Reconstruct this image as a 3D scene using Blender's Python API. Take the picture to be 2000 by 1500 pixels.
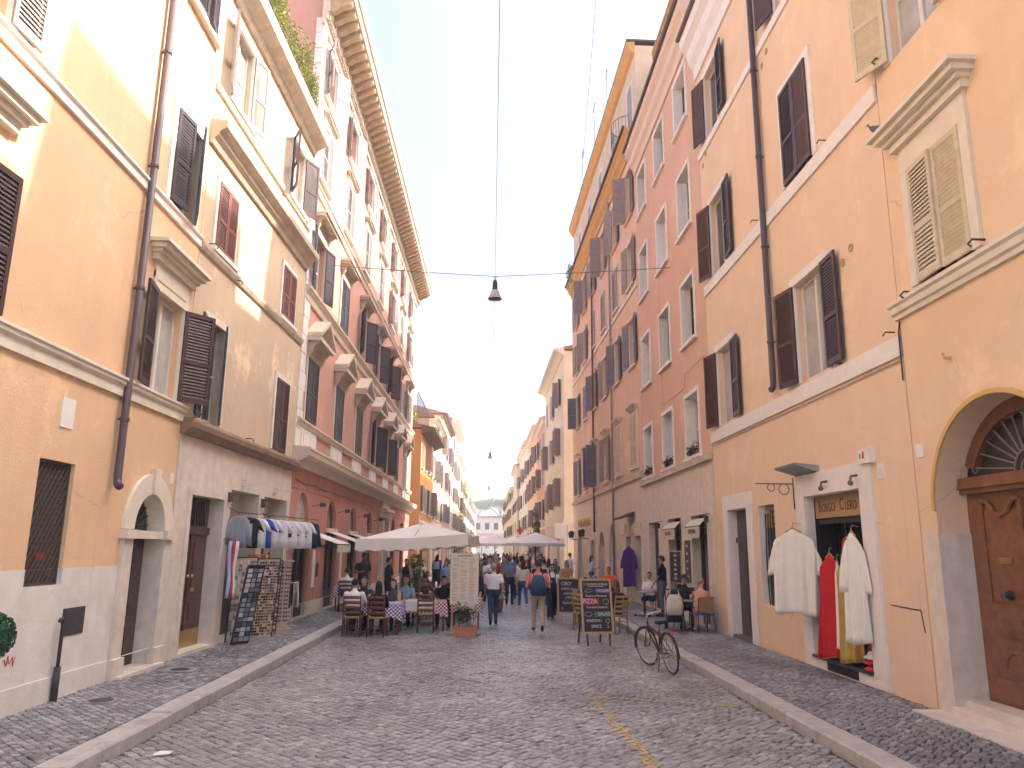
import bpy, bmesh, math, random
from mathutils import Vector, Matrix, Euler, noise as mnoise
import numpy as np
rnd = random.Random(11)
R = math.radians
sc = bpy.context.scene
COL = sc.collection
for _o in list(bpy.data.objects):
    bpy.data.objects.remove(_o)

# ------------------------------------------------------------------ camera
YAW, PIT, ROL, FPX, CAMH = 0.0297, 0.21222, 0.0102, 1496.0, 2.1
cam_d = bpy.data.cameras.new('camera')
cam_d.sensor_width = 36.0
cam_d.lens = FPX / 2000.0 * 36.0
cam_d.clip_end = 2000.0
cam = bpy.data.objects.new('camera', cam_d)
COL.objects.link(cam)
fw = Vector((math.sin(YAW) * math.cos(PIT), math.cos(YAW) * math.cos(PIT), math.sin(PIT)))
rt = Vector((math.cos(YAW), -math.sin(YAW), 0))
up = rt.cross(fw)
r2 = math.cos(ROL) * rt + math.sin(ROL) * up
u2 = -math.sin(ROL) * rt + math.cos(ROL) * up
cam.matrix_world = Matrix(((r2.x, u2.x, -fw.x, 0), (r2.y, u2.y, -fw.y, 0), (r2.z, u2.z, -fw.z, CAMH), (0, 0, 0, 1)))
sc.camera = cam

# ------------------------------------------------------------------ sky, sun, exposure
SUN = Vector((1.0, 0.15, 0.95)).normalized()
elev = math.asin(SUN.z)
azim = math.atan2(SUN.x, SUN.y)          # clockwise from +Y
world = bpy.data.worlds.new('World')
sc.world = world
world.use_nodes = True
wn = world.node_tree.nodes
wl = world.node_tree.links
wn.clear()
sky = wn.new('ShaderNodeTexSky')
sky.sky_type = 'NISHITA'
sky.sun_disc = False
sky.sun_elevation = elev
sky.sun_rotation = azim
sky.air_density = 0.5
sky.dust_density = 6.0
sky.ozone_density = 1.0
bg = wn.new('ShaderNodeBackground')
bg.inputs['Strength'].default_value = 0.145
wo = wn.new('ShaderNodeOutputWorld')
wl.new(sky.outputs[0], bg.inputs[0])
wl.new(bg.outputs[0], wo.inputs[0])
sun_d = bpy.data.lights.new('sun', 'SUN')
sun_d.energy = 2.0
sun_d.angle = R(0.55)
sun_d.color = (1.0, 0.95, 0.88)
sun = bpy.data.objects.new('sun', sun_d)
COL.objects.link(sun)
sun.rotation_euler = (-SUN).to_track_quat('-Z', 'Y').to_euler()
sun.location = (20, 0, 40)
sc.view_settings.view_transform = 'Standard'
sc.view_settings.look = 'None'
sc.view_settings.gamma = 1.0
sc.view_settings.use_curve_mapping = False
sc.view_settings.exposure = 2.32
sc.render.engine = 'CYCLES'
sc.cycles.use_denoising = True
sc.cycles.use_adaptive_sampling = True
sc.cycles.adaptive_threshold = 0.02
sc.cycles.max_bounces = 6
sc.cycles.diffuse_bounces = 4
sc.cycles.glossy_bounces = 3
sc.cycles.sample_clamp_indirect = 8.0

# ------------------------------------------------------------------ materials
def srgb(h):
    h = h.lstrip('#')
    out = []
    for i in (0, 2, 4):
        c = int(h[i:i + 2], 16) / 255
        out.append(c / 12.92 if c <= .04045 else ((c + .055) / 1.055) ** 2.4)
    return out

MATS = {}
def mat(name, col, rough=.8, var=0.0, scale=3.0, bump=0.0, bscale=40.0, metal=0.0, spec=.4, streak=0.0, emit=0.0,
        attr=None, coord='Object', stain=None, age=0.0):
    """procedural material: base colour with noise variation, optional vertical streaks, stains and fine bump"""
    if name in MATS:
        return MATS[name]
    if isinstance(col, str):
        col = srgb(col)
    m = bpy.data.materials.new(name)
    m.use_nodes = True
    nt = m.node_tree
    N, L = nt.nodes, nt.links
    p = N['Principled BSDF']
    p.inputs['Roughness'].default_value = rough
    p.inputs['Metallic'].default_value = metal
    p.inputs['Specular IOR Level'].default_value = spec
    p.inputs['Base Color'].default_value = (*col, 1)
    if emit:
        p.inputs['Emission Color'].default_value = (*col, 1)
        p.inputs['Emission Strength'].default_value = emit
    tc = N.new('ShaderNodeTexCoord')
    cur = None
    def mixc(a, b, fac, mode='MIX'):
        x = N.new('ShaderNodeMix'); x.data_type = 'RGBA'; x.blend_type = mode
        for sock, v in ((x.inputs[6], a), (x.inputs[7], b)):
            if isinstance(v, (tuple, list)): sock.default_value = (*v[:3], 1)
            else: L.new(v, sock)
        if isinstance(fac, (int, float)): x.inputs[0].default_value = fac
        else: L.new(fac, x.inputs[0])
        return x.outputs[2]
    def noise(sc_, detail=5, stretch=None, rough_=.6):
        n = N.new('ShaderNodeTexNoise'); n.inputs['Scale'].default_value = sc_
        n.inputs['Detail'].default_value = detail; n.inputs['Roughness'].default_value = rough_
        if stretch:
            mp = N.new('ShaderNodeMapping'); mp.inputs['Scale'].default_value = stretch
            L.new(tc.outputs[coord], mp.inputs[0]); L.new(mp.outputs[0], n.inputs[0])
        else:
            L.new(tc.outputs[coord], n.inputs[0])
        return n.outputs[0]
    def ramp(fac, a, b):
        r = N.new('ShaderNodeMapRange'); r.inputs[1].default_value = a; r.inputs[2].default_value = b
        L.new(fac, r.inputs[0]); return r.outputs[0]
    if var:
        lo = [c * (1 - var) for c in col]; hi = [min(1, c * (1 + var * .7)) for c in col]
        cur = mixc(lo, hi, ramp(noise(scale), .3, .7))
    if streak:
        dk = [c * (1 - streak) for c in col]
        cur = mixc(cur if cur is not None else col, dk, ramp(noise(1.0, 4, (5.0, 5.0, .35)), .5, .8))
    if stain:
        scol, amt, ssc = stain
        cur = mixc(cur if cur is not None else col, scol, ramp(noise(ssc, 6, None, .7), .52, .52 + .3 / max(amt, .05)))
    if age:      # repaired pale patches, rain runs and a few hairline cracks
        pale = [min(.85, c * (1 + .22 * age) + .03 * age) for c in col]; dirt = [c * (1 - .34 * age) for c in (col[0] * .93, col[1] * .95, col[2] * 1.05)]
        cur = mixc(cur if cur is not None else col, pale, ramp(noise(.42, 8, None, .72), .56, .62))
        cur = mixc(cur, dirt, ramp(noise(.55, 8, (1.6, 1.6, .5), .75), .60, .78))
        cur = mixc(cur, dirt, ramp(noise(1.0, 5, (9.0, 9.0, .22), .6), .62, .80))
        nz = N.new('ShaderNodeTexNoise'); nz.inputs['Scale'].default_value = 1.4; nz.inputs['Detail'].default_value = 6
        L.new(tc.outputs[coord], nz.inputs[0])
        ad = N.new('ShaderNodeMix'); ad.data_type = 'VECTOR'; ad.inputs[0].default_value = .22
        L.new(tc.outputs[coord], ad.inputs[4]); L.new(nz.outputs[1], ad.inputs[5])
        vo = N.new('ShaderNodeTexVoronoi'); vo.feature = 'DISTANCE_TO_EDGE'; vo.inputs['Scale'].default_value = .55
        L.new(ad.outputs[1], vo.inputs[0])
        ck = N.new('ShaderNodeMath'); ck.operation = 'MULTIPLY'
        r1 = N.new('ShaderNodeMapRange'); r1.inputs[1].default_value = .006; r1.inputs[2].default_value = .0; r1.inputs[3].default_value = 0; r1.inputs[4].default_value = .55
        L.new(vo.outputs[0], r1.inputs[0]); L.new(r1.outputs[0], ck.inputs[0]); L.new(ramp(noise(.5, 3), .56, .62), ck.inputs[1])
        cur = mixc(cur, [c * .5 for c in col], ck.outputs[0])
    if attr:
        a = N.new('ShaderNodeAttribute'); a.attribute_name = attr
        cur = mixc(cur if cur is not None else col, a.outputs[0], 1.0, 'MULTIPLY')
    if cur is not None:
        L.new(cur, p.inputs['Base Color'])
    if bump:
        b = N.new('ShaderNodeBump'); b.inputs['Strength'].default_value = bump; b.inputs['Distance'].default_value = .02
        L.new(noise(bscale, 6), b.inputs['Height']); L.new(b.outputs[0], p.inputs['Normal'])
    MATS[name] = m
    return m

def checker_mat(name, c1, c2, size):
    m = mat(name, c1, .85)
    nt = m.node_tree; N, L = nt.nodes, nt.links
    p = N['Principled BSDF']
    tc = N.new('ShaderNodeTexCoord'); ck = N.new('ShaderNodeTexChecker')
    ck.inputs['Scale'].default_value = 1 / size
    ck.inputs['Color1'].default_value = (*srgb(c1), 1); ck.inputs['Color2'].default_value = (*srgb(c2), 1)
    L.new(tc.outputs['UV'], ck.inputs[0]); L.new(ck.outputs[0], p.inputs['Base Color'])
    return m

# ------------------------------------------------------------------ mesh builder
class MB:
    """collects faces; side=-1 mirrors the second axis (facades of the left-hand row)"""
    def __init__(s, side=1):
        s.v = []; s.f = []; s.m = []; s.side = side; s.uv = {}
    def add(s, vs, fs, m=0):
        o = len(s.v); s.v += [tuple(x) for x in vs]
        for f in fs:
            s.f.append([o + i for i in f]); s.m.append(m)
        return s
    def box(s, x0, x1, y0, y1, z0, z1, m=0):
        if x0 > x1: x0, x1 = x1, x0
        if y0 > y1: y0, y1 = y1, y0
        if z0 > z1: z0, z1 = z1, z0
        vs = [(x0, y0, z0), (x1, y0, z0), (x1, y1, z0), (x0, y1, z0), (x0, y0, z1), (x1, y0, z1), (x1, y1, z1), (x0, y1, z1)]
        return s.add(vs, [(3, 2, 1, 0), (4, 5, 6, 7), (0, 1, 5, 4), (1, 2, 6, 5), (2, 3, 7, 6), (3, 0, 4, 7)], m)
    def obox(s, M, sx, sy, sz, m=0):
        """box of full size sx,sy,sz centred on matrix M"""
        vs = [M @ Vector((a * sx / 2, b * sy / 2, c * sz / 2)) for c in (-1, 1) for a, b in ((-1, -1), (1, -1), (1, 1), (-1, 1))]
        return s.add(vs, [(3, 2, 1, 0), (4, 5, 6, 7), (0, 1, 5, 4), (1, 2, 6, 5), (2, 3, 7, 6), (3, 0, 4, 7)], m)
    def bar(s, a, b, w, t=None, m=0):
        a = Vector(a); b = Vector(b); d = b - a
        q = d.to_track_quat('Z', 'Y').to_matrix().to_4x4()
        q.translation = (a + b) / 2
        return s.obox(q, w, t or w, d.length, m)
    def profx(s, prof, x0, x1, m=0):
        """closed (y,z) profile, extruded along x; profile counter-clockwise seen from +x"""
        n = len(prof)
        a = sum(prof[i][0] * prof[(i + 1) % n][1] - prof[(i + 1) % n][0] * prof[i][1] for i in range(n))
        if a < 0: prof = prof[::-1]
        vs = [(x0, y, z) for y, z in prof] + [(x1, y, z) for y, z in prof]
        fs = [list(range(n))[::-1], list(range(n, 2 * n))] + [(i, (i + 1) % n, n + (i + 1) % n, n + i) for i in range(n)]
        return s.add(vs, fs, m)
    def profy(s, prof, y0, y1, m=0):
        """closed (x,z) profile extruded along y"""
        n = len(prof)
        a = sum(prof[i][0] * prof[(i + 1) % n][1] - prof[(i + 1) % n][0] * prof[i][1] for i in range(n))
        if a < 0: prof = prof[::-1]
        vs = [(x, y0, z) for x, z in prof] + [(x, y1, z) for x, z in prof]
        fs = [list(range(n)), list(range(2 * n - 1, n - 1, -1))] + [((i + 1) % n, i, n + i, n + (i + 1) % n) for i in range(n)]
        return s.add(vs, fs, m)
    def loft(s, rings, m=0, cap=True, closed=True):
        n = len(rings[0]); vs = [p for r in rings for p in r]; fs = []
        for k in range(len(rings) - 1):
            for i in range(n if closed else n - 1):
                j = (i + 1) % n
                fs.append((k * n + i, k * n + j, (k + 1) * n + j, (k + 1) * n + i))
        if cap and closed:
            fs.append(list(range(n))[::-1]); fs.append([(len(rings) - 1) * n + i for i in range(n)])
        return s.add(vs, fs, m)
    def tube(s, pts, r, n=8, m=0, cap=True):
        pts = [Vector(p) for p in pts]
        rs = r if isinstance(r, (list, tuple)) else [r] * len(pts)
        rings = []
        X = None
        for i, p in enumerate(pts):
            d = (pts[min(i + 1, len(pts) - 1)] - pts[max(i - 1, 0)]).normalized()
            if X is None:
                X = d.orthogonal().normalized()
            X = (X - d * X.dot(d)).normalized(); Y = d.cross(X)
            rings.append([p + (X * math.cos(2 * math.pi * k / n) + Y * math.sin(2 * math.pi * k / n)) * rs[i] for k in range(n)])
        return s.loft(rings, m, cap)
    def lathe(s, prof, n=16, c=(0, 0, 0), m=0):
        rings = [[(c[0] + r * math.cos(2 * math.pi * k / n), c[1] + r * math.sin(2 * math.pi * k / n), c[2] + z) for k in range(n)] for r, z in prof]
        return s.loft(rings, m, True)
    def torus(s, c, Rr, r, axis='x', n=28, k=8, m=0):
        rings = []
        for i in range(n):
            a = 2 * math.pi * i / n; ring = []
            for j in range(k):
                b = 2 * math.pi * j / k; rad = Rr + r * math.cos(b); w = r * math.sin(b)
                p = (w, rad * math.cos(a), rad * math.sin(a)) if axis == 'x' else ((rad * math.cos(a), w, rad * math.sin(a)) if axis == 'y' else (rad * math.cos(a), rad * math.sin(a), w))
                ring.append((c[0] + p[0], c[1] + p[1], c[2] + p[2]))
            rings.append(ring)
        rings.append(rings[0])
        return s.loft(rings, m, False)
    def ball(s, c, r, n=10, m=0, sq=(1, 1, 1)):
        prof = [(max(1e-4, math.sin(math.pi * i / n)), -math.cos(math.pi * i / n)) for i in range(n + 1)]
        rings = [[(c[0] + r * sq[0] * q * math.cos(2 * math.pi * k / (2 * n)), c[1] + r * sq[1] * q * math.sin(2 * math.pi * k / (2 * n)), c[2] + r * sq[2] * z) for k in range(2 * n)] for q, z in prof]
        return s.loft(rings, m, True)
    def mesh(s, name, mats, smooth=False):
        me = bpy.data.meshes.new(name)
        vs = s.v if s.side == 1 else [(a, -b, c) for a, b, c in s.v]
        fs = s.f if s.side == 1 else [f[::-1] for f in s.f]
        me.from_pydata(vs, [], fs)
        for x in (mats if isinstance(mats, (list, tuple)) else [mats]):
            me.materials.append(x)
        me.polygons.foreach_set('material_index', s.m)
        if smooth:
            me.polygons.foreach_set('use_smooth', [True] * len(s.f))
        me.update()
        return me
    def build(s, name, mats, parent=None, smooth=False, loc=None, rot=None):
        return put(name, s.mesh(name, mats, smooth), parent, loc, rot)

def put(name, me, parent=None, loc=None, rot=None):
    o = bpy.data.objects.new(name, me)
    COL.objects.link(o)
    if parent is not None: o.parent = parent
    if loc is not None: o.location = loc
    if rot is not None: o.rotation_euler = rot
    return o

def tag(o, label, cat, group=None, kind=None):
    if label: o['label'] = label
    if cat: o['category'] = cat
    if group: o['group'] = group
    if kind: o['kind'] = kind
    return o

def thing(name, label, cat, loc=(0, 0, 0), rz=0.0, group=None):
    o = bpy.data.objects.new(name, None)
    o.empty_display_size = .1
    COL.objects.link(o); o.location = loc; o.rotation_euler = (0, 0, rz)
    return tag(o, label, cat, group)

def struct(name, mb, mats):
    o = mb.build(name, mats); o['kind'] = 'structure'; return o

def copy_tree(o, parent=None):
    c = o.copy(); COL.objects.link(c)
    if parent is not None: c.parent = parent
    for ch in list(o.children):
        copy_tree(ch, c)
    return c

def text_mesh(body, size, m, align='CENTER', ext=.002, sx=1.0):
    cu = bpy.data.curves.new('lettering', 'FONT'); cu.body = body; cu.size = size; cu.align_x = align; cu.align_y = 'CENTER'; cu.extrude = ext
    cu.resolution_u = 3
    t = bpy.data.objects.new('lettering', cu); COL.objects.link(t)
    dg = bpy.context.evaluated_depsgraph_get()
    me = bpy.data.meshes.new_from_object(t.evaluated_get(dg))
    bpy.data.objects.remove(t); bpy.data.curves.remove(cu)
    me.name = 'lettering'; me.materials.clear(); me.materials.append(m)
    for p in me.polygons: p.material_index = 0
    if sx != 1.0:
        for v in me.vertices: v.co.x *= sx
    return me
# ------------------------------------------------------------------ ground, road, pavements
M_joint = mat('joint_earth', (.13, .118, .108), .9, .35, 9, .5, 60)
M_cob = mat('basalt_cobble', (.32, .315, .305), .30, .25, 14, .35, 70, attr='tint', spec=.5)
M_cobside = mat('basalt_sett', (.275, .272, .275), .46, .25, 14, .35, 80, attr='tint', spec=.4)
M_kerb = mat('kerb_granite', (.46, .43, .40), .7, .18, 5, .35, 60, stain=((.17, .13, .10), .8, 2.2))
KX = 3.78
g = MB(); g.add([(-400, -60, -.09), (400, -60, -.09), (400, 700, -.09), (-400, 700, -.09)], [(0, 1, 2, 3)])
struct('ground', g, mat('distant_ground', (.28, .25, .22), .9, .2, .2))

def far_cobble_mat(name, col, rough):
    m = mat(name, col, rough, .25, 2.0)
    N, L = m.node_tree.nodes, m.node_tree.links
    tc = N.new('ShaderNodeTexCoord'); mp = N.new('ShaderNodeMapping'); mp.inputs['Rotation'].default_value = (0, 0, R(45))
    br = N.new('ShaderNodeTexBrick'); br.offset = 0.5
    br.inputs['Scale'].default_value = 4.4; br.inputs['Brick Width'].default_value = .5; br.inputs['Row Height'].default_value = .5
    br.inputs['Mortar Size'].default_value = .04
    bp = N.new('ShaderNodeBump'); bp.inputs['Strength'].default_value = .8; bp.inputs['Distance'].default_value = .02; bp.invert = True
    L.new(tc.outputs['Object'], mp.inputs[0]); L.new(mp.outputs[0], br.inputs[0]); L.new(br.outputs['Fac'], bp.inputs['Height'])
    L.new(bp.outputs[0], N['Principled BSDF'].inputs['Normal'])
    return m
ROAD_Y = 27.0
g = MB(); g.add([(-KX, -4, -.03), (KX, -4, -.03), (KX, ROAD_Y, -.03), (-KX, ROAD_Y, -.03)], [(0, 1, 2, 3)])
g.add([(-KX, ROAD_Y, 0), (KX, ROAD_Y, 0), (KX, 320, 0), (-KX, 320, 0)], [(0, 1, 2, 3)], 1)
g.add([(-KX, ROAD_Y, -.03), (KX, ROAD_Y, -.03), (KX, ROAD_Y, 0), (-KX, ROAD_Y, 0)], [(0, 1, 2, 3)], 1)
road = struct('road', g, [M_joint, far_cobble_mat('far_cobbles', (.31, .305, .305), .36)])

def stone_mesh(sz, rr, h=.03):
    """one sett: sloped sides, chamfer, slightly domed worn top (26 triangles)"""
    c = [(-1, -1), (1, -1), (1, 1), (-1, 1)]
    jit = [(rr.uniform(-.07, .07), rr.uniform(-.07, .07)) for _ in c]
    def ring(k, z):
        return [((a + ja) * sz / 2 * k, (b + jb) * sz / 2 * k, z + rr.uniform(-.0012, .0012)) for (a, b), (ja, jb) in zip(c, jit)]
    vs = ring(.93, -h) + ring(.95, -.011) + ring(.86, -.002) + ring(.52, .002)
    fs = [(k * 4 + i, k * 4 + (i + 1) % 4, k * 4 + 4 + (i + 1) % 4, k * 4 + 4 + i) for k in range(3) for i in range(4)] + [(12, 13, 14, 15)]
    return vs, fs

def lay_setts(parent, name, m, sz, region, n_single, zoff, seed, view_y):
    rr = random.Random(seed)
    var = [stone_mesh(sz, rr) for _ in range(14)]
    tints = [rr.uniform(.62, 1.3) for _ in var]
    spots = []
    x0, x1, y0, y1 = region
    step = sz * 1.07
    n = int((x1 - x0 + y1 - y0) / step) + 4
    for i in range(-n, n):
        off = rr.uniform(-.5, .5) * step * .5
        for j in range(-n, n):
            a = i * step + rr.gauss(0, .004); b = j * step + off + rr.gauss(0, .006)
            bend = .25 * math.sin(a * .35 + seed)
            x = (a - b) * .7071 + (x0 + x1) / 2 + bend * .15; y = (a + b) * .7071 + (y0 + y1) / 2
            if x0 + .05 < x < x1 - .05 and y0 < y < y1:
                spots.append((x, y))
    dirt = lambda x, y: .98 + .42 * mnoise.noise((x * .55, y * .45, seed)) + .3 * mnoise.noise((x * 1.7, y * 1.5, seed + 4.0))
    spots.sort(key=lambda p: (p[1] < view_y, p[1]))
    meshes = []
    for (vs, fs), t in zip(var, tints):
        me = bpy.data.meshes.new(name); me.from_pydata(vs, [], fs); me.materials.append(m)
        at = me.attributes.new('tint', 'FLOAT_COLOR', 'POINT'); at.data.foreach_set('color', [t, t, t * .99, 1] * len(vs))
        meshes.append(me)
    def xf(x, y):
        dip = .016 * mnoise.noise((x * .8, y * .6, seed + 9.0)) - .004 - (.008 if rr.random() < .06 else 0)
        return Matrix.Translation((x, y, zoff + dip + rr.gauss(0, .002))) @ Euler((rr.gauss(0, .022), rr.gauss(0, .022), R(45) + rr.gauss(0, .05))).to_matrix().to_4x4()
    for x, y in spots[:n_single]:
        o = put(name, rr.choice(meshes), parent); o.matrix_local = xf(x, y)
    V = []; F = []; T = []
    for x, y in spots[n_single:]:
        k = rr.randrange(len(var)); M = np.array(xf(x, y)); vs, fs = var[k]; wear = dirt(x, y)
        A = np.array(vs) @ M[:3, :3].T + M[:3, 3]; o = len(V)
        V += A.tolist(); F += [[o + i for i in f] for f in fs]
        t = tints[k] * rr.uniform(.85, 1.15) * wear; T += [t, t * rr.uniform(.97, 1.0), t * rr.uniform(.94, 1.02), 1] * len(vs)
    me = bpy.data.meshes.new(name + '_field'); me.from_pydata(V, [], F); me.materials.append(m)
    at = me.attributes.new('tint', 'FLOAT_COLOR', 'POINT'); at.data.foreach_set('color', T)
    o = put(name + '_field', me, parent); o['kind'] = 'stuff'
lay_setts(road, 'cobble', M_cob, .102, (-KX, KX, 6.2, ROAD_Y), 300, 0.0, 3, 8.05)

# worn yellow bay marking painted on the cobbles
M_yel = mat('worn_yellow_paint', (.74, .50, .10), .7, .3, 30)
def worn_strip(name, pts, w, seed):
    rr = random.Random(seed); b = MB()
    (xa, ya), (xb, yb) = pts; n = int(math.hypot(xb - xa, yb - ya) / .055)
    for i in range(n):
        for k in range(3):
            if rr.random() < .38: continue
            t = (i + .5) / n; cx = xa + (xb - xa) * t + rr.gauss(0, .006) + (k - 1) * w / 3 * ((yb - ya) / math.hypot(xb - xa, yb - ya)); cy = ya + (yb - ya) * t - (k - 1) * w / 3 * ((xb - xa) / math.hypot(xb - xa, yb - ya))
            s = rr.uniform(.016, .03)
            b.add([(cx - s, cy, .0085), (cx, cy - s, .0085), (cx + s, cy, .0085), (cx, cy + s, .0085)], [(0, 1, 2, 3)])
    o = b.build(name, M_yel, road); return o
worn_strip('yellow_line', ((1.75, 6.9), (1.53, 11.8)), .14, 5)
worn_strip('yellow_line', ((1.6, 11.85), (3.5, 11.2)), .07, 6)

# pavements: raised slab, setts on top, kerb stones
SWH = .12
def pavement(name, side, wall_x):
    s = side; b = MB()
    xa, xb = sorted((s * (KX + .30), s * wall_x))
    b.box(xa, xb, -4, 27, -.03, SWH - .03); b.box(xa, xb, 27, 52, -.03, SWH)
    p = struct(name, b, [mat('pavement_bed', (.17, .16, .15), .8, .2, 8)])
    lay_setts(p, 'sett', M_cobside, .082, (xa, xb, 7.4, 27.0), 300, SWH, 7 + s, 9.2)
    rr = random.Random(s + 20); y = -2.0
    while y < 52:
        ln = rr.uniform(.9, 1.35) if y < 27 else 4.0
        k = MB(); x0, x1 = sorted((s * KX, s * (KX + .298)))
        e = .018
        k.profy([(x0, -.03), (x1, -.03), (x1, SWH + .004 - (e if s < 0 else 0)), (x1 - e, SWH + .006), (x0 + e, SWH + .006), (x0, SWH + .004 - (e if s > 0 else 0))], y + .004, y + ln - .004)
        o = k.build('kerb_stone', M_kerb, p); o.location = (rr.gauss(0, .004), 0, rr.gauss(0, .003))
        y += ln
    return p
pave_l = pavement('pavement_left', -1, 5.66)
pave_r = pavement('pavement_right', 1, 5.9)
b = MB(); b.box(-5.8, -KX, 52.002, 320, -.03, SWH); struct('pavement_left_far', b, mat('pale_paving', (.34, .31, .28), .8, .15, 2))
b = MB(); b.box(KX, 6.4, 52.002, 320, -.03, SWH); struct('pavement_right_far', b, mat('pale_paving', (.34, .31, .28)))
# stone slabs and covers set in the pavement, threshold steps
M_trav = mat('travertine', (.71, .63, .53), .7, .14, 4, .3, 30, streak=.14, stain=((.36, .28, .21), .35, 1.3))
M_iron = mat('cast_iron', (.05, .045, .045), .6, .2, 20, .2, 60)
def cover(x, y, w, d, label):
    t = thing('manhole_cover', label, 'manhole cover', (x, y, SWH + .012))
    b = MB(); b.box(-w / 2, w / 2, -d / 2, d / 2, -.012, .004); b.build('slab', mat('worn_paving_slab', (.30, .28, .26), .8, .3, 6, .3, 40), t)
    b = MB(); b.lathe([(.13, -.004), (.15, .009), (.12, .011), (.001, .011)], 18); b.build('lid', M_iron, t, True)
cover(-4.95, 10.7, .36, .34, 'small round iron cover in pale slab below the black standpipe')
cover(-4.95, 13.3, .55, .45, 'larger pale slab with round iron cover beside the arched doorway')
# litter
for x, y, a, lab in ((-3.3, 8.6, .4, 'crumpled white paper scrap in the road by the left kerb'),):
    b = MB(); b.add([(-.09, -.03, .008), (.07, -.045, .012), (.1, .03, .022), (-.02, .05, .03), (-.08, .03, .012), (0, 0, .036)], [(0, 1, 5), (1, 2, 5), (2, 3, 5), (3, 4, 5), (4, 0, 5)])
    o = b.build('paper_scrap', mat('white_paper', (.75, .74, .72), .9), None, False, (x, y, 0), (0, 0, a)); tag(o, lab, 'litter')

# ------------------------------------------------------------------ building kit
class Bld:
    def __init__(s, name, label, side, p0, p1, cat='building'):
        s.side = side
        d = Vector((p1[0] - p0[0], p1[1] - p0[1], 0)); s.W = d.length
        s.E = thing(name, label, cat, (p0[0], p0[1], 0), math.atan2(d.y, d.x))
        s.op = []; s.y0 = p0[1]
    def mb(s): return MB(s.side)
    def pt(s, u, o, z): return (u, s.side * o, z)
    def opening(s, u0, u1, z0, z1, arch=False, depth=.22):
        s.op.append((u0, u1, z0, z1, arch, depth))
    def wall(s, zones, depth_box=9.0, u0=0.0, u1=None, recess=0.0, back=True):
        """zones: (z0,z1,material,name,proud). Wall face with real openings and reveals, plus side, back and roof planes"""
        u1 = s.W if u1 is None else u1
        for zi, (z0, z1, m, name, pr) in enumerate(zones):
            b = s.mb(); o = pr - recess
            ops = [q for q in s.op if q[2] < z1 - 1e-4 and q[3] > z0 + 1e-4 and q[0] < u1 and q[1] > u0]
            us = sorted(set([u0, u1] + [x for q in ops for x in q[:2]])); zs = sorted(set([z0, z1] + [min(max(x, z0), z1) for q in ops for x in q[2:4]]))
            for i in range(len(us) - 1):
                for j in range(len(zs) - 1):
                    a, c, e, f = us[i], us[i + 1], zs[j], zs[j + 1]
                    if c - a < 1e-5 or f - e < 1e-5: continue
                    if any(q[0] - 1e-5 < a and c < q[1] + 1e-5 and q[2] - 1e-5 < e and f < q[3] + 1e-5 for q in ops): continue
                    b.add([(a, o, e), (c, o, e), (c, o, f), (a, o, f)], [(3, 2, 1, 0)])
            for (a, c, e, f, arch, dp) in ops:
                lo, hi = max(e, z0), min(f, z1); i = -dp
                sp = f - (c - a) / 2 if arch else f
                h2 = min(hi, sp)
                if h2 > lo:
                    b.add([(a, o, lo), (a, i, lo), (a, i, h2), (a, o, h2)], [(0, 1, 2, 3)])
                    b.add([(c, o, lo), (c, i, lo), (c, i, h2), (c, o, h2)], [(3, 2, 1, 0)])
                if e >= z0: b.add([(a, o, e), (c, o, e), (c, i, e), (a, i, e)], [(0, 1, 2, 3)])
                if f <= z1 + 1e-5:
                    if not arch:
                        b.add([(a, o, f), (c, o, f), (c, i, f), (a, i, f)], [(3, 2, 1, 0)])
                    else:
                        n = 16; cx, r = (a + c) / 2, (c - a) / 2
                        P = [(cx - r * math.cos(math.pi * k / n), sp + r * math.sin(math.pi * k / n)) for k in range(n + 1)]
                        for k in range(n):
                            (x0, y0), (x1, y1) = P[k], P[k + 1]
                            b.add([(x0, o, y0), (x1, o, y1), (x1, i, y1), (x0, i, y0)], [(3, 2, 1, 0)])
                            b.add([(x0, o, y0), (x0, o, f), (x1, o, f), (x1, o, y1)], [(0, 1, 2, 3)])
            if pr and zi + 1 < len(zones):
                b.add([(u0, o, z1), (u1, o, z1), (u1, o - pr, z1), (u0, o - pr, z1)], [(3, 2, 1, 0)])
            # sides
            b.add([(u0, o, z0), (u0, o, z1), (u0, -depth_box, z1), (u0, -depth_box, z0)], [(0, 1, 2, 3)])
            b.add([(u1, o, z0), (u1, o, z1), (u1, -depth_box, z1), (u1, -depth_box, z0)], [(3, 2, 1, 0)])
            if back: b.add([(u0, -depth_box, z0), (u0, -depth_box, z1), (u1, -depth_box, z1), (u1, -depth_box, z0)], [(0, 1, 2, 3)])
            b.build(name, m, s.E)
        zt = zones[-1][1] - .01
        b = s.mb(); b.add([(u0, -recess, zt), (u1, -recess, zt), (u1, -depth_box, zt), (u0, -depth_box, zt)], [(3, 2, 1, 0)])
        b.build('roof', mat('roof_tiles', (.36, .2, .13), .9, .3, 3, .4, 20), s.E)
    def moulding(s, name, prof, m, u0=None, u1=None):
        b = s.mb(); b.profx(prof, 0 if u0 is None else u0, s.W if u1 is None else u1); return b.build(name, m, s.E)
    def band(s, name, z0, z1, pr, m, u0=None, u1=None):
        return s.moulding(name, [(-.02, z0), (pr, z0), (pr, z1), (-.02, z1)], m, u0, u1)
    def surround(s, u0, u1, z0, z1, w, pr, m, sill=True, parent=None, top=True, name='window_frame'):
        b = s.mb(); e = .004
        b.box(u0 - w, u0 + .003, -.02, pr, z0, z1); b.box(u1 - .003, u1 + w, -.02, pr, z0, z1)
        if top: b.box(u0 - w, u1 + w, -.02, pr + e, z1 - .003, z1 + w)
        if sill: b.box(u0 - w - .05, u1 + w + .05, -.1, pr + .07, z0 - .09, z0 + .003)
        return b.build(name, m, parent or s.E)
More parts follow.
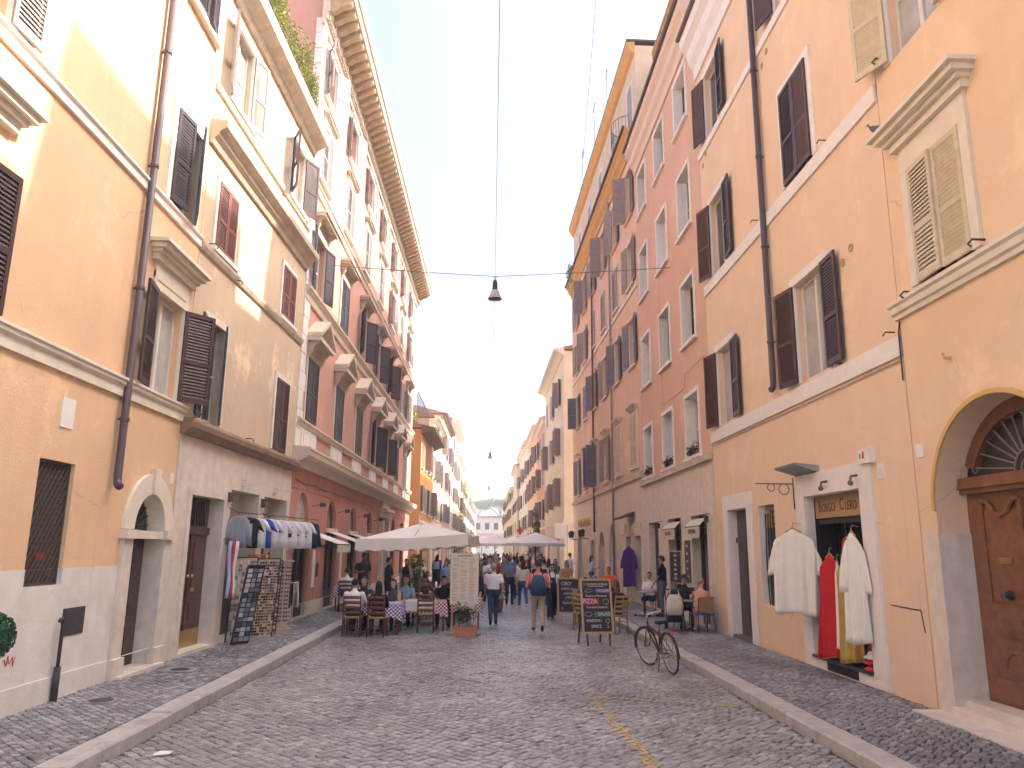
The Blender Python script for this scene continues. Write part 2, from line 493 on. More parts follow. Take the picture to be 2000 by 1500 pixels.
    def hood(s, u0, u1, z, m, h=.3, out=.3):
        """moulded hood on a frieze above a window"""
        b = s.mb(); lv = [(0, .04, .10), (.35, .10, .16), (.55, .18, .24), (.8, .26, .30), (1.0, .30, .30)]
        k = out / .3
        for i in range(len(lv) - 1):
            b.box(u0 + .2 - lv[i][1] * k * .7, u1 - .2 + lv[i][1] * k * .7, -.02, lv[i][2] * k, z + lv[i][0] * h, z + lv[i + 1][0] * h - .001)
        return b.build('hood', m, s.E)
    def window(s, u0, u1, z0, z1, m_sash=None, depth=.2, glass=None, bars=1, leaves=2):
        """timber sash with panes, set back in the opening; window > pane"""
        ms = m_sash or M['sash']; b = s.mb(); t = .055; i = -depth
        b.box(u0, u0 + t, i - .03, i + .03, z0, z1); b.box(u1 - t, u1, i - .03, i + .03, z0, z1)
        b.box(u0 + t, u1 - t, i - .029, i + .029, z0, z0 + .09); b.box(u0 + t, u1 - t, i - .029, i + .029, z1 - t, z1)
        if leaves == 2: b.box((u0 + u1) / 2 - .045, (u0 + u1) / 2 + .045, i - .028, i + .034, z0 + .09, z1 - t)
        for k in range(bars):
            zz = z0 + (z1 - z0) * (k + 1) / (bars + 1); b.box(u0 + t, u1 - t, i - .027, i + .022, zz - .018, zz + .018)
        w = b.build('window', ms, s.E)
        nl = leaves
        for k in range(nl):
            a = u0 + t * .5 + (u1 - u0 - t) * k / nl; c = u0 + t * .5 + (u1 - u0 - t) * (k + 1) / nl
            q = s.mb(); q.box(a + .005, c - .005, i - .012, i - .002, z0 + .04, z1 - .02); q.build('pane', glass or M['glass'], w)
        # dark room behind, closing the opening
        return w
    def shutter(s, u, z0, w, h, ang, left, m, o=.05, slat=.058, louv=True):
        """one louvred leaf hinged at u; left: hinge on the low-u edge. shutter > louvres"""
        key = ('sh', round(w, 3), round(h, 3), m.name, slat, louv)
        if key not in CACHE:
            st = .07; b = MB(); t = .02
            b.box(0, st, -t, t, 0, h); b.box(w - st, w, -t, t, 0, h)
            for a, c in ((0, .1), (h * .42, h * .42 + .08), (h - .08, h)): b.box(st, w - st, -t + .001, t - .001, a, c)
            fr = b.mesh('shutter', m)
            b = MB()
            for lo, hi in ((.1, h * .42), (h * .42 + .08, h - .08)):
                n = max(2, int((hi - lo) / slat))
                for k in range(n):
                    zc = lo + (k + .5) * (hi - lo) / n; d = (hi - lo) / n * .62
                    b.add([(st, -.017, zc - d), (w - st, -.017, zc - d), (w - st, .017, zc + d), (st, .017, zc + d), (st, -.017, zc - d + .009), (w - st, -.017, zc - d + .009), (w - st, .017, zc + d + .009), (st, .017, zc + d + .009)], [(0, 1, 2, 3), (7, 6, 5, 4), (0, 4, 5, 1), (2, 6, 7, 3)])
            CACHE[key] = (fr, b.mesh('louvres', m))
        fr, lo = CACHE[key]
        a = R(ang); du, do = (math.cos(a), math.sin(a)) if left else (-math.cos(a), math.sin(a))
        ob = put('shutter', fr, s.E, s.pt(u, o, z0), (0, 0, math.atan2(s.side * do, du)))
        lv = put('louvres', lo, ob); lv['kind'] = 'stuff'
        return ob
    def shutters(s, u0, u1, z0, z1, m, a0=0, a1=0, o=.05, slat=.058, both=(1, 1)):
        w = (u1 - u0) / 2 - .004; h = z1 - z0 - .02
        if both[0]: s.shutter(u0, z0 + .01, w, h, a0, True, m, o, slat)
        if both[1]: s.shutter(u1, z0 + .01, w, h, a1, False, m, o, slat)
    def text(s, body, size, u, z, o, m, sx=1.0, align='CENTER', parent=None, name='lettering'):
        me = text_mesh(body, size, m, align, .003, sx)
        ob = put(name, me, parent or s.E)
        if s.side > 0: Mx = Matrix(((-1, 0, 0, 0), (0, 0, 1, 0), (0, 1, 0, 0), (0, 0, 0, 1)))
        else: Mx = Matrix(((1, 0, 0, 0), (0, 0, -1, 0), (0, 1, 0, 0), (0, 0, 0, 1)))
        Mx.translation = Vector(s.pt(u, o, z)); ob.matrix_local = Mx
        return ob
    def pipe(s, u, z0, z1, m, r=.055, shoe=True, name='downpipe', o=.1):
        b = s.mb(); pts = [(u, o, z1), (u, o, z0)]
        if shoe: pts = [(u, o, z1), (u, o, z0 + .15), (u - .02, o + .02, z0 + .05), (u - .08, o + .08, z0)]
        b.tube(pts, r, 10); p = b.build(name, m, s.E, True)
        zz = z0 + 1.0
        while zz < z1 - .3:
            c = s.mb(); c.tube([(u, o, zz), (u, o, zz + .05)], r + .014, 10); c.box(u - .015, u + .015, -.02, o, zz + .01, zz + .035); c.build('pipe_collar', m, p); zz += 2.1
        return p
CACHE = {}
M = {}
M['glass'] = mat('window_glass', (.035, .04, .045), .06, spec=.9)
M['glass_pale'] = mat('curtained_glass', (.42, .42, .40), .12, .25, 2.2, spec=.8)
M['sash'] = mat('white_sash_paint', (.66, .62, .55), .5)
M['sash_brown'] = mat('brown_sash_paint', (.09, .05, .045), .5)
M['sh_brown'] = mat('brown_shutter_paint', (.075, .038, .036), .5, .2, 6)
M['sh_dark'] = mat('dark_shutter_paint', (.06, .045, .052), .5, .2, 6)
M['sh_grey'] = mat('grey_shutter_paint', (.22, .215, .25), .55, .2, 6)
M['sh_tan'] = mat('taupe_shutter_paint', (.33, .27, .245), .6, .2, 6)
M['sh_cream'] = mat('cream_shutter_paint', (.60, .52, .36), .6, .15, 6)
M['sh_red'] = mat('faded_red_shutter_paint', (.24, .10, .08), .6, .2, 6)
M['white'] = mat('white_render', (.80, .76, .70), .8, .06, 5, .15, 30)
M['cream'] = mat('cream_stone', (.74, .67, .54), .75, .08, 5, .2, 30)
M['wood'] = mat('dark_walnut_door', (.07, .038, .03), .4, .3, 9, .2, 25)
M['oak'] = mat('chestnut_door', (.22, .095, .045), .38, .3, 7, .2, 25)
M['brass'] = mat('brass', (.55, .38, .12), .35, metal=.9)
M['pipe'] = mat('plum_brown_pipe', (.10, .07, .075), .45)
M['iron'] = M_iron
# ------------------------------------------------------------------ L1: orange house at the left edge
P_L1 = mat('orange_plaster', (.74, .495, .30), .88, .08, .9, .25, 26, streak=.06, age=.55)
P_dado = mat('limewashed_dado', (.74, .69, .63), .85, .10, 2.0, .3, 22, streak=.12, stain=((.48, .37, .30), .5, 1.6))
L1 = Bld('orange_house', 'tall orange plastered house with white dado and arched side door at the left edge', -1, (-5.65, 2.0), (-5.65, 14.08))
Y = lambda y: y - 2.0
B = L1
B.opening(Y(9.82), Y(10.67), 1.58, 3.17, depth=.2)
B.opening(Y(12.52), Y(13.72), .12, 2.95, True, .28)
for y0, y1, z0, z1 in ((12.45, 13.65, 4.62, 6.32), (12.5, 13.65, 7.98, 9.75), (12.6, 13.75, 12.02, 13.8), (6.8, 7.95, 4.62, 6.32), (6.8, 7.95, 7.98, 9.75), (9.6, 10.7, 12.02, 13.8)):
    B.opening(Y(y0), Y(y1), z0, z1)
B.wall([(0, .42, P_dado, 'plinth', .035), (.42, 1.79, P_dado, 'dado', .012), (1.79, 16.5, P_L1, 'wall', 0)])
B.moulding('belt_course', [(-.02, 4.32), (.05, 4.32), (.05, 4.46), (.08, 4.48), (.10, 4.5), (.10, 4.54), (.13, 4.56), (.13, 4.6), (-.02, 4.6)], M['cream'])
B.moulding('belt_course', [(-.02, 7.74), (.05, 7.74), (.05, 7.86), (.09, 7.89), (.09, 7.93), (-.02, 7.94)], M['white'])
B.moulding('eaves_cornice', [(-.02, 16.0), (.1, 16.0), (.3, 16.4), (.5, 16.5), (.5, 16.7), (-.02, 16.7)], M['cream'])
# windows and shutters
B.surround(Y(12.45), Y(13.65), 4.62, 6.32, .12, .05, M['cream'], False)
B.surround(Y(12.45), Y(13.65), 6.44, 6.5, .12, .03, M['cream'], False, name='frieze_panel')
B.hood(Y(12.05), Y(14.06), 6.78, M['cream'], .32, .32)
b = B.mb(); b.box(Y(12.33), Y(13.77), -.02, .035, 6.5, 6.78); b.build('frieze', M['cream'], B.E)
B.window(Y(12.45), Y(13.65), 4.62, 6.32, M['sash'], .16, M['glass_pale'], 0)
B.shutters(Y(12.45), Y(13.65), 4.62, 6.32, M['sh_brown'], 170, 142, .06)
B.surround(Y(12.5), Y(13.65), 7.98, 9.75, .15, .05, M['white'], False)
B.window(Y(12.5), Y(13.65), 7.98, 9.75)
B.shutters(Y(12.5), Y(13.65), 7.98, 9.75, M['sh_dark'], 8, 24, .06)
B.surround(Y(12.6), Y(13.75), 12.02, 13.8, .14, .05, M['white'], True)
B.window(Y(12.6), Y(13.75), 12.02, 13.8)
B.shutters(Y(12.6), Y(13.75), 12.02, 13.8, M['sh_dark'], 3, 12, .06)
for z0, z1, ms in ((4.62, 6.32, 'sh_brown'), (7.98, 9.75, 'sh_tan')):
    B.surround(Y(6.8), Y(7.95), z0, z1, .13, .05, M['cream'], False)
    B.window(Y(6.8), Y(7.95), z0, z1)
    B.shutters(Y(6.8), Y(7.95), z0, z1, M[ms], 176, 177, .06)
B.hood(Y(6.5), Y(8.5), 6.78, M['cream'], .32, .32)
B.window(Y(9.6), Y(10.7), 12.02, 13.8); B.surround(Y(9.6), Y(10.7), 12.02, 13.8, .14, .05, M['white'], True); B.shutters(Y(9.6), Y(10.7), 12.02, 13.8, M['sh_dark'], 4, 4, .06)
# iron lattice over the ground-floor window
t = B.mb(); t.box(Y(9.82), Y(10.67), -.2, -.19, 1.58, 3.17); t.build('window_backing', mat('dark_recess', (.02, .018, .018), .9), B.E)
grm = mat('rusty_lattice', (.075, .05, .042), .6, .3, 12)
gr = B.mb(); gr.box(Y(9.83), Y(9.86), -.12, -.05, 1.59, 3.16); gr.box(Y(10.63), Y(10.66), -.12, -.05, 1.59, 3.16); gr.box(Y(9.86), Y(10.63), -.12, -.05, 1.59, 1.62); gr.box(Y(9.86), Y(10.63), -.12, -.05, 3.13, 3.16)
grille = gr.build('window_grille', grm, B.E)
def clipbar(u0, z0, du, dz, ua, ub, za, zb):
    ts = []
    lo, hi = -1e9, 1e9
    for p, d, a, c in ((u0, du, ua, ub), (z0, dz, za, zb)):
        t0, t1 = (a - p) / d, (c - p) / d
        lo = max(lo, min(t0, t1)); hi = min(hi, max(t0, t1))
    return (lo, hi) if hi - lo > .02 else None
for sg in (1, -1):
    for k in range(-14, 24):
        c = clipbar(Y(9.84), 1.6 + k * .15, .55, sg * .83, Y(9.85), Y(10.64), 1.61, 3.14)
        if c:
            q = B.mb(); o_ = -.075 if sg > 0 else -.1
            a_ = (Y(9.84) + .55 * c[0], o_, 1.6 + k * .15 + sg * .83 * c[0]); e_ = (Y(9.84) + .55 * c[1], o_, 1.6 + k * .15 + sg * .83 * c[1])
            q.bar(a_, e_, .016, .045); q.build('lattice_bar', grm, grille)
# arched doorway: stone piers, impost, archivolt with keystone, fanlight and leaf
b = B.mb()
for a, c in ((12.22, 12.53), (13.71, 14.03)):
    b.box(Y(a), Y(c), -.02, .07, .42, 2.2); b.box(Y(a) - .04, Y(c) + .02, -.02, .12, .12, .42); b.box(Y(a) - .05, Y(c) + .02, -.02, .13, 2.2, 2.34)
b.box(Y(12.53), Y(13.71), -.2, .06, 2.205, 2.335)
b.build('door_pier', M_trav, B.E)
for a, c in ((12.518, 12.53), (13.71, 13.722)):
    q = B.mb(); q.box(Y(a), Y(c), -.27, -.019, .12, 1.79); q.build('jamb_lining', M_trav, B.E); q = B.mb(); q.box(Y(a), Y(c), -.27, -.019, 1.792, 2.2); q.build('jamb_lining', M['cream'], B.E)
q = B.mb()
for k in range(16):
    a0, a1 = math.pi * k / 16, math.pi * (k + 1) / 16
    q.profy([(Y(13.12) - r_ * math.cos(a_), 2.35 + r_ * math.sin(a_)) for r_, a_ in ((.585, a0), (.602, a0), (.602, a1), (.585, a1))], -.27, -.021)
q.build('arch_lining', M['cream'], B.E)
b = B.mb(); n = 18; cu, r0, r1, zc = Y(13.12), .584, .92, 2.35
for k in range(n):
    a0, a1 = math.pi * k / n, math.pi * (k + 1) / n
    q = [(cu - rr_ * math.cos(a_), zc + rr_ * math.sin(a_)) for rr_, a_ in ((r0, a0), (r1, a0), (r1, a1), (r0, a1))]
    b.profy([(x, z) for x, z in q], -.02, .06)
arch = b.build('archivolt', M['cream'], B.E)
b = B.mb(); b.profy([(cu - .08, 2.93), (cu + .08, 2.93), (cu + .13, 3.36), (cu - .13, 3.36)], -.01, .11); b.build('keystone', M['cream'], arch)
D_ = .09
b = B.mb(); b.box(Y(12.52), Y(13.72), -.40 + D_, -.36 + D_, .12, 2.21)
for zz0, zz1 in ((.3, .85), (.98, 2.1)):
    for k in (0, 1):
        b.box(Y(12.60) + k * .58, Y(13.06) + k * .58, -.36 + D_, -.33 + D_, zz0, zz1); b.box(Y(12.66) + k * .58, Y(13.0) + k * .58, -.33 + D_, -.315 + D_, zz0 + .06, zz1 - .06)
door = b.build('door', M['wood'], B.E)
b = B.mb(); b.ball(B and (Y(13.06), -.21, 1.12), .035, 6); b.ball((Y(13.18), -.21, 1.12), .035, 6); b.build('handle', M['iron'], door)
b = B.mb(); b.profy([(cu - .6 * math.cos(math.pi * k / 16), 2.34 + .6 * math.sin(math.pi * k / 16)) for k in range(17)], -.27, -.25); fan = b.build('fanlight', M['glass'], B.E)
for k in range(11):
    a_ = math.pi * (k + .5) / 11; q = B.mb(); q.bar((cu - .15 * math.cos(a_), -.23, 2.36 + .15 * math.sin(a_)), (cu - .58 * math.cos(a_), -.23, 2.36 + .58 * math.sin(a_)), .016); q.build('fan_bar', M['iron'], fan)
b = B.mb(); b.tube([(cu - .15 * math.cos(math.pi * k / 10), -.23, 2.36 + .15 * math.sin(math.pi * k / 10)) for k in range(11)], .012, 6); b.build('fan_ring', M['iron'], fan)
b = B.mb(); b.box(Y(12.3), Y(13.9), -.36, .2, .10, .165); b.build('doorstep', M_trav, B.E)
B.pipe(Y(11.7), 2.95, 16.2, M['pipe'], .06)
b = B.mb(); b.box(Y(10.14), Y(10.46), -.01, .015, 3.62, 4.02); b.build('wall_plaque', M['white'], B.E)
b = B.mb(); b.box(Y(13.82), Y(13.98), -.01, .012, 3.18, 3.36); b.build('house_number_tile', M['white'], B.E)
b = B.mb(); b.box(Y(10.81), Y(11.37), -.01, .025, .9, 1.26); b.box(Y(10.84), Y(11.34), .025, .031, .93, 1.23); b.build('utility_cover', mat('dark_steel', (.055, .05, .055), .5, .2, 10), B.E)
# black standpipe against the dado
t = thing('standpipe', 'black iron standpipe with hooked top against the white dado', 'pipe', (-5.57, 10.72, SWH))
b = MB(); b.tube([(0, 0, -.01), (0, 0, .42)], .045, 10); b.build('sleeve', M['iron'], t, True)
b = MB(); b.tube([(0, 0, .42), (0, 0, .93), (0, -.02, 1.0), (0, -.07, 1.02), (0, -.09, .99)], .024, 8); b.build('pipe', M['iron'], t, True)
# clipped box ball in white wall pot
t = thing('topiary_ball', 'clipped green box ball in a white pot at the left edge', 'plant', (-5.47, 8.98, SWH))
b = MB(); b.lathe([(.13, -.01), (.16, .0), (.15, .68), (.16, .7), (.16, .76), (.14, .76), (.13, .7)], 16); b.build('pot', M['white'], t, True)
rr = random.Random(4); b = MB()
for i in range(1500):
    v = Vector((rr.gauss(0, 1), rr.gauss(0, 1), rr.gauss(0, 1))).normalized() * .27 * rr.uniform(.86, 1.02) + Vector((0, 0, .98))
    q = Euler((rr.uniform(0, 6), rr.uniform(0, 6), rr.uniform(0, 6))).to_matrix(); s_ = .018
    b.add([v + q @ Vector(p) for p in ((-s_, -s_ * .6, 0), (s_, -s_ * .6, 0), (s_, s_ * .6, .006), (-s_, s_ * .6, 0))], [(0, 1, 2, 3)])
b.ball((0, 0, .98), .235, 8); b.build('foliage', mat('box_leaf', (.025, .085, .035), .6, .4, 30), t)

# ------------------------------------------------------------------ L2: cream weathered house with souvenir shop
P_L2 = mat('weathered_cream_plaster', (.61, .475, .325), .88, .10, .8, .3, 24, streak=.12, age=1.1)
L2 = Bld('cream_house', 'weathered cream house with travertine ground floor and overgrown roof terrace', -1, (-5.65, 14.1), (-5.4, 21.25))
B = L2
WW = [(.62, 1.62, 4.5, 6.5), (5.2, 6.25, 4.5, 6.35), (.6, 1.62, 7.98, 9.45), (5.08, 6.2, 7.95, 9.35), (.75, 1.85, 11.4, 13.2), (5.1, 6.3, 11.35, 13.05)]
B.opening(.66, 2.3, .12, 3.05, depth=.25); B.opening(2.75, 4.6, .12, 3.3, depth=.5); B.opening(5.0, 6.85, .12, 3.3, depth=.5)
for q in WW: B.opening(*q)
B.wall([(0, 4.22, M_trav, 'stone_ground_floor', .02), (4.22, 14.3, P_L2, 'wall', 0)])
M_ledge = mat('brown_stained_ledge', (.30, .21, .14), .8, .25, 3, .3, 30, streak=.4)
B.moulding('ledge', [(-.02, 4.12), (.10, 4.12), (.16, 4.2), (.22, 4.24), (.24, 4.34), (.22, 4.4), (-.02, 4.42)], M_ledge, -.05)
B.moulding('belt_course', [(-.02, 7.7), (.05, 7.72), (.09, 7.8), (.1, 7.86), (-.02, 7.88)], mat('worn_stone', (.60, .50, .38), .8, .2, 3, .3, 30, streak=.2))
B.moulding('cornice', [(-.02, 9.95), (.06, 9.95), (.1, 10.05), (.18, 10.12), (.22, 10.2), (.34, 10.28), (.36, 10.38), (.36, 10.42), (-.02, 10.48)], mat('worn_stone', ()), -.06)
B.moulding('belt_course', [(-.02, 11.18), (.06, 11.18), (.08, 11.28), (-.02, 11.3)], M['cream'])
B.moulding('eaves_cornice', [(-.02, 13.6), (.08, 13.6), (.14, 13.75), (.3, 13.85), (.42, 13.9), (.44, 14.05), (.44, 14.2), (-.02, 14.25)], mat('worn_stone', ()))
for i, (u0, u1, z0, z1) in enumerate(WW):
    B.surround(u0, u1, z0, z1, .14 if i < 2 else .11, .045, M['cream'] if i < 2 else M['white'], i >= 2)
    B.window(u0, u1, z0, z1, M['sash'], .16, M['glass_pale'] if i in (4, 5) else None)
B.shutters(.62, 1.62, 4.5, 6.5, M['sh_dark'], 168, 20, .06); B.shutters(5.2, 6.25, 4.5, 6.35, M['sh_brown'], 0, 0, .05)
B.shutters(.6, 1.62, 7.98, 9.45, M['sh_red'], 0, 0, .05); B.shutters(5.08, 6.2, 7.95, 9.35, M['sh_red'], 0, 0, .05)
B.shutters(.75, 1.85, 11.4, 13.2, M['sh_tan'], 162, 165, .06); B.shutters(5.1, 6.3, 11.35, 13.05, M['sh_brown'], 150, 158, .06)
for u, z in ((.45, 8.0), (1.9, 7.75), (.5, 4.55), (3.4, 4.5)):
    q = B.mb(); q.tube([(u, -.02, z), (u, .14, z), (u + .05, .17, z - .04), (u + .02, .15, z - .09)], .012, 6); q.build('shutter_hook', M['iron'], B.E)
# panelled wooden door with transom
b = B.mb(); b.box(.66, 2.3, -.29, -.25, .12, 3.05)
for k in (0, 1):
    for zz0, zz1 in ((.62, 1.1), (1.2, 2.25)): b.box(.76 + k * .78, 1.42 + k * .78, -.25, -.225, zz0, zz1); b.box(.84 + k * .78, 1.34 + k * .78, -.225, -.205, zz0 + .07, zz1 - .07)
b.box(.66, 2.3, -.25, -.2, 2.32, 2.46); b.box(1.45, 1.51, -.25, -.21, .5, 2.32)
dr = b.build('door', mat('reddish_walnut_door', (.10, .042, .032), .38, .3, 9, .2, 25), B.E)
b = B.mb(); b.box(.72, 2.24, -.245, -.232, 2.5, 3.0); tr = b.build('transom', M['glass'], dr)
for k in range(12):
    q = B.mb(); x = .76 + k * .12; q.bar((x, -.222, 2.5), (x + (.13 if k < 6 else -.13), -.222, 2.98), .018); q.build('transom_bar', M['wood'], tr)
q = B.mb(); q.box(1.465, 1.495, -.24, -.19, 2.48, 3.02); q.build('transom_mullion', M['wood'], tr)
for k in (1.38, 1.58): q = B.mb(); q.ball((k, -.19, 1.52), .035, 6); q.build('knob', M['brass'], dr, True)
q = B.mb(); q.box(1.6, 1.78, -.207, -.2, 1.22, 1.3); q.build('letter_plate', M['brass'], dr)
q = B.mb(); q.box(.7, 2.26, -.25, -.242, .16, .5); q.build('kick_plate', M['brass'], dr)
q = B.mb(); q.box(.5, 2.45, -.25, .06, .10, .17); q.build('doorstep', M_trav, B.E)
B.surround(.66, 2.3, .17, 3.05, .14, .06, M_trav, False, name='door_frame')
# shop interior walls and dark counter
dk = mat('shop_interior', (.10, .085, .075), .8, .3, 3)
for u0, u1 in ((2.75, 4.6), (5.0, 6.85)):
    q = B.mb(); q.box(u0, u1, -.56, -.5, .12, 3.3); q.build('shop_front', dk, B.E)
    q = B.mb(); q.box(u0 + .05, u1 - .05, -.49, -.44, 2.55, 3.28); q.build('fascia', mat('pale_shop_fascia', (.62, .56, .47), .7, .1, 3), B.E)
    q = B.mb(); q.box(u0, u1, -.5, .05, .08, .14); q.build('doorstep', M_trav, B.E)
for u in (2.6, 4.8):
    t = B.mb(); t.box(u - .06, u + .06, .0, .1, 3.02, 3.22); t.build('wall_speaker', M['sash_brown'], B.E)
for u in (3.4, 5.7):
    t = B.mb(); t.box(u - .05, u + .05, .02, .12, 3.42, 3.56); t.tube([(u, .1, 3.5), (u + .12, .5, 3.48)], .01, 6); t.build('spotlight', M['sash'], B.E)
# terrace: low rubble wall, trellis and hanging greenery
M_rub = mat('lichen_stone', (.42, .40, .34), .9, .35, 5, .6, 18)
q = B.mb(); q.box(.2, 7.1, -.35, .12, 14.25, 14.75); q.build('terrace_wall', M_rub, B.E)
q = B.mb(); q.box(.0, 3.6, -6, -5.6, 14.28, 17.5); q.build('attic_or_sun_block', P_L2, B.E)
def leaf_cloud(mb, spots, n, size, rr, droop=0.0):
    for i in range(n):
        c, rad = spots[rr.randrange(len(spots))]
        v = Vector((rr.gauss(0, .5), rr.gauss(0, .5), rr.gauss(0, .5)))
        if v.length > 1.15: v = v.normalized() * 1.1
        p = Vector(c) + Vector((v.x * rad[0], v.y * rad[1], v.z * rad[2] - droop * rr.random() ** 2))
        q = Euler((rr.uniform(-1, 1), rr.uniform(-1, 1), rr.uniform(0, 6.28))).to_matrix(); s_ = size * rr.uniform(.6, 1.3)
        mb.add([p + q @ Vector(w) for w in ((-s_, 0, 0), (0, -s_ * .4, s_ * .1), (s_, 0, 0), (0, s_ * .4, s_ * .1))], [(0, 1, 2, 3)])
M_vine = mat('yellow_green_leaf', (.30, .33, .075), .6, .4, 6)
M_leaf = mat('mid_green_leaf', (.06, .13, .03), .6, .45, 6)
M_stem = mat('brown_stem', (.13, .09, .06), .8, .3, 12)
def plant_on(parent_b, u, o, z, name, label, w, h, droop, m, n=900, size=.06, seed=1):
    t = thing(name, label, 'plant'); t.matrix_world = parent_b.E.matrix_basis @ Matrix.Translation(parent_b.pt(u, o, z))
    rr_ = random.Random(seed); b_ = MB(parent_b.side)
    spots = [((rr_.uniform(-w, w), rr_.uniform(-.15, .22), rr_.uniform(.05, h)), (w * .4, .22, h * .35)) for _ in range(9)]
    leaf_cloud(b_, spots, n, size, rr_, droop); b_.build('foliage', m, t)
    b_ = MB(parent_b.side)
    for k in range(7):
        x = rr_.uniform(-w, w); b_.tube([(x * .3, 0, -.12), (x * .6, .02, h * .4), (x, rr_.uniform(-.1, .3), h * rr_.uniform(.6, 1.0))], [.02, .014, .006], 5)
    for k in range(6):
        x = rr_.uniform(-w, w); b_.tube([(x, .05, 0), (x, .22, .02), (x + .05, .26, -droop * rr_.uniform(.4, .9) - .05)], [.012, .01, .004], 5)
    b_.build('stem', M_stem, t)
    return t
bpy.context.view_layer.update()
for k, (u, w, h, dr_, nm) in enumerate(((2.4, .6, 1.2, .7, 'tallest yellow-green shrub hanging over the cream terrace edge, nearest the camera'), (3.7, .6, 1.35, .8, 'yellow-green shrub in the middle of the cream terrace edge'), (4.9, .55, 1.1, .9, 'bushy yellow-green climber spilling down the cream terrace wall'), (6.1, .5, .8, .9, 'lowest yellow-green climber at the far end of the cream terrace'))):
    plant_on(B, u, .0, 14.75, 'terrace_shrub', nm, w, h, dr_, M_vine, 1900, .05, 30 + k)
# ------------------------------------------------------------------ L3: salmon palazzo with pedimented windows
P_L3 = mat('salmon_plaster', (.58, .32, .245), .88, .07, .9, .22, 26, streak=.05, age=.4)
P_L3g = mat('red_rusticated_plaster', (.54, .25, .19), .85, .12, 1.2, .3, 24, streak=.18)
M_tstone = mat('palazzo_stone', (.64, .54, .42), .75, .1, 4, .25, 30)
L3 = Bld('salmon_palazzo', 'long salmon palazzo with pedimented windows, bracketed cornice and red ground floor', -1, (-5.4, 21.27), (-5.07, 50.3))
B = L3
UC = [1.5 + 4.0 * k for k in range(7)]
FL = [(5.72, 7.6, 1.3), (9.7, 11.5, 1.3), (13.35, 15.2, 1.25), (16.2, 17.85, 1.2)]
for k, u in enumerate(UC):
    if k != 4: B.opening(u - .75, u + .75, .12, 3.65, True, .15)
    else: B.opening(u - .7, u + .7, .12, 3.5, True, .5)
    for z0, z1, w in FL: B.opening(u - w / 2, u + w / 2, z0, z1)
B.wall([(0, .5, M_trav, 'plinth', .05), (.5, 4.4, P_L3g, 'rusticated_wall', 0), (4.4, 19.6, P_L3, 'wall', 0)], 12)
# shallow rustication grooves as raised blocks with uneven joints
rr = random.Random(9)
for row, (z0, z1) in enumerate(((.52, 1.2), (1.22, 1.9), (1.92, 2.6), (3.72, 4.38))):
    u = .05 - (row % 2) * .5
    while u < 28.9:
        ln = rr.uniform(.95, 1.25); a, c = max(.03, u), min(29.0, u + ln - .02); u += ln
        for k, uc in enumerate(UC):   # keep clear of the arches
            if a < uc + .9 and c > uc - .9 and z0 < 3.6:
                if uc - .9 - a > .12: c = uc - .9
                elif c - (uc + .9) > .12: a = uc + .9
                else: a = c
        if c - a > .12:
            q = B.mb(); q.box(a, c, -.01, .018 + rr.uniform(0, .008), z0, z1); q.build('rusticated_block', P_L3g, B.E)
b = B.moulding('ledge', [(-.02, 4.3), (.12, 4.3), (.2, 4.42), (.38, 4.5), (.46, 4.58), (.48, 4.72), (.5, 4.74), (.5, 4.8), (-.02, 4.84)], M_tstone, -.12)
B.moulding('belt_course', [(-.02, 5.48), (.08, 5.48), (.1, 5.56), (.14, 5.6), (.14, 5.66), (-.02, 5.68)], M_tstone)
B.moulding('belt_course', [(-.02, 9.14), (.06, 9.14), (.08, 9.3), (.14, 9.4), (.18, 9.46), (.18, 9.54), (-.02, 9.58)], M_tstone)
B.moulding('belt_course', [(-.02, 12.68), (.06, 12.68), (.1, 12.8), (.14, 12.84), (.14, 12.9), (-.02, 12.92)], M_tstone)
for k, u in enumerate(UC):                       # white pedestals under the first-floor windows
    q = B.mb(); q.box(u - .9, u + .9, -.01, .05, 4.845, 5.475); pd = q.build('window_pedestal', M['white'], B.E)
    for s_ in (-1, 1):
        q = B.mb(); q.box(u + s_ * .4 - .3, u + s_ * .4 + .3, .05, .068, 4.98, 5.36); q.build('pedestal_panel', M['white'], pd)
for i in range(25):                              # quoins at the near corner
    z = 4.86 + i * .54
    if z > 17.9: break
    w = .62 if i % 2 else .5
    q = B.mb(); q.box(-.03, w, -.2, .045, z, z + .515); q.build('quoin', M['white'], B.E)
SHUT = [[('c', 'sh_dark'), ('c', 'sh_dark'), ('c', 'sh_brown'), ('o', 'sh_dark'), ('o', 'sh_dark'), ('c', 'sh_dark'), ('c', 'sh_tan')],
        [('o', 'sh_dark'), ('c', 'sh_dark'), ('o', 'sh_dark'), ('o', 'sh_dark'), ('o', 'sh_brown'), ('w', 'sh_tan'), ('w', 'sh_tan')],
        [('c', 'sh_tan'), ('c', 'sh_tan'), ('c', 'sh_tan'), ('c', 'sh_tan'), ('w', 'sh_tan'), ('c', 'sh_tan'), ('w', 'sh_tan')],
        [('o', 'sh_tan'), ('o', 'sh_tan'), ('w', 'sh_tan'), ('w', 'sh_tan'), ('o', 'sh_tan'), ('o', 'sh_tan'), ('w', 'sh_tan')]]
def console(b, u, z0, z1, out, w=.14):
    b.profx([(-.02, z0), (.05, z0), (out * .45, z0 + (z1 - z0) * .35), (out * .6, z0 + (z1 - z0) * .7), (out, z1), (-.02, z1)], u - w / 2, u + w / 2)
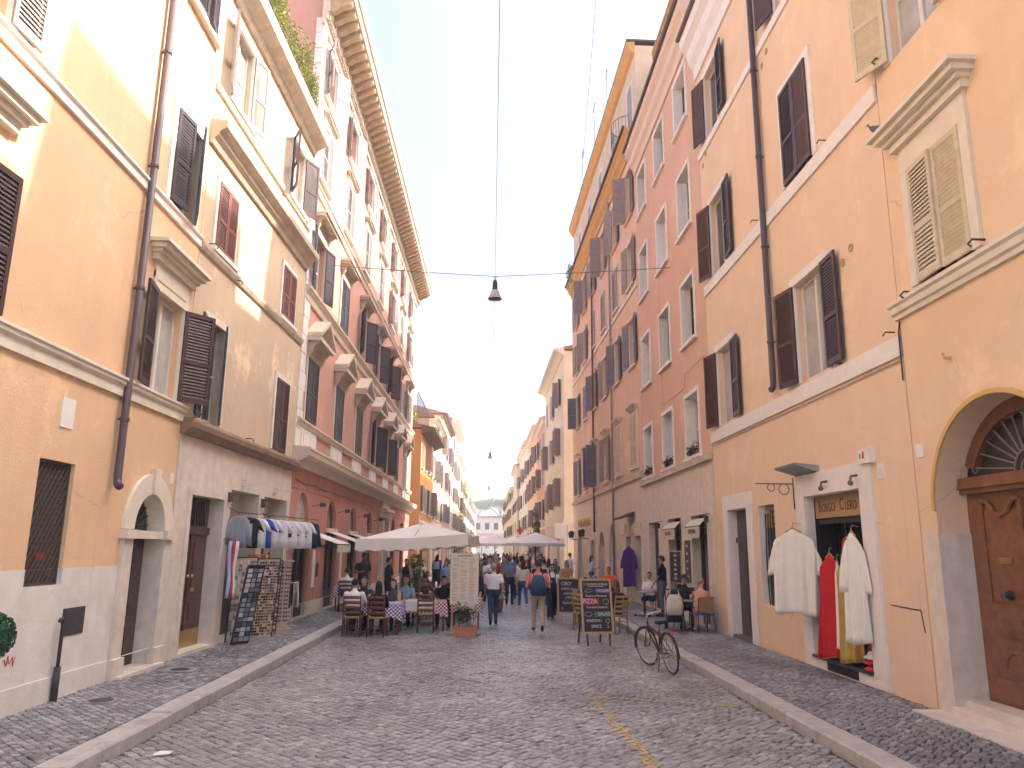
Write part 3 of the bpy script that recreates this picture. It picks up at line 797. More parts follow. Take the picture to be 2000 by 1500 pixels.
for f, (z0, z1, w) in enumerate(FL):
    for k, u in enumerate(UC):
        a, c = u - w / 2, u + w / 2
        B.surround(a, c, z0, z1, .17 if f < 2 else .13, .05, M_tstone if f < 2 else M['white'], f > 1)
        B.window(a, c, z0, z1)
        md, ms = SHUT[f][k]
        an = {'c': (0, 0), 'o': (rr.uniform(150, 170), rr.uniform(140, 168)), 'w': (170, 172)}[md]
        B.shutters(a, c, z0, z1, M[ms], *an, .06, .075)
        if f == 0:        # pediment on consoles
            q = B.mb(); zb = 8.02
            q.box(a - .2, c + .2, -.02, .08, z1 + .17, zb); console(q, a - .1, z1 - .05, zb, .36); console(q, c + .1, z1 - .05, zb, .36)
            q.box(a - .34, c + .34, -.02, .44, zb, zb + .12); pd = q.build('pediment', M_tstone, B.E)
            q = B.mb(); ap = zb + .72
            for s_ in (-1, 1):
                x0, x1 = u, u + s_ * (w / 2 + .36)
                q.profy([(x0, ap), (x1, zb + .122), (x1, zb + .24), (x0, ap + .13)], -.02, .48)
            q.profy([(a - .2, zb + .121), (c + .2, zb + .121), (u, ap - .05)], -.02, .12); q.build('gable', M_tstone, pd)
        elif f == 1:
            q = B.mb(); zb = 11.95
            q.box(a - .2, c + .2, -.02, .06, z1 + .17, zb); console(q, a - .1, z1 + .05, zb, .3); console(q, c + .1, z1 + .05, zb, .3)
            q.box(a - .3, c + .3, -.02, .34, zb, zb + .08); q.box(a - .34, c + .34, -.02, .4, zb + .081, zb + .16); q.build('hood', M_tstone, B.E)
        elif f == 2:
            B.hood(a - .3, c + .3, z1 + .16, M['cream'], .25, .24)
# great cornice: frieze, dentils, one bracket after the other, slab and gutter
b = B.moulding('cornice', [(-.02, 18.1), (.08, 18.1), (.08, 18.28), (.14, 18.3), (.14, 18.5), (.2, 18.55), (.2, 19.0), (.92, 19.02), (.95, 19.1), (.95, 19.24), (1.02, 19.28), (1.08, 19.42), (1.08, 19.55), (-.02, 19.62)], M_tstone, -.1)
dm = MB(B.side); dm.box(-.055, .055, .14, .2, 18.33, 18.48); dme = dm.mesh('dentil', M_tstone)
for i in range(145): put('dentil', dme, b, (.1 + i * .2, 0, 0))
bm_ = MB(B.side); bm_.profx([(.19, 18.58), (.34, 18.6), (.5, 18.72), (.62, 18.76), (.8, 18.84), (.86, 18.9), (.86, 19.0), (.19, 19.0)], -.12, .12); bme = bm_.mesh('bracket', mat('ochre_bracket', (.52, .38, .22), .8, .25, 4))
for i in range(56): put('bracket', bme, b, (.1 + i * .52, 0, 0))
for i in range(7):
    q = B.mb(); u = .6 + i * 4.1; q.box(u, u + .55, .2, .75, 19.5, 20.35); q.box(u - .06, u + .61, .14, .81, 20.35, 20.45); q.build('chimney', P_L3, B.E)
q = B.mb(); q.box(.0, 1.0, -11.9, -.6, 19.6, 21.5); q.build('attic_or_sun_block', P_L3, B.E)
# ground floor: arched shop windows and doors
M_shopdk = mat('brown_shop_joinery', (.075, .04, .032), .5, .2, 8)
for k, u in enumerate(UC):
    if k == 4: continue
    d_ = .11
    q = B.mb(); q.box(u - .75, u + .75, -d_ - .03, -d_, .12, 2.6); dv = q.build('shop_door' if k % 2 else 'shop_window', M_shopdk if k % 2 else M['glass'], B.E)
    q = B.mb()
    for x in (-.75, -.03, .69): q.box(u + x, u + x + .06, -d_, -d_ + .05, .12, 2.6)
    q.box(u - .69, u + .69, -d_, -d_ + .045, .12, .7 if k % 2 else .5); q.build('frame', M_shopdk, dv)
    q = B.mb(); q.box(u - .75, u + .75, -.14, .1, 2.58, 2.72); q.build('lintel', M_tstone, B.E)
    q = B.mb(); q.profy([(u - .75, 2.72)] + [(u - .75 * math.cos(math.pi * j / 14), 2.9 + .75 * math.sin(math.pi * j / 14)) for j in range(15)] + [(u + .75, 2.72)], -.14, -.11); q.build('lunette_glass', M['glass'] if k else M['glass_pale'], B.E)
    q = B.mb(); q.box(u - .8, u + .8, -.14, .12, .08, .15); q.build('doorstep', M_trav, B.E)
    q = B.mb(); q.bar((u + .95, .02, 3.3), (u + 1.05, .3, 3.38), .02); q.box(u + .98, u + 1.14, .26, .42, 3.3, 3.42); q.build('wall_lamp', M['iron'], B.E)
u = UC[4]                                         # stone portal
q = B.mb(); q.box(u - .7, u + .7, -.5, -.46, .12, 3.5); q.build('portal_door', M['wood'], B.E)
q = B.mb()
for s_ in (-1, 1): q.box(u + s_ * .98 - .2, u + s_ * .98 + .2, -.02, .22, .5, 3.4); q.box(u + s_ * .98 - .26, u + s_ * .98 + .26, -.02, .3, .0, .52)
q.box(u - 1.3, u + 1.3, -.02, .28, 3.52, 3.8); q.box(u - 1.4, u + 1.4, -.02, .42, 3.8, 3.95); q.box(u - 1.2, u + 1.2, -.02, .18, 3.95, 4.28); q.build('portal', M_tstone, B.E)
def awning(name, label, B, u0, u1, zw, zo, out, m, drop=.22, scal=7, txt=None):
    t = thing(name, label, 'awning'); t.matrix_world = B.E.matrix_basis @ Matrix.Translation(B.pt((u0 + u1) / 2, 0, zw))
    w = (u1 - u0) / 2; dz = zo - zw; q = MB(B.side)
    q.add([(-w, .02, 0), (w, .02, 0), (w, out, dz), (-w, out, dz), (-w, .02, -.015), (w, .02, -.015), (w, out, dz - .015), (-w, out, dz - .015)], [(3, 2, 1, 0), (4, 5, 6, 7)])
    q.build('canopy', m, t)
    q = MB(B.side); n = scal * 6; P = []
    for i in range(n + 1):
        x = -w + 2 * w * i / n; P.append((x, dz - drop + .06 * abs(math.sin(math.pi * i / 6)) - .06))
    q.add([(x, out + .004, z) for x, z in P] + [(x, out + .004, dz) for x, z in P], [(i, i + 1, n + 2 + i, n + 1 + i) for i in range(n)]); q.build('valance', m, t)
    q = MB(B.side); q.tube([(-w, out, dz - .02), (w, out, dz - .02)], .014, 6)
    for s_ in (-1, 1): q.tube([(s_ * (w - .03), .0, dz - .12), (s_ * (w - .03), out, dz - .02)], .012, 6)
    q.build('frame', M['iron'], t)
    return t
M_canvas = mat('white_canvas', (.74, .70, .64), .85, .05, 3)
awning('shop_awning', 'white sloping awning over the first arched shop window of the salmon palazzo', L3, .55, 2.5, 2.62, 2.2, 1.25, M_canvas)
awning('shop_awning', 'white sloping awning over the second arch of the salmon palazzo', L3, 4.6, 6.45, 2.62, 2.2, 1.25, M_canvas)
awning('shop_awning', 'white sloping awning over the third arch, partly behind the big parasol', L3, 8.55, 10.5, 2.62, 2.2, 1.25, M_canvas)
q = B.mb(); q.box(2.9, 3.25, .02, .05, .9, 2.0); q.build('menu_panel', M['white'], B.E)
q = B.mb(); q.box(7.1, 7.45, .02, .05, .9, 2.1); q.build('menu_panel', M['white'], B.E)
q = B.mb(); q.box(3.5, 3.75, .02, .06, 1.2, 1.6); q.build('notice_box', M['sash_brown'], B.E)

# ------------------------------------------------------------------ R1: yellow house with the great portal
P_R1 = mat('yellow_ochre_plaster', (.78, .575, .375), .88, .06, .9, .22, 26, streak=.05, age=.45)
R1 = Bld('ochre_house', 'yellow ochre house with arched portal and cream shuttered window at the right edge', 1, (5.9, 1.0), (5.9, 10.43))
B = R1; Y = lambda y: y - 1.0
B.opening(Y(7.42), Y(10.02), .12, 3.95, True, .42)
for y0, y1, z0, z1 in ((8.6, 9.8, 5.72, 7.42), (8.75, 9.95, 9.25, 11.2), (5.2, 6.4, 5.72, 7.42), (5.2, 6.4, 9.25, 11.2)): B.opening(Y(y0), Y(y1), z0, z1)
B.wall([(0, 17.4, P_R1, 'wall', 0)], 10)
B.moulding('belt_course', [(-.02, 5.38), (.05, 5.38), (.06, 5.44), (.1, 5.46), (.11, 5.54), (.15, 5.57), (.15, 5.62), (-.02, 5.64)], M['cream'], None, B.W + .06)
for y0, y1 in ((8.6, 9.8), (5.2, 6.4)):
    B.surround(Y(y0), Y(y1), 5.72, 7.42, .17, .05, M['cream'], False); B.window(Y(y0), Y(y1), 5.72, 7.42)
    B.shutters(Y(y0), Y(y1), 5.72, 7.42, M['sh_cream'], 0, 3, .045)
    q = B.mb(); q.box(Y(y0) - .17, Y(y1) + .17, -.02, .045, 7.59, 7.78); q.build('frieze', M['cream'], B.E)
    B.hood(Y(y0) - .42, Y(y1) + .42, 7.78, M['cream'], .32, .36)
    B.surround(Y(y0) + .15, Y(y1) + .15, 9.25, 11.2, .17, .04, M['white'], False); B.window(Y(y0) + .15, Y(y1) + .15, 9.25, 11.2, None, .18, M['glass_pale'])
    B.shutters(Y(y0) + .15, Y(y1) + .15, 9.25, 11.2, M['sh_cream'], 160, 158, .06)
for u, z in ((8.42, 5.78), (9.98, 5.66), (10.1, 9.4)):
    q = B.mb(); q.tube([(Y(u), -.02, z), (Y(u), .16, z), (Y(u) + .03, .2, z - .05), (Y(u) + .01, .17, z - .09)], .014, 6); q.build('shutter_hook', M['iron'], B.E)
for a, c, e0, e1 in ((10.0, 10.33, 10.0, 10.02), (7.11, 7.44, 7.42, 7.44)):
    q = B.mb(); q.box(Y(a), Y(c), -.021, .03, .12, 1.02); q.box(Y(a), Y(c), -.02, .022, 1.02, 2.36); q.box(Y(e0), Y(e1), -.42, -.019, .12, 2.36)
    q.build('stone_pier', M_trav, B.E)
cu, rz = Y(8.72), 2.65
P_dark = mat('ochre_reveal_plaster', (.66, .43, .16), .88, .08, 2)
q = B.mb()
for k in range(20):
    a0, a1 = math.pi * k / 20, math.pi * (k + 1) / 20
    q.profy([(cu - r_ * math.cos(a_), rz + r_ * math.sin(a_)) for r_, a_ in ((1.3, a0), (1.36, a0), (1.36, a1), (1.3, a1))], -.01, .03)
q.build('arch_trim', P_dark, B.E)
# two-leaf chestnut door with raised panels, transom beam and fan
q = B.mb(); q.box(Y(7.42), Y(10.02), -.5, -.42, .3, 2.92)
q.box(Y(7.42), Y(10.02), -.42, -.28, 2.92, 3.06); q.box(Y(7.42), Y(10.02), -.42, -.32, 2.86, 2.92)
dr = q.build('door', M['oak'], B.E)
for sgn in (-1, 1):
    uc = cu + sgn * .6
    q = B.mb(); q.box(uc - .52, uc + .52, -.42, -.39, .36, .62); q.build('kick_board', M['oak'], dr)
    for z0, z1, kind in ((.72, 1.0, 'low'), (1.12, 1.42, 'mid'), (1.52, 2.76, 'top')):
        q = B.mb()
        if kind == 'top':
            q.box(uc - .34, uc + .34, -.42, -.395, z0, z1 - .12)
            q.tube([(uc - .36, -.39, z1), (uc - .24, -.385, z1 - .02), (uc - .12, -.38, z1 - .16), (uc, -.38, z1 - .2), (uc + .12, -.38, z1 - .16), (uc + .24, -.385, z1 - .02), (uc + .36, -.39, z1)], .028, 6)
            for x in (-.36, .36): q.box(uc + x - .025, uc + x + .025, -.42, -.375, z0, z1)
        elif kind == 'mid':
            q.box(uc - .3, uc + .3, -.42, -.39, z0, z1); q.box(uc - .18, uc + .18, -.39, -.365, z0 + .08, z1 - .08)
        else:
            q.box(uc - .36, uc + .36, -.42, -.395, z0, z1)
            q.tube([(uc - .24 * math.cos(math.pi * j / 10), -.39, z0 + .02 + .22 * math.sin(math.pi * j / 10)) for j in range(11)], .03, 6)
        q.build('door_panel', M['oak'], dr)
q = B.mb(); q.box(cu - .03, cu + .03, -.42, -.37, .3, 2.9); q.build('meeting_stile', M['oak'], dr)
q = B.mb(); q.box(Y(9.2), Y(9.42), -.39, -.37, 1.98, 2.06); q.build('letter_slot', M['brass'], dr)
q = B.mb(); q.lathe([(.05, 0), (.06, .02), (.03, .03), (.04, .06), (.001, .08)], 10); kn = q.build('knob', M['iron'], dr, True, B.pt(Y(9.3), -.38, 1.62), (-math.pi / 2 * B.side, 0, 0))
q = B.mb(); q.profy([(cu - 1.3 * math.cos(math.pi * j / 24), rz + max(0.42, 1.3 * math.sin(math.pi * j / 24))) for j in range(25)], -.5, -.46); fan = q.build('fanlight', mat('fan_glass', (.05, .042, .036), .15, spec=.8), B.E)
fz = 3.08
for k in range(13):
    a_ = math.pi * (k + .5) / 13; ln = .95 if 2 < k < 10 else 1.1
    ro = min(1.02, (1.2 if abs(math.cos(a_)) > .75 else .86 / max(.5, math.sin(a_)) if math.sin(a_) > .75 else .95))
    e_ = (cu - ro * math.cos(a_), -.4, min(3.86, fz + ro * .82 * math.sin(a_)))
    q = B.mb(); q.bar((cu - .26 * math.cos(a_), -.4, fz + .24 * math.sin(a_)), e_, .018); q.torus((e_[0], -.4, e_[2] - .02), .045, .011, 'y', 12, 5); q.build('fan_bar', mat('grey_iron', (.2, .18, .16), .6), fan)
q = B.mb()
for rr_ in (.14, .26): q.tube([(cu - rr_ * math.cos(math.pi * j / 12), -.4, fz + rr_ * .92 * math.sin(math.pi * j / 12)) for j in range(13)], .014, 6)
q.build('fan_ring', mat('grey_iron', ()), fan)
q = B.mb()
for k in range(20):
    a0, a1 = math.pi * k / 20, math.pi * (k + 1) / 20
    pp = [(cu - r_ * math.cos(a_), rz + r_ * math.sin(a_)) for r_, a_ in ((1.12, a0), (1.3, a0), (1.3, a1), (1.12, a1))]
    if min(z for x, z in pp) > 3.0: q.profy(pp, -.46, -.36)
q.build('fan_frame', M['oak'], B.E)
q = B.mb(); q.box(Y(7.3), Y(10.15), -.5, .06, .1, .24); q.box(Y(7.35), Y(10.08), -.5, -.1, .24, .31); q.build('doorstep', M_trav, B.E)
q = B.mb(); q.box(Y(7.1), Y(10.3), .06, .42, .1, .145); q.build('entrance_slab', M_trav, B.E)
q = B.mb(); q.box(Y(10.16), Y(10.34), -.01, .012, 3.38, 3.56); q.build('house_number_tile', M['white'], B.E)
q = B.mb(); q.tube([(Y(9.35), -.02, 4.55), (Y(9.35), .08, 4.55), (Y(9.35), .1, 4.62)], .02, 6); q.build('flag_socket', P_dark, B.E)
# cable running down the house joint
q = B.mb(); q.tube([(Y(10.38), .03, 5.36), (Y(10.44), .03, 5.2), (Y(10.45), .03, 4.5)], .012, 5); q.build('cable', M['iron'], B.E)
# pigeon perched on the window hood
t = thing('pigeon', 'grey pigeon perched on the left end of the cream window hood', 'bird', (5.62, 10.05, 8.10), .6)
q = MB()
rg = [((0, -.15, .06), .012, .01), ((0, -.1, .07), .035, .03), ((0, -.03, .085), .055, .05), ((0, .04, .1), .055, .058), ((0, .08, .13), .035, .042), ((0, .1, .17), .024, .026), ((0, .11, .195), .026, .026), ((0, .125, .21), .012, .012)]
q.loft([[(c[0] + a_ * math.cos(2 * math.pi * k / 10), c[1], c[2] + b_ * math.sin(2 * math.pi * k / 10)) for k in range(10)] for c, a_, b_ in rg])
q.tube([(0, .13, .205), (0, .16, .198)], [.008, .002], 5)
for s_ in (-.02, .02): q.tube([(s_, .01, .06), (s_, .02, .0)], .006, 5)
q.build('body', mat('pigeon_grey', (.12, .12, .14), .7, .3, 20), t, True)
# ------------------------------------------------------------------ R2: peach house with the vestment shop
P_R2 = mat('peach_plaster', (.79, .59, .405), .88, .06, .9, .2, 26, streak=.05, age=.4)
R2 = Bld('peach_house', 'peach house with flat white bands, dark brown shutters and the vestment shop', 1, (5.9, 10.45), (5.9, 19.93))
B = R2; Y = lambda y: y - 10.45
C1, C2 = (12.72, 14.0), (17.9, 19.12)
ROWS = ((5.22, 7.15), (9.24, 11.28), (13.25, 15.1))
for c in (C1, C2):
    for z in ROWS: B.opening(Y(c[0]), Y(c[1]), *z)
B.opening(Y(17.45), Y(18.85), .12, 3.08, depth=.2); B.opening(Y(15.78), Y(16.75), 1.0, 3.08, depth=.17); B.opening(Y(12.0), Y(14.15), .3, 3.1, depth=.55)
B.wall([(0, 16.9, P_R2, 'wall', 0)], 10)
# unseen attic volumes, added to shade the facades opposite
q = B.mb(); q.box(.6, 7.55, -9, -1.0, 16.88, 20.9); q.box(7.55, B.W, -9, -1.0, 16.88, 19.2); q.build('attic_or_sun_block', P_R2, B.E)
for z0, z1 in ((4.86, 5.16), (8.91, 9.2), (12.97, 13.18)): B.band('band', z0, z1, .045, M['white'])
B.moulding('eaves_cornice', [(-.02, 15.55), (.06, 15.55), (.08, 15.9), (.2, 16.1), (.26, 16.4), (.42, 16.55), (.45, 16.75), (.45, 16.9), (-.02, 16.95)], M['white'])
b = B.mb(); b.tube([(0, .5, 16.9), (B.W, .5, 16.9)], .07, 8); b.build('gutter', mat('copper_brown_gutter', (.16, .10, .07), .5), B.E)
for ci, c in enumerate((C1, C2)):
    for ri, z in enumerate(ROWS):
        a0, a1 = {(0, 0): (177, 170), (0, 1): (0, 0), (0, 2): (175, 168), (1, 0): (177, 168), (1, 1): (176, 165), (1, 2): (174, 166)}[(ci, ri)]
        B.surround(Y(c[0]), Y(c[1]), z[0], z[1], .16, .04, M['white'], False)
        B.window(Y(c[0]), Y(c[1]), z[0], z[1], M['sash'], .16, M['glass_pale'] if ri == 0 else None, 0)
        B.shutters(Y(c[0]), Y(c[1]), z[0], z[1], M['sh_brown'], a0, a1, .06)
B.pipe(Y(15.15), 5.32, 16.8, M['pipe'], .065)
for u, z in ((15.7, 9.3), (12.2, 9.25), (10.6, 5.25), (12.3, 5.2)):
    q = B.mb(); q.tube([(Y(u), -.02, z), (Y(u), .14, z), (Y(u) + .04, .16, z - .05)], .012, 6); q.build('shutter_hook', M['iron'], B.E)
for u, z in ((11.97, 6.86), (11.66, 7.0), (19.6, 12.7), (19.3, 12.9), (14.9, 12.6), (14.6, 12.75)):
    q = B.mb(); q.lathe([(.075, -.01), (.075, .012), (.055, .014), (.05, .004), (.001, .004)], 14); q.build('vent_cap', mat('ochre_vent', (.45, .31, .14), .7), B.E, True, B.pt(Y(u), 0, z), (-math.pi / 2 * B.side, 0, 0))
# entrance with white surround
B.surround(Y(17.45), Y(18.85), .12, 3.08, .35, .035, M['white'], False, name='door_frame')
q = B.mb()
for a_, c_, z_, z2, d_ in ((17.45, 18.85, .12, 3.08, .2), (12.0, 14.15, .335, 3.1, .13), (15.78, 16.75, 1.0, 3.08, .17)):
    for p_ in ((Y(a_) - .002, Y(a_) + .012, z_, z2), (Y(c_) - .012, Y(c_) + .002, z_, z2), (Y(a_) + .012, Y(c_) - .012, z2 - .012, z2 + .002)):
        q = B.mb(); q.box(p_[0], p_[1], -d_, .002, p_[2], p_[3]); q.build('white_reveal', M['white'], B.E)
q = B.mb(); q.box(Y(17.45), Y(18.85), -.24, -.2, .18, 3.08)
for z0, z1 in ((.35, 1.1), (1.25, 2.2)):
    for k in (0, 1): q.box(Y(17.52) + k * .68, Y(18.1) + k * .68, -.2, -.18, z0, z1)
q.box(Y(17.45), Y(18.85), -.2, -.15, 2.3, 2.42); dr = q.build('door', mat('plum_grey_door', (.10, .07, .065), .5, .2, 8), B.E)
q = B.mb(); q.tube([(Y(17.6), -.16, .95), (Y(17.6), -.14, 1.7)], .014, 6); q.build('handle', mat('steel', (.5, .5, .5), .3, metal=.9), dr)
q = B.mb(); q.box(Y(17.46), Y(18.84), -.42, .03, .1, .185); q.build('doorstep', mat('grey_slate_step', (.14, .12, .12), .6), B.E)
# barred shop window
q = B.mb(); q.box(Y(15.78), Y(16.75), -.19, -.17, 1.0, 3.08); wv = q.build('window', M['glass'], B.E)
rr = random.Random(3)
for k in range(6):
    q = B.mb(); x = Y(15.86) + k * .16; q.tube([(x + .03 * math.sin(j * 1.3 + k), -.11, 1.0 + j * .38) for j in range(6)], .016, 6); q.build('wrought_bar', M['iron'], wv)
q = B.mb(); q.box(Y(15.82), Y(16.71), -.165, -.155, 2.6, 3.05); q.build('window_sign', mat('tan_sign', (.42, .27, .13), .6, .1, 3), wv)
for i, w_ in enumerate(('Paramenti', 'Abiti', 'Camicie')): B.text(w_, .11, Y(16.26), 2.94 - i * .13, -.152, M['sash_brown'], .8, parent=wv)
# vestment shop front
B.surround(Y(12.0), Y(14.15), .3, 3.1, .40, .05, M['white'], False, name='shop_surround')
q = B.mb(); q.box(Y(11.6), Y(14.55), -.02, .048, .12, .3); q.build('shop_base', M['white'], B.E)
q = B.mb(); q.box(Y(12.0), Y(14.15), -.62, -.56, .3, 3.1); q.build('shop_back', mat('painted_shop_shade', (.022, .018, .018), .9), B.E)  # near-black paint on back and sides stands in for the unlit interior
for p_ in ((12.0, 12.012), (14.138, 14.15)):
    q = B.mb(); q.box(Y(p_[0]), Y(p_[1]), -.55, -.131, .335, 3.09); q.build('shop_side', mat('painted_shop_shade', ()), B.E)
q = B.mb(); q.box(Y(12.0), Y(14.15), -.55, .09, .29, .335); q.build('marble_sill', mat('dark_marble_sill', (.06, .055, .05), .25, .3, 6), B.E)
q = B.mb(); q.box(Y(12.0), Y(14.15), -.2, -.15, 2.7, 3.1); sg = q.build('shop_sign', mat('tan_sign', ()), B.E)
B.text('B', .3, Y(13.93), 2.9, -.147, M['sash_brown'], .8, parent=sg); B.text('ORGO', .22, Y(13.58), 2.87, -.147, M['sash_brown'], .8, parent=sg)
B.text('C', .3, Y(13.06), 2.9, -.147, M['sash_brown'], .8, parent=sg); B.text('LERO', .22, Y(12.72), 2.87, -.147, M['sash_brown'], .8, parent=sg)
q = B.mb(); q.profy([(Y(12.06), 2.72), (Y(12.36), 2.72), (Y(12.36), 2.8), (Y(12.28), 2.84), (Y(12.25), 2.95), (Y(12.2), 3.0), (Y(12.16), 2.93), (Y(12.12), 2.84), (Y(12.06), 2.82)], -.149, -.146); q.build('dome_emblem', mat('sign_grey', (.16, .14, .14), .7), sg)
q = B.mb(); q.box(Y(12.0), Y(14.15), -.25, -.2, 2.6, 2.69); q.build('roller_shutter_box', M['iron'], B.E)
q = B.mb()
for k in range(9): q.box(Y(12.54), Y(13.6), .02 + .003 * (k % 2), .056, .145 + k * .014, .152 + k * .014)
q.box(Y(12.5), Y(13.64), .02, .051, .135, .275); q.build('vent_grille', mat('black_grille', (.03, .028, .028), .6), B.E)
t = thing('alarm_box', 'small white alarm box with red mark above the vestment shop', 'alarm box'); t.matrix_world = B.E.matrix_basis @ Matrix.Translation(B.pt(Y(11.65), 0, 3.45))
q = MB(); q.box(-.16, .16, -.005, .11, 0, .22); q.build('casing', M['white'], t)
q = MB(); q.box(-.04, .02, .11, .114, .07, .18); q.build('red_mark', mat('red_plastic', (.55, .05, .03), .5), t); q = MB(); q.box(.07, .12, .11, .113, .08, .16); q.build('green_mark', mat('green_plastic', (.1, .4, .15), .5), t)
q = B.mb(); q.box(Y(11.24), Y(11.44), -.005, .012, 3.18, 3.42); nt_ = q.build('house_number_tile', M['white'], B.E); B.text('99', .14, Y(11.34), 3.3, .013, P_R2, .9, parent=nt_)
# fold-out white shop lamp, spotlights, iron sign bracket
q = B.mb(); q.profx([(.0, 3.5), (.42, 3.62), (.44, 3.66), (.0, 3.62)], Y(13.5), Y(14.5)); q.build('floodlight', mat('grey_lamp', (.3, .29, .29), .5), B.E)
for u in (13.1, 12.0):
    q = B.mb(); q.tube([(Y(u), .04, 3.3), (Y(u), .16, 3.28), (Y(u) - .06, .2, 3.2)], .02, 6); q.ball((Y(u) - .06, .2, 3.17), .045, 6); q.build('spotlight', mat('rusty_iron', (.16, .10, .07), .7), B.E, True)
q = B.mb(); q.tube([(Y(14.68), .02, 3.5), (Y(14.68), .02, 2.9)], .012, 6); q.tube([(Y(14.68), .02, 3.38), (Y(14.68), .75, 3.38)], .012, 6)
for cx, r_ in ((.2, .1), (.45, .07)): q.torus((Y(14.68), cx, 3.38 - r_), r_, .009, 'x', 16, 5)
q.build('iron_bracket', mat('rusty_iron', ()), B.E, True)
q = B.mb(); q.tube([(Y(11.4), .004, 1.36), (Y(10.62), .004, 1.34), (Y(10.56), .004, 1.05)], .009, 5); q.build('hatch_edge', M['iron'], B.E)

# hanging vestments: thin folded cloth with flat sleeves
def robe(name, label, u, zt, zb, w_top, w_bot, m, depth=.12, o=.14, fold=9, amp=.03, sleeves=False, seed=1, trim=None, bld=None, hanger=True, rot=0.0):
    bb = bld or R2
    t = thing(name, label, 'vestment'); t.matrix_world = bb.E.matrix_basis @ Matrix.Translation(bb.pt(u, o, zb)) @ Matrix.Rotation(R(rot), 4, 'Z')
    h = zt - zb; rings = []; n = 72
    def zz_(x, f): return amp * (1.15 - f) * (abs(math.sin(x * 17 + seed + .5 * f)) * 2 - 1 + .7 * math.sin(x * 53 + 2.1 * seed + f * 2)) 
    for i in range(19):
        f = i / 18; z = h * f
        k_ = max(0.0, (f - .84) / .16)
        hw = (w_bot + (w_top - w_bot) * f ** .8) / 2 * (1 - .72 * k_ ** 1.7)
        ring = []
        for k in range(n):
            a_ = 2 * math.pi * k / n; cx = math.cos(a_); x = hw * math.copysign(abs(cx) ** .75, cx)
            th = depth * .16 * math.sin(a_) * (1 - .5 * f)
            ring.append((x, th + zz_(x, f), z + (.025 * math.sin(x * 9 + seed) if i == 0 else 0) - .10 * k_ * (abs(x) / max(hw, .01)) ** 2 * .6))
        rings.append(ring)
    q_ = MB(bb.side); q_.loft(rings)
    if sleeves:
        for s_ in (-1, 1):
            sec = []
            for x_, z_, ww in ((w_top * .30, h * .90, .08), (w_top * .45, h * .80, .11), (w_top * .54, h * .66, .14), (w_top * .58, h * .52, .17), (w_top * .585, h * .45, .18)):
                sec.append([(s_ * (x_ + ww * .5 * math.cos(a_)), .022 * math.sin(a_) + .012 * math.sin(x_ * 40), z_ + ww * .45 * math.cos(a_) * -.35) for a_ in [2 * math.pi * k / 14 for k in range(14)]])
            q_.loft(sec)
    q_.build('cloth', m, t, True)
    if trim is not None:
        q_ = MB(bb.side); q_.tube([(p[0], p[1], p[2] + .005) for p in rings[0]] + [rings[0][0]], .011, 5); q_.build('trim', trim, t)
    if hanger:
        q_ = MB(bb.side); q_.tube([(-w_top * .2, 0, h * .965), (0, 0, h + .03), (w_top * .2, 0, h * .965)], .014, 6); q_.tube([(0, 0, h + .02), (0, 0, h + .09), (0, -.04, h + .12), (0, -o + .02 if o < .5 else -.05, h + .1)], .006, 5); q_.build('hanger', mat('hanger_wood', (.45, .3, .15), .6), t)
    return t
M_wc = mat('white_vestment_cloth', (.82, .78, .69), .9, .05, 6); M_red = mat('scarlet_vestment_cloth', (.55, .012, .022), .75, .15, 5); M_gold = mat('gold_vestment_cloth', (.50, .33, .07), .6, .2, 6)
robe('white_chasuble', 'large white vestment on a hanger at the left of the shop front', Y(13.98), 2.5, 1.02, .78, .86, M_wc, .3, .36, 7, .036, True, 1, rot=42)
robe('scarlet_vestment', 'scarlet vestment with gold edging hanging in the shop doorway', Y(13.12), 2.06, .38, .4, .66, M_red, .3, .1, 8, .028, False, 2, M['brass'], rot=35)
robe('gold_vestment', 'gold vestment between the scarlet and the white ones', Y(12.66), 2.0, .38, .34, .46, M_gold, .26, .05, 7, .028, False, 3, rot=35)
robe('cream_stole', 'narrow cream stole next to the scarlet vestment', Y(12.9), 1.95, .55, .1, .22, M_wc, .14, .08, 5, .02, False, 6, rot=35)
robe('white_alb', 'narrow white vestment hanging on the right jamb of the shop', Y(12.05), 2.4, .75, .34, .42, M_wc, .3, .2, 6, .032, True, 4, rot=30)
robe('crimson_cloth', 'small crimson garment low behind the white vestment at the right jamb', Y(12.22), 1.1, .42, .3, .36, mat('crimson_cloth', (.28, .01, .05), .8), .2, -.12, 6, .03, False, 5)
t = thing('wall_plate_souvenir', 'round red and white plate hanging in the shop doorway', 'plate'); t.matrix_world = B.E.matrix_basis @ Matrix.Translation(B.pt(Y(12.86), -.1, 2.2))
q = B.mb(); q.lathe([(.001, -.01), (.15, -.01), (.16, .0), (.15, .012), (.001, .012)], 20); q.build('plate', mat('cream_plate', (.66, .55, .42), .4), t, True, None, (-math.pi / 2 * B.side, 0, 0))
q = B.mb(); q.torus((0, .014, 0), .13, .018, 'y', 24, 6); q.build('red_rim', mat('red_plastic', ()), t)
q = B.mb(); q.tube([(0, 0, .16), (.04, 0, .38), (0, -.03, .42)], .005, 5); q.build('cord', M['iron'], t)
t = thing('felt_hat_stack', 'pile of white and red hats on the dark sill of the vestment shop', 'hat'); t.matrix_world = B.E.matrix_basis @ Matrix.Translation(B.pt(Y(12.2), -.12, .335))
for k, (m_, z_) in enumerate(((mat('red_plastic', ()), 0), (M_red, .09), (M_wc, .17))):
    q = B.mb(); q.lathe([(.19, z_), (.2, z_ + .02), (.15, z_ + .05), (.12, z_ + .1), (.001, z_ + .12)], 16); q.build('hat', m_, t, True)

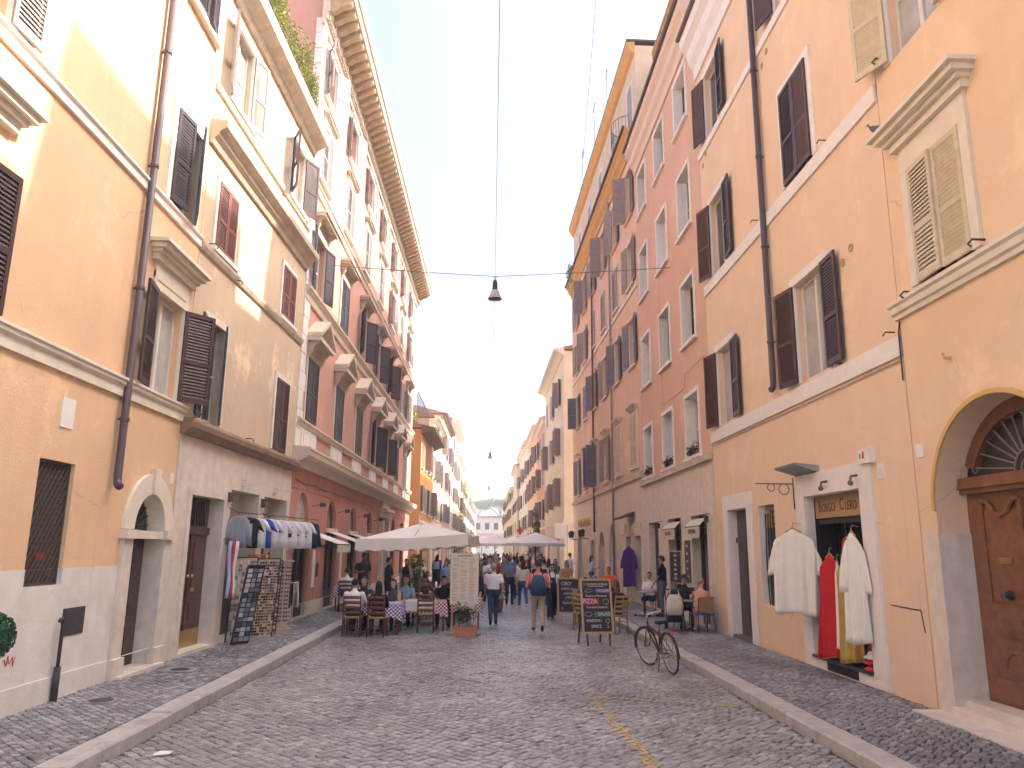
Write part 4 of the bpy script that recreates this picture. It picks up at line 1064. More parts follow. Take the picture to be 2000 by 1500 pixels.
# ------------------------------------------------------------------ R3: salmon house, deep white windows
P_R3 = mat('terracotta_plaster', (.68, .435, .30), .88, .07, .9, .22, 26, streak=.05, age=.4)
R3 = Bld('terracotta_house', 'terracotta house with deep white-framed windows above a pale stone ground floor', 1, (5.9, 19.95), (5.9, 29.18))
B = R3; Y = lambda y: y - 19.95
CL = ((21.05, 22.45), (24.1, 25.5), (27.2, 28.6)); RW = ((4.75, 6.55), (8.15, 10.05), (11.65, 13.6), (15.15, 16.95))
for c in CL:
    for z in RW: B.opening(Y(c[0]), Y(c[1]), z[0], z[1], depth=.34)
B.opening(Y(26.65), Y(28.2), .12, 3.07, depth=.2); B.opening(Y(23.5), Y(25.2), .12, 3.1, depth=.28); B.opening(Y(20.72), Y(22.3), .12, 3.08, depth=.28)
B.wall([(0, 4.5, M_trav, 'stone_ground_floor', .02), (4.5, 18.5, P_R3, 'wall', 0)], 10)
q = B.mb(); q.box(.4, 4.7, -9, -.25, 18.48, 19.7); at_ = q.build('attic_or_sun_block', mat('olive_plaster', (.52, .43, .25), .9, .1, 2), B.E)
q = B.mb(); q.box(.2, 4.9, -9, .12, 19.72, 19.9); q.box(.2, 4.9, -9, .14, 19.9, 20.05); q.build('attic_eaves', mat('orange_brown_eaves', (.50, .27, .10), .8, .2, 5), at_)
q = B.mb(); q.box(.3, 4.94, -9, -2.6, 20.06, 23.4); q.build('hidden_sun_block', P_R3, B.E)  # two unseen blocks added behind the eaves to keep sun off the left row
q = B.mb(); q.box(4.95, B.W, -9, -2.2, 18.48, 22.6); q.build('hidden_sun_block', P_R3, B.E)
B.band('ledge', 4.46, 4.62, .14, mat('worn_stone', ()))
B.moulding('eaves_cornice', [(-.02, 17.3), (.06, 17.3), (.1, 17.55), (.22, 17.7), (.26, 17.95), (.4, 18.1), (.42, 18.35), (-.02, 18.45)], mat('pale_pink_cornice', (.72, .55, .42), .8, .05, 3))
b = B.mb(); b.tube([(0, .46, 18.4), (B.W, .46, 18.4)], .07, 8); b.build('gutter', mat('dark_gutter', (.09, .065, .055), .5), B.E)
for ci, c in enumerate(CL):
    for ri, z in enumerate(RW):
        a, e = Y(c[0]), Y(c[1])
        B.surround(a, e, z[0], z[1], .12, .04, M['white'], True)
        for p_ in ((a - .002, a + .012, z[0], z[1]), (e - .012, e + .002, z[0], z[1]), (a + .012, e - .012, z[1] - .012, z[1] + .002)):
            q = B.mb(); q.box(p_[0], p_[1], -.335, .0, p_[2], p_[3]); q.build('white_reveal', M['white'], B.E)
        B.window(a + .012, e - .012, z[0], z[1] - .012, M['sash_brown'] if ri % 2 else M['sash'], .3, M['glass_pale'] if (ci + ri) % 3 == 0 else None, 1)
        if ri == 0:
            t = thing('window_plant', 'dark trailing plant on the ' + ('nearest', 'middle', 'farthest')[ci] + ' first-floor sill of the terracotta house', 'plant'); t.matrix_world = B.E.matrix_basis @ Matrix.Translation(B.pt((a + e) / 2, -.05, z[0] + .003))
            q = B.mb(); q.box(-.4, .4, -.08, .08, 0, .15); q.build('planter', mat('terracotta_pot', (.36, .15, .08), .8), t)
            q = B.mb(); leaf_cloud(q, [((x_, .05, .2), (.22, .16, .18)) for x_ in (-.3, 0, .3)], 330, .05, random.Random(ci), .2); q.build('foliage', mat('dark_plum_leaf', (.05, .045, .03), .7, .4, 9), t)
# ground-floor shops
for a, e in ((23.5, 25.2), (20.72, 22.3)):
    q = B.mb(); q.box(Y(a), Y(e), -.32, -.28, .12, 3.1); q.build('shop_window', M['glass'], B.E)
    q = B.mb()
    for x in (a, (a + e) / 2 - .03, e - .06): q.box(Y(x), Y(x) + .06, -.28, -.23, .12, 3.1)
    q.box(Y(a), Y(e), -.28, -.22, 2.45, 2.55); q.build('shop_frame', M_shopdk, B.E)
q = B.mb(); q.box(Y(26.65), Y(28.2), -.25, -.2, .12, 3.07); q.build('door', mat('green_black_door', (.03, .035, .033), .5), B.E)
for (a, e), s_, lb in (((23.5, 25.2), 'PIZZA CAFFE', 'cream lettered awning over the farther stone shop opening'), ((20.72, 22.3), 'CAFFETTERIA', 'cream lettered awning over the nearer stone shop opening')):
    t = awning('lettered_awning', lb, R3, Y(a) + .02, Y(e) - .02, 2.98, 2.78, .22, mat('cream_canvas', (.66, .58, .46), .85), .32, 6)
    ob = R3.text(s_, .17, 0, -.36, .232, M['sash_brown'], .75, parent=t)
def board(name, label, B, u0, u1, z0, z1, m, lines, ink, o=.03, cat='menu board', size=.06, frame=None):
    t = thing(name, label, cat); t.matrix_world = B.E.matrix_basis @ Matrix.Translation(B.pt((u0 + u1) / 2, 0, z0))
    w = (u1 - u0) / 2; h = z1 - z0
    q_ = MB(B.side); q_.box(-w, w, .0, o, 0, h); q_.build('panel', m, t)
    if frame:
        q_ = MB(B.side); f = .035
        for a_ in ((-w - f, -w, 0, h), (w, w + f, 0, h), (-w - f, w + f, -f, 0), (-w - f, w + f, h, h + f)): q_.box(a_[0], a_[1], -.0, o + .012, a_[2], a_[3])
        q_.build('frame', frame, t)
    for i, (s_, k_) in enumerate(lines):
        B.text(s_, size * k_, 0, h - (i + .8) * h / (len(lines) + .6), o + .002, ink, .8, parent=t)
    return t
M_chalk = mat('chalk_ink', (.7, .68, .64), .9); M_slate = mat('blackboard', (.035, .033, .036), .75, .25, 6)
M_pine = mat('pale_pine_frame', (.50, .34, .19), .6, .2, 8)
board('wall_menu', 'dark menu board in pale frame on the stone wall of the terracotta house', R3, Y(23.5), Y(24.9), 1.15, 2.06, M_slate, [('PANINI', 1.3), ('insalate', 1), ('PIZZA', 1.3), ('bruschette', 1), ('primi piatti', 1), ('GELATO', 1.3)], M_chalk, .46 - .4, size=.1, frame=M_pine)
board('wall_menu', 'tall narrow brown board between the two stone shop openings', R3, Y(22.5), Y(23.05), 1.2, 2.4, mat('brown_board', (.10, .055, .04), .7), [('BIRRA', 1), ('VINO', 1), ('CAFFE', 1), ('THE', 1), ('APERITIVI', .7)], M_chalk, .05, size=.1)
for y_ in (20.33, 26.1):
    t = thing('wall_lantern', 'small iron lantern beside the ' + ('nearer' if y_ < 22 else 'farther') + ' shop opening of the stone ground floor', 'lantern'); t.matrix_world = B.E.matrix_basis @ Matrix.Translation(B.pt(Y(y_), .02, 2.85))
    q = B.mb(); q.tube([(0, -.02, .2), (0, .1, .22), (0, .12, .16)], .012, 6); q.box(-.05, .05, .07, .17, -.02, .12); q.profx([(.05, .12), (.19, .12), (.12, .17)], -.06, .06); q.build('lantern', M['iron'], t)

# ------------------------------------------------------------------ R4: tall orange house with grey shutters
P_R4 = mat('apricot_plaster', (.73, .51, .345), .88, .08, .9, .22, 26, streak=.06, age=.6)
R4 = Bld('apricot_house', 'tall apricot house with many grey and taupe shutters and set-back top storey', 1, (5.9, 29.2), (5.5, 49.6))
B = R4
UC4 = [1.3 + 3.3 * k for k in range(6)]; FW = ((5.35, 7.5), (9.5, 11.5), (12.95, 14.9), (16.0, 18.2))
for u in UC4:
    for z in FW: B.opening(u - .55, u + .55, *z)
GF = [(.35, 1.5, 2.65, 0), (2.2, 3.3, 2.65, 0), (5.95, 7.3, 3.3, 1), (8.9, 10.4, 3.0, 1), (11.7, 13.0, 2.6, 0), (16.6, 18.0, 2.9, 0)]
for a, c, z, ar in GF: B.opening(a, c, .12, z, bool(ar), .2)
B.wall([(0, 4.86, mat('pale_ground_render', (.74, .62, .47), .88, .08, 1.2, .25, 24, streak=.08, age=.7), 'ground_floor_wall', 0), (4.86, 19.4, P_R4, 'wall', 0)], 10)
B.band('ledge', 4.85, 5.05, .1, mat('worn_stone', ())); B.band('band', 12.55, 12.72, .05, M['cream'])
M_och = mat('orange_cornice_paint', (.60, .33, .10), .8, .12, 3)
B.moulding('eaves_cornice', [(-.02, 18.75), (.06, 18.75), (.1, 18.95), (.24, 19.1), (.3, 19.3), (.4, 19.4), (.4, 19.55), (-.02, 19.6)], M_och)
b = B.mb(); b.tube([(0, .45, 19.58), (B.W, .45, 19.58)], .07, 8); b.build('gutter', mat('dark_gutter', ()), B.E)
P_top = mat('pale_attic_plaster', (.66, .52, .36), .88, .12, 1.2, .2, 26)
q = B.mb(); q.box(.12, B.W, -9.5, -.15, 19.42, 23.6); at_ = q.build('top_storey', P_top, B.E)
q = B.mb(); q.profx([(-.17, 23.2), (.0, 23.3), (.15, 23.6), (.2, 23.75), (-.17, 23.8)], .13, B.W); q.build('eaves_cornice', M_och, at_)
q = B.mb(); q.box(.1, B.W, -9.52, .2, 23.8, 23.9); q.build('roof_edge', mat('dark_gutter', ()), at_)
for k in range(5):
    u = 1.2 + k * 4; q = B.mb(); q.box(u - .5, u + .5, -.16, -.12, 20.0, 22.2); wv = q.build('window', M['sh_tan'], at_)
    q = B.mb(); q.box(u - .6, u - .5, -.16, -.1, 20, 22.3); q.box(u + .5, u + .6, -.16, -.1, 20, 22.3); q.box(u - .5, u + .5, -.16, -.1, 22.2, 22.3); q.build('frame', M['white'], wv)
q = B.mb()
for i in range(14):
    a_ = math.pi * i / 13; q.tube([(1.6 + .9 * math.cos(a_), .05 + .6 * math.sin(a_), 19.6), (1.6 + .9 * math.cos(a_), .05 + .6 * math.sin(a_), 20.55)], .01, 4)
q.tube([(1.6 + .9 * math.cos(math.pi * i / 13), .05 + .6 * math.sin(math.pi * i / 13), 20.55) for i in range(14)], .016, 5); q.build('terrace_railing', M['iron'], at_)
rr = random.Random(21)
MSH = ['sh_grey', 'sh_tan', 'sh_tan', 'sh_grey']
for k, u in enumerate(UC4):
    for f, (z0, z1) in enumerate(FW):
        B.surround(u - .55, u + .55, z0, z1, .1, .04, M['cream'] if f < 3 else P_R4, True)
        B.window(u - .55, u + .55, z0, z1, M['sash'], .16, M['glass_pale'] if rr.random() < .3 else None)
        if f == 0 and k in (0, 1): B.shutters(u - .55, u + .55, z0, z1, M['sh_cream'], 0, 0, .05, .075)
        else:
            mm = M['sh_grey'] if (f in (0, 1) and k != 2) else M['sh_tan']
            an = rr.choice(((0, 0), (177, 168), (174, 165), (176, 112), (174, 150)))
            if f == 0 and k == 3: an = (95, 95)
            B.shutters(u - .55, u + .55, z0, z1, mm, *an, .06, .075)
        if f == 0: B.hood(u - .85, u + .85, z1 + .12, M['cream'], .22, .24)
for a, c, z, ar in GF:
    q = B.mb(); q.box(a, c, -.24, -.2, .12, z - (.5 * (c - a) if ar else 0)); q.build('door', M_shopdk if a > 4 else M['sash_brown'], B.E)
    if ar:
        q = B.mb(); q.profy([((a + c) / 2 - (c - a) / 2 * math.cos(math.pi * j / 12), z - (c - a) / 2 + (c - a) / 2 * math.sin(math.pi * j / 12)) for j in range(13)], -.23, -.2); q.build('fanlight', M['glass'], B.E)
    B.surround(a, c, .12, z - (.5 * (c - a) if ar else 0), .16, .05, M_trav, False, top=not ar, name='door_frame')
B.pipe(5.78, .3, 19.4, mat('grey_pipe', (.34, .31, .29), .5), .05, False); B.pipe(11.3, 3.0, 19.4, mat('rust_pipe', (.18, .09, .06), .6), .05, False)
for u0, u1 in ((3.5, 4.6), (.4, 2.3)): q = B.mb(); q.box(u0, u1, .02, .06, 2.75, 3.15); q.build('shop_fascia', M['cream'], B.E)
q = B.mb(); q.profx([(.0, 3.5), (.6, 3.3), (.62, 3.36), (.0, 3.62)], 1.6, 3.1); q.build('folded_awning', M['iron'], B.E)
robe('purple_vestment', 'purple vestment with gold motif hanging on the apricot house wall', 1.45, 2.25, .72, .62, .66, mat('purple_vestment_cloth', (.085, .018, .20), .85, .15, 5), .25, .3, 8, .018, True, 9, None, R4, rot=38)
for k, u in enumerate((13.9, 14.9, 18.4, 19.3)):
    t = thing('wall_lantern', ('nearest', 'second', 'third', 'farthest')[k] + ' black double lantern on the far end of the apricot house', 'lantern'); t.matrix_world = B.E.matrix_basis @ Matrix.Translation(B.pt(u, .0, 2.7))
    q = B.mb(); q.tube([(0, -.02, .0), (0, .3, .05), (0, .35, .12)], .018, 6); q.profx([(.27, .12), (.43, .12), (.47, .4), (.23, .4)], -.09, .09); q.profx([(.2, .4), (.5, .4), (.35, .55)], -.12, .12); q.build('lantern', M['iron'], t)
t = thing('gilt_ornament_row', 'row of gilt raised ornaments above the far doors of the apricot house', 'sign'); t.matrix_world = B.E.matrix_basis @ Matrix.Translation(B.pt(15.5, .0, 3.6))
for k in range(8):
    q = R4.mb(); q.torus((-2.1 + k * .6, .05, .08 * (k % 2)), .15, .035, 'y', 14, 6); q.bar((-2.1 + k * .6, .05, -.2), (-2.0 + k * .6, .05, .25), .05); q.build('ornament', M['brass'], t)
# ------------------------------------------------------------------ far houses of both rows
PAL = {'amber': (.66, .33, .11), 'cream': (.74, .64, .48), 'pale': (.72, .66, .57), 'pink': (.66, .44, .33), 'buff': (.70, .55, .36), 'rose': (.62, .36, .27), 'sand': (.66, .56, .42)}
def far_house(name, label, side, p0, p1, h, colk, ncol, floors, shm, z1st=4.6, fh=3.3, wh=1.8, eave=.5, depth=11, door_n=2, slat=.12, eave_m=None):
    B = Bld(name, label, side, p0, p1); rr = random.Random(hash(name + label) % 9999 if False else len(label) * 7 + int(p0[1]))
    pm = mat('plaster_' + colk, PAL[colk], .88, .1, .8, .15, 20, streak=.06)
    us = [B.W * (k + .5) / ncol for k in range(ncol)]
    W = []
    for f in range(floors):
        for u in us:
            q_ = (u - .5, u + .5, z1st + f * fh, z1st + f * fh + wh); B.opening(*q_); W.append(q_)
    D = []
    for k in range(door_n):
        u = B.W * (k + .5) / door_n; D.append((u - .65, u + .65)); B.opening(u - .65, u + .65, .12, 2.9, depth=.3)
    B.wall([(0, h, pm, 'wall', 0)], depth)
    B.band('belt_course', 3.9, 4.1, .07, M['cream'])
    B.moulding('eaves', [(-.02, h - .35), (.08, h - .35), (eave * .6, h - .1), (eave, h - .05), (eave, h + .12), (-.02, h + .25)], eave_m or M['cream'], -.15)
    q_ = B.mb(); q_.profx([(eave + .05, h + .1), (-depth / 2, h + 1.6), (-depth, h + .1)], -.1, B.W + .0); q_.build('tiled_roof', mat('roof_tiles', ()), B.E)
    for w in W:
        B.surround(*w, .12, .04, M['white'], True); B.window(*w)
        an = rr.choice(((0, 0), (165, 168), (168, 160), (110, 115), (160, 110))); B.shutters(*w, M[shm], *an, .06, slat)
    for a, c in D:
        q_ = B.mb(); q_.box(a, c, -.34, -.3, .12, 2.9); q_.build('door', M_shopdk, B.E); B.surround(a, c, .12, 2.9, .14, .05, M_trav, False, name='door_frame')
    return B
L4 = far_house('amber_house', 'low bright amber house with deep tiled eaves beyond the salmon palazzo', -1, (-4.9, 55.5), (-4.75, 66.0), 10.6, 'amber', 4, 2, 'sh_tan', 4.7, 3.2, 1.9, 1.0, eave_m=mat('dark_timber_eaves', (.16, .10, .06), .8))
q = L4.mb(); q.box(.3, L4.W - .2, -9, -2.2, 10.4, 13.8); q.build('penthouse', mat('plaster_pink', PAL['pink'], .88, .1, .8, .15, 20, streak=.06), L4.E)
q = L4.mb(); q.box(.1, L4.W, -9.2, -1.9, 13.8, 14.0); q.build('penthouse_roof', M['cream'], L4.E)
q = L4.mb()
for k in range(12): q.tube([(.2 + k * .85, -.4, 10.7), (.2 + k * .85, -.4, 13.4)], .03, 5)
q.tube([(.2, -.4, 13.4), (9.6, -.4, 13.4)], .03, 5); q.build('pergola', M['iron'], L4.E)
bpy.context.view_layer.update()
for k, (u, o, z, w_, h_) in enumerate(((.9, -2.4, 14.0, .7, 1.1), (3.2, -2.3, 14.0, .9, 1.7), (5.6, -2.4, 14.0, .6, .9), (1.2, -1.0, 11.4, .6, .8), (3.6, -1.0, 11.4, .5, .8))):
    plant_on(L4, u, o, z, 'roof_plant', ('low dark', 'tallest feathery', 'small', 'yellowish', 'pale')[k] + ' plant on the roof terrace of the amber house', w_, h_, .1, M_leaf if k < 3 else M_vine, 420, .11, 60 + k)
far_house('cream_house_far', 'pale cream house directly after the amber house', -1, (-4.75, 66.1), (-4.6, 78), 13.2, 'cream', 4, 3, 'sh_tan')
far_house('rose_house_far', 'faded rose house with dark eaves halfway down the left row', -1, (-4.75, 78.1), (-4.6, 93), 15.6, 'rose', 5, 3, 'sh_grey', 4.8, 3.4, eave_m=mat('dark_timber_eaves', ()))
far_house('white_house_far', 'tall pale house beyond the rose one in the left row', -1, (-4.5, 93.1), (-4.4, 112), 17.5, 'pale', 5, 4, 'sh_tan', eave=.9)
far_house('buff_house_far', 'buff house far down the left row, before the cypress', -1, (-4.4, 112.1), (-4.3, 135), 15.5, 'buff', 5, 3, 'sh_tan')
far_house('sand_house_far', 'farthest sand-coloured house of the left row', -1, (-4.3, 140), (-4.0, 185), 14, 'sand', 7, 3, 'sh_tan', slat=.2)
far_house('pink_house_far', 'last pale pink house closing the left row', -1, (-4.0, 185.1), (-3.6, 240), 13, 'pink', 7, 3, 'sh_tan', slat=.3)
far_house('cream_corner_house', 'cream corner house with rounded belt beyond the apricot house', 1, (5.35, 54.0), (5.2, 70.0), 16.3, 'cream', 3, 3, 'sh_tan', 5.2, 3.7, 2.0, .7)
far_house('rose_house_right', 'narrow rose house with brown shutters after the cream corner house', 1, (5.2, 70.1), (5.1, 80), 14.0, 'rose', 3, 3, 'sh_tan', 4.8, 3.1)
far_house('buff_house_right', 'buff house with dark shutters in the middle of the far right row', 1, (5.15, 80.1), (5.05, 98), 15.0, 'buff', 4, 3, 'sh_tan')
far_house('pale_house_right', 'pale house with few windows far down the right row', 1, (5.05, 98.1), (4.95, 122), 15.8, 'pale', 4, 3, 'sh_tan')
far_house('pale_tower_house', 'blank pale tower-like house near the end of the right row', 1, (4.6, 122.1), (4.6, 140), 15.2, 'pale', 2, 2, 'sh_grey')
far_house('sand_house_right', 'last sand-coloured house of the right row', 1, (4.6, 140.1), (4.2, 200), 13, 'sand', 8, 3, 'sh_tan', slat=.3)
# building closing the view, umbrella pines behind it
b = thing('end_building', 'long low pale building closing the far end of the street', 'building', (-14, 262, 0))
q = MB(); q.box(0, 34, 0, 12, 0, 12.4); q.build('wall', mat('plaster_pale', PAL['pale']), b)
q = MB(); q.box(-.5, 34.5, -.8, 12.5, 12.4, 12.9); q.build('roof', mat('roof_tiles', ()), b)
q = MB(); q.box(0, 34, -.3, 0, 6.2, 7.2); q.build('canopy', mat('plaster_rose', PAL['rose']), b)
for k in range(11):
    for z_ in (2.2, 8.4): q = MB(); q.box(1.2 + k * 3, 2.6 + k * 3, -.08, .0, z_, z_ + 2.2); q.build('window', M['glass'] if z_ > 5 else M['sh_tan'], b)
def pine(x, y, h, r, label, seed):
    t = thing('umbrella_pine', label, 'tree', (x, y, -.09)); rr = random.Random(seed)
    q = MB(); q.tube([(0, 0, 0), (.2, 0, h * .4), (-.1, .1, h * .75), (0, 0, h * .9)], [.45, .38, .3, .15], 8)
    for k in range(7):
        a_ = k * .9; q.tube([(0, 0, h * .72), (r * .4 * math.cos(a_), r * .4 * math.sin(a_), h * .88), (r * .75 * math.cos(a_), r * .75 * math.sin(a_), h * .95)], [.2, .13, .05], 5)
    q.build('trunk', M_stem, t)
    q = MB(); sp = [((r * math.sqrt(rr.random()) * math.cos(a_), r * math.sqrt(rr.random()) * math.sin(a_), h * (.97 + .09 * rr.random())), (r * .26, r * .26, h * .05)) for a_ in [rr.uniform(0, 6.28) for _ in range(30)]]
    leaf_cloud(q, sp, 3200, .38, rr); q.build('crown', mat('pine_needles', (.07, .13, .04), .7, .4, .8), t)
pine(-4.5, 285, 17.5, 6, 'left umbrella pine rising behind the building at the street end', 1)
pine(5, 290, 18.5, 7.5, 'broad umbrella pine in the middle behind the street end', 2)
pine(13, 300, 17.8, 7, 'right umbrella pine behind the street end, partly hidden by houses', 3)
def tall_plant(x, y, h, r, label, m, seed, z0=SWH):
    t = thing('climbing_shrub', label, 'plant', (x, y, z0)); rr = random.Random(seed)
    q = MB(); leaf_cloud(q, [((rr.gauss(0, r * .35), rr.gauss(0, r * .35), h * f), (r * (1.1 - .6 * f), r * (1.1 - .6 * f), h * .09)) for f in [i / 16 for i in range(1, 16)]], 1700, .13, rr); q.build('foliage', m, t)
    q = MB(); q.tube([(0, 0, -.02), (.05, .02, h * .5), (0, 0, h * .92)], [.07, .05, .015], 6); q.build('stem', M_stem, t)
tall_plant(-4.1, 118, 11.5, .9, 'tall dark cypress-like creeper on the far left facades', M_leaf, 5)
tall_plant(4.7, 76, 6.0, .7, 'tall green climber by the rose house on the right', M_leaf, 6)
tall_plant(-3.9, 100, 4.0, 1.2, 'bushy green shrub at the foot of the pale left house', M_vine, 8)

# ------------------------------------------------------------------ overhead wires and street lamps
M_wire = mat('grey_wire', (.16, .16, .17), .6)
def wire(name, label, pts, r=.012, sag=.25):
    P = []
    for (a, c) in zip(pts[:-1], pts[1:]):
        a = Vector(a); c = Vector(c)
        for i in range(13):
            t_ = i / 12; p = a.lerp(c, t_); p.z -= sag * 4 * t_ * (1 - t_); P.append(p)
    q_ = MB(); q_.tube(P, r, 5); o = q_.build(name, M_wire); tag(o, label, 'wire'); return o
def street_lamp(x, y, z, label):
    t = thing('hanging_street_lamp', label, 'street lamp', (x, y, z), 0, 'bell lamps hung over the street')
    if y < 30: t.scale = (1.1, 1.1, 1.38)
    q_ = MB(); q_.lathe([(.001, .26), (.045, .26), (.06, .22), (.075, .2), (.08, .02), (.09, .0)], 16); q_.build('housing', mat('lamp_black', (.035, .035, .04), .5), t, True)
    q_ = MB(); q_.lathe([(.092, .0), (.12, -.04), (.17, -.14), (.205, -.2), (.215, -.225), (.2, -.222), (.16, -.14), (.1, -.03)], 20); q_.build('bell_shade', mat('lamp_copper', (.42, .36, .31), .5), t, True)
    q_ = MB(); q_.lathe([(.001, -.17), (.19, -.175), (.185, -.2), (.12, -.235), (.001, -.245)], 18); q_.build('lens', mat('lamp_lens', (.14, .10, .09), .3), t, True)
    q_ = MB(); q_.tube([(0, 0, .25), (0, 0, .36)], .012, 6); q_.tube([(-.06, 0, .34), (0, 0, .3), (.06, 0, .34)], .008, 5); q_.build('hanger', mat('lamp_black', ()), t)
LAMPS = [(.12, 24.0, 10.42), (.12, 62, 9.5), (.1, 98, 9.6), (.1, 140, 9.6)]
for i, (x, y, z) in enumerate(LAMPS):
    street_lamp(x, y, z, ('large nearest bell-shaped lamp hanging from the cross wire', 'second bell lamp down the street, above the crowd', 'third smaller bell lamp far down the street', 'farthest tiny bell lamp near the street end')[i])
    xl = -5.3 if i == 0 else -4.7; xr = 5.88 if i == 0 else 5.2
    wire('cross_wire', ('nearest', 'second', 'third', 'farthest')[i] + ' thin cross wire carrying a bell lamp between the house rows', [(xl, y, z + .75), (x, y, z + (.48 if i == 0 else .355)), (xr, y - .3, z + .8)], .013 if i == 0 else .014, .02)
wire('lamp_wire', 'thin lengthwise wire linking the bell lamps along the street', [(.0, -3, 11.3), (.12, 24.0, 10.92), (.12, 62, 9.86), (.1, 98, 9.95), (.1, 140, 9.95)], .007, .1)
wire('slanting_cable', 'dark cable slanting down from above to the apricot house roof', [(1.2, -2, 18.5), (5.75, 49.0, 22.8)], .012, .2)
wire('cross_wire', 'faint second wire crossing below the nearest bell lamp', [(-5.25, 30, 11.2), (5.85, 30, 11.0)], .004, .35)
# pharmacy cross and street sign
t = thing('pharmacy_cross', 'small red cross sign standing out from the far right facades', 'sign', (4.55, 108, 4.6))
q = MB(); q.box(-.5, .5, -.08, .08, -.17, .17); q.box(-.17, .17, -.079, .079, -.5, .5); q.build('cross', mat('red_enamel', (.6, .03, .03), .5), t); q = MB(); q.tube([(.4, 0, 0), (.62, 0, 0)], .04, 6); q.build('arm', M['iron'], t)
t = thing('round_sign_board', 'white board with a blue round emblem on a post by the cream corner house', 'sign', (5.0, 51.6, SWH))
q = MB(); q.tube([(.3, 0, 0), (.3, 0, 3.6)], .03, 8); q.build('post', mat('grey_pipe', ()), t)
q = MB(); q.box(-.55, .55, -.02, .02, 2.7, 3.7); q.build('panel', M['white'], t)
q = MB(); q.lathe([(.001, -.03), (.3, -.03), (.3, .0), (.001, .0)], 20); q.build('emblem', mat('sign_blue', (.12, .2, .42), .5), t, False, (0, -.0, 3.2), (math.pi / 2, 0, 0))
q = MB(); q.lathe([(.001, -.034), (.14, -.034), (.14, .0), (.001, .0)], 20); q.build('emblem_core', M['white'], t, False, (0, -.0, 3.2), (math.pi / 2, 0, 0))
# ------------------------------------------------------------------ people
def cloth(h, rough=.9):
    return mat('cloth_' + h.lstrip('#'), h, rough, .12, 9)
SKIN = {'light': mat('skin_light', (.56, .33, .23), .6, .08, 8), 'tan': mat('skin_tan', (.42, .23, .15), .6, .08, 8), 'dark': mat('skin_dark', (.16, .085, .06), .6, .08, 8)}
HAIR = {k: mat('hair_' + k, v, .6, .3, 25, .4, 90) for k, v in {'black': (.012, .010, .010), 'brown': (.06, .032, .02), 'grey': (.36, .34, .32), 'blond': (.40, .27, .13), 'auburn': (.12, .05, .025)}.items()}
M_eye = mat('eye_dark', (.02, .015, .012), .3); M_lip = mat('lip', (.36, .13, .11), .6)
ARMS = {'hang': ((.05, -.02, -.285), (.0, .06, -.245)), 'fwd': ((.04, .09, -.27), (-.01, .13, -.20)), 'back': ((.05, -.12, -.255), (.0, .0, -.25)),
        'table': ((.07, .13, -.245), (-.08, .23, .02)), 'chin': ((.02, .21, -.19), (-.09, .06, .235)), 'hip': ((.23, -.08, -.17), (-.16, .12, -.16)),
        'straps': ((.09, .03, -.275), (-.09, .16, .16)), 'phone': ((.04, .06, -.275), (-.10, .21, .08)), 'fold': ((.07, .08, -.265), (-.20, .16, .03)), 'reach': ((.06, .22, -.17), (-.02, .25, .04)), 'bag': ((.06, .0, -.285), (-.02, .17, -.17))}
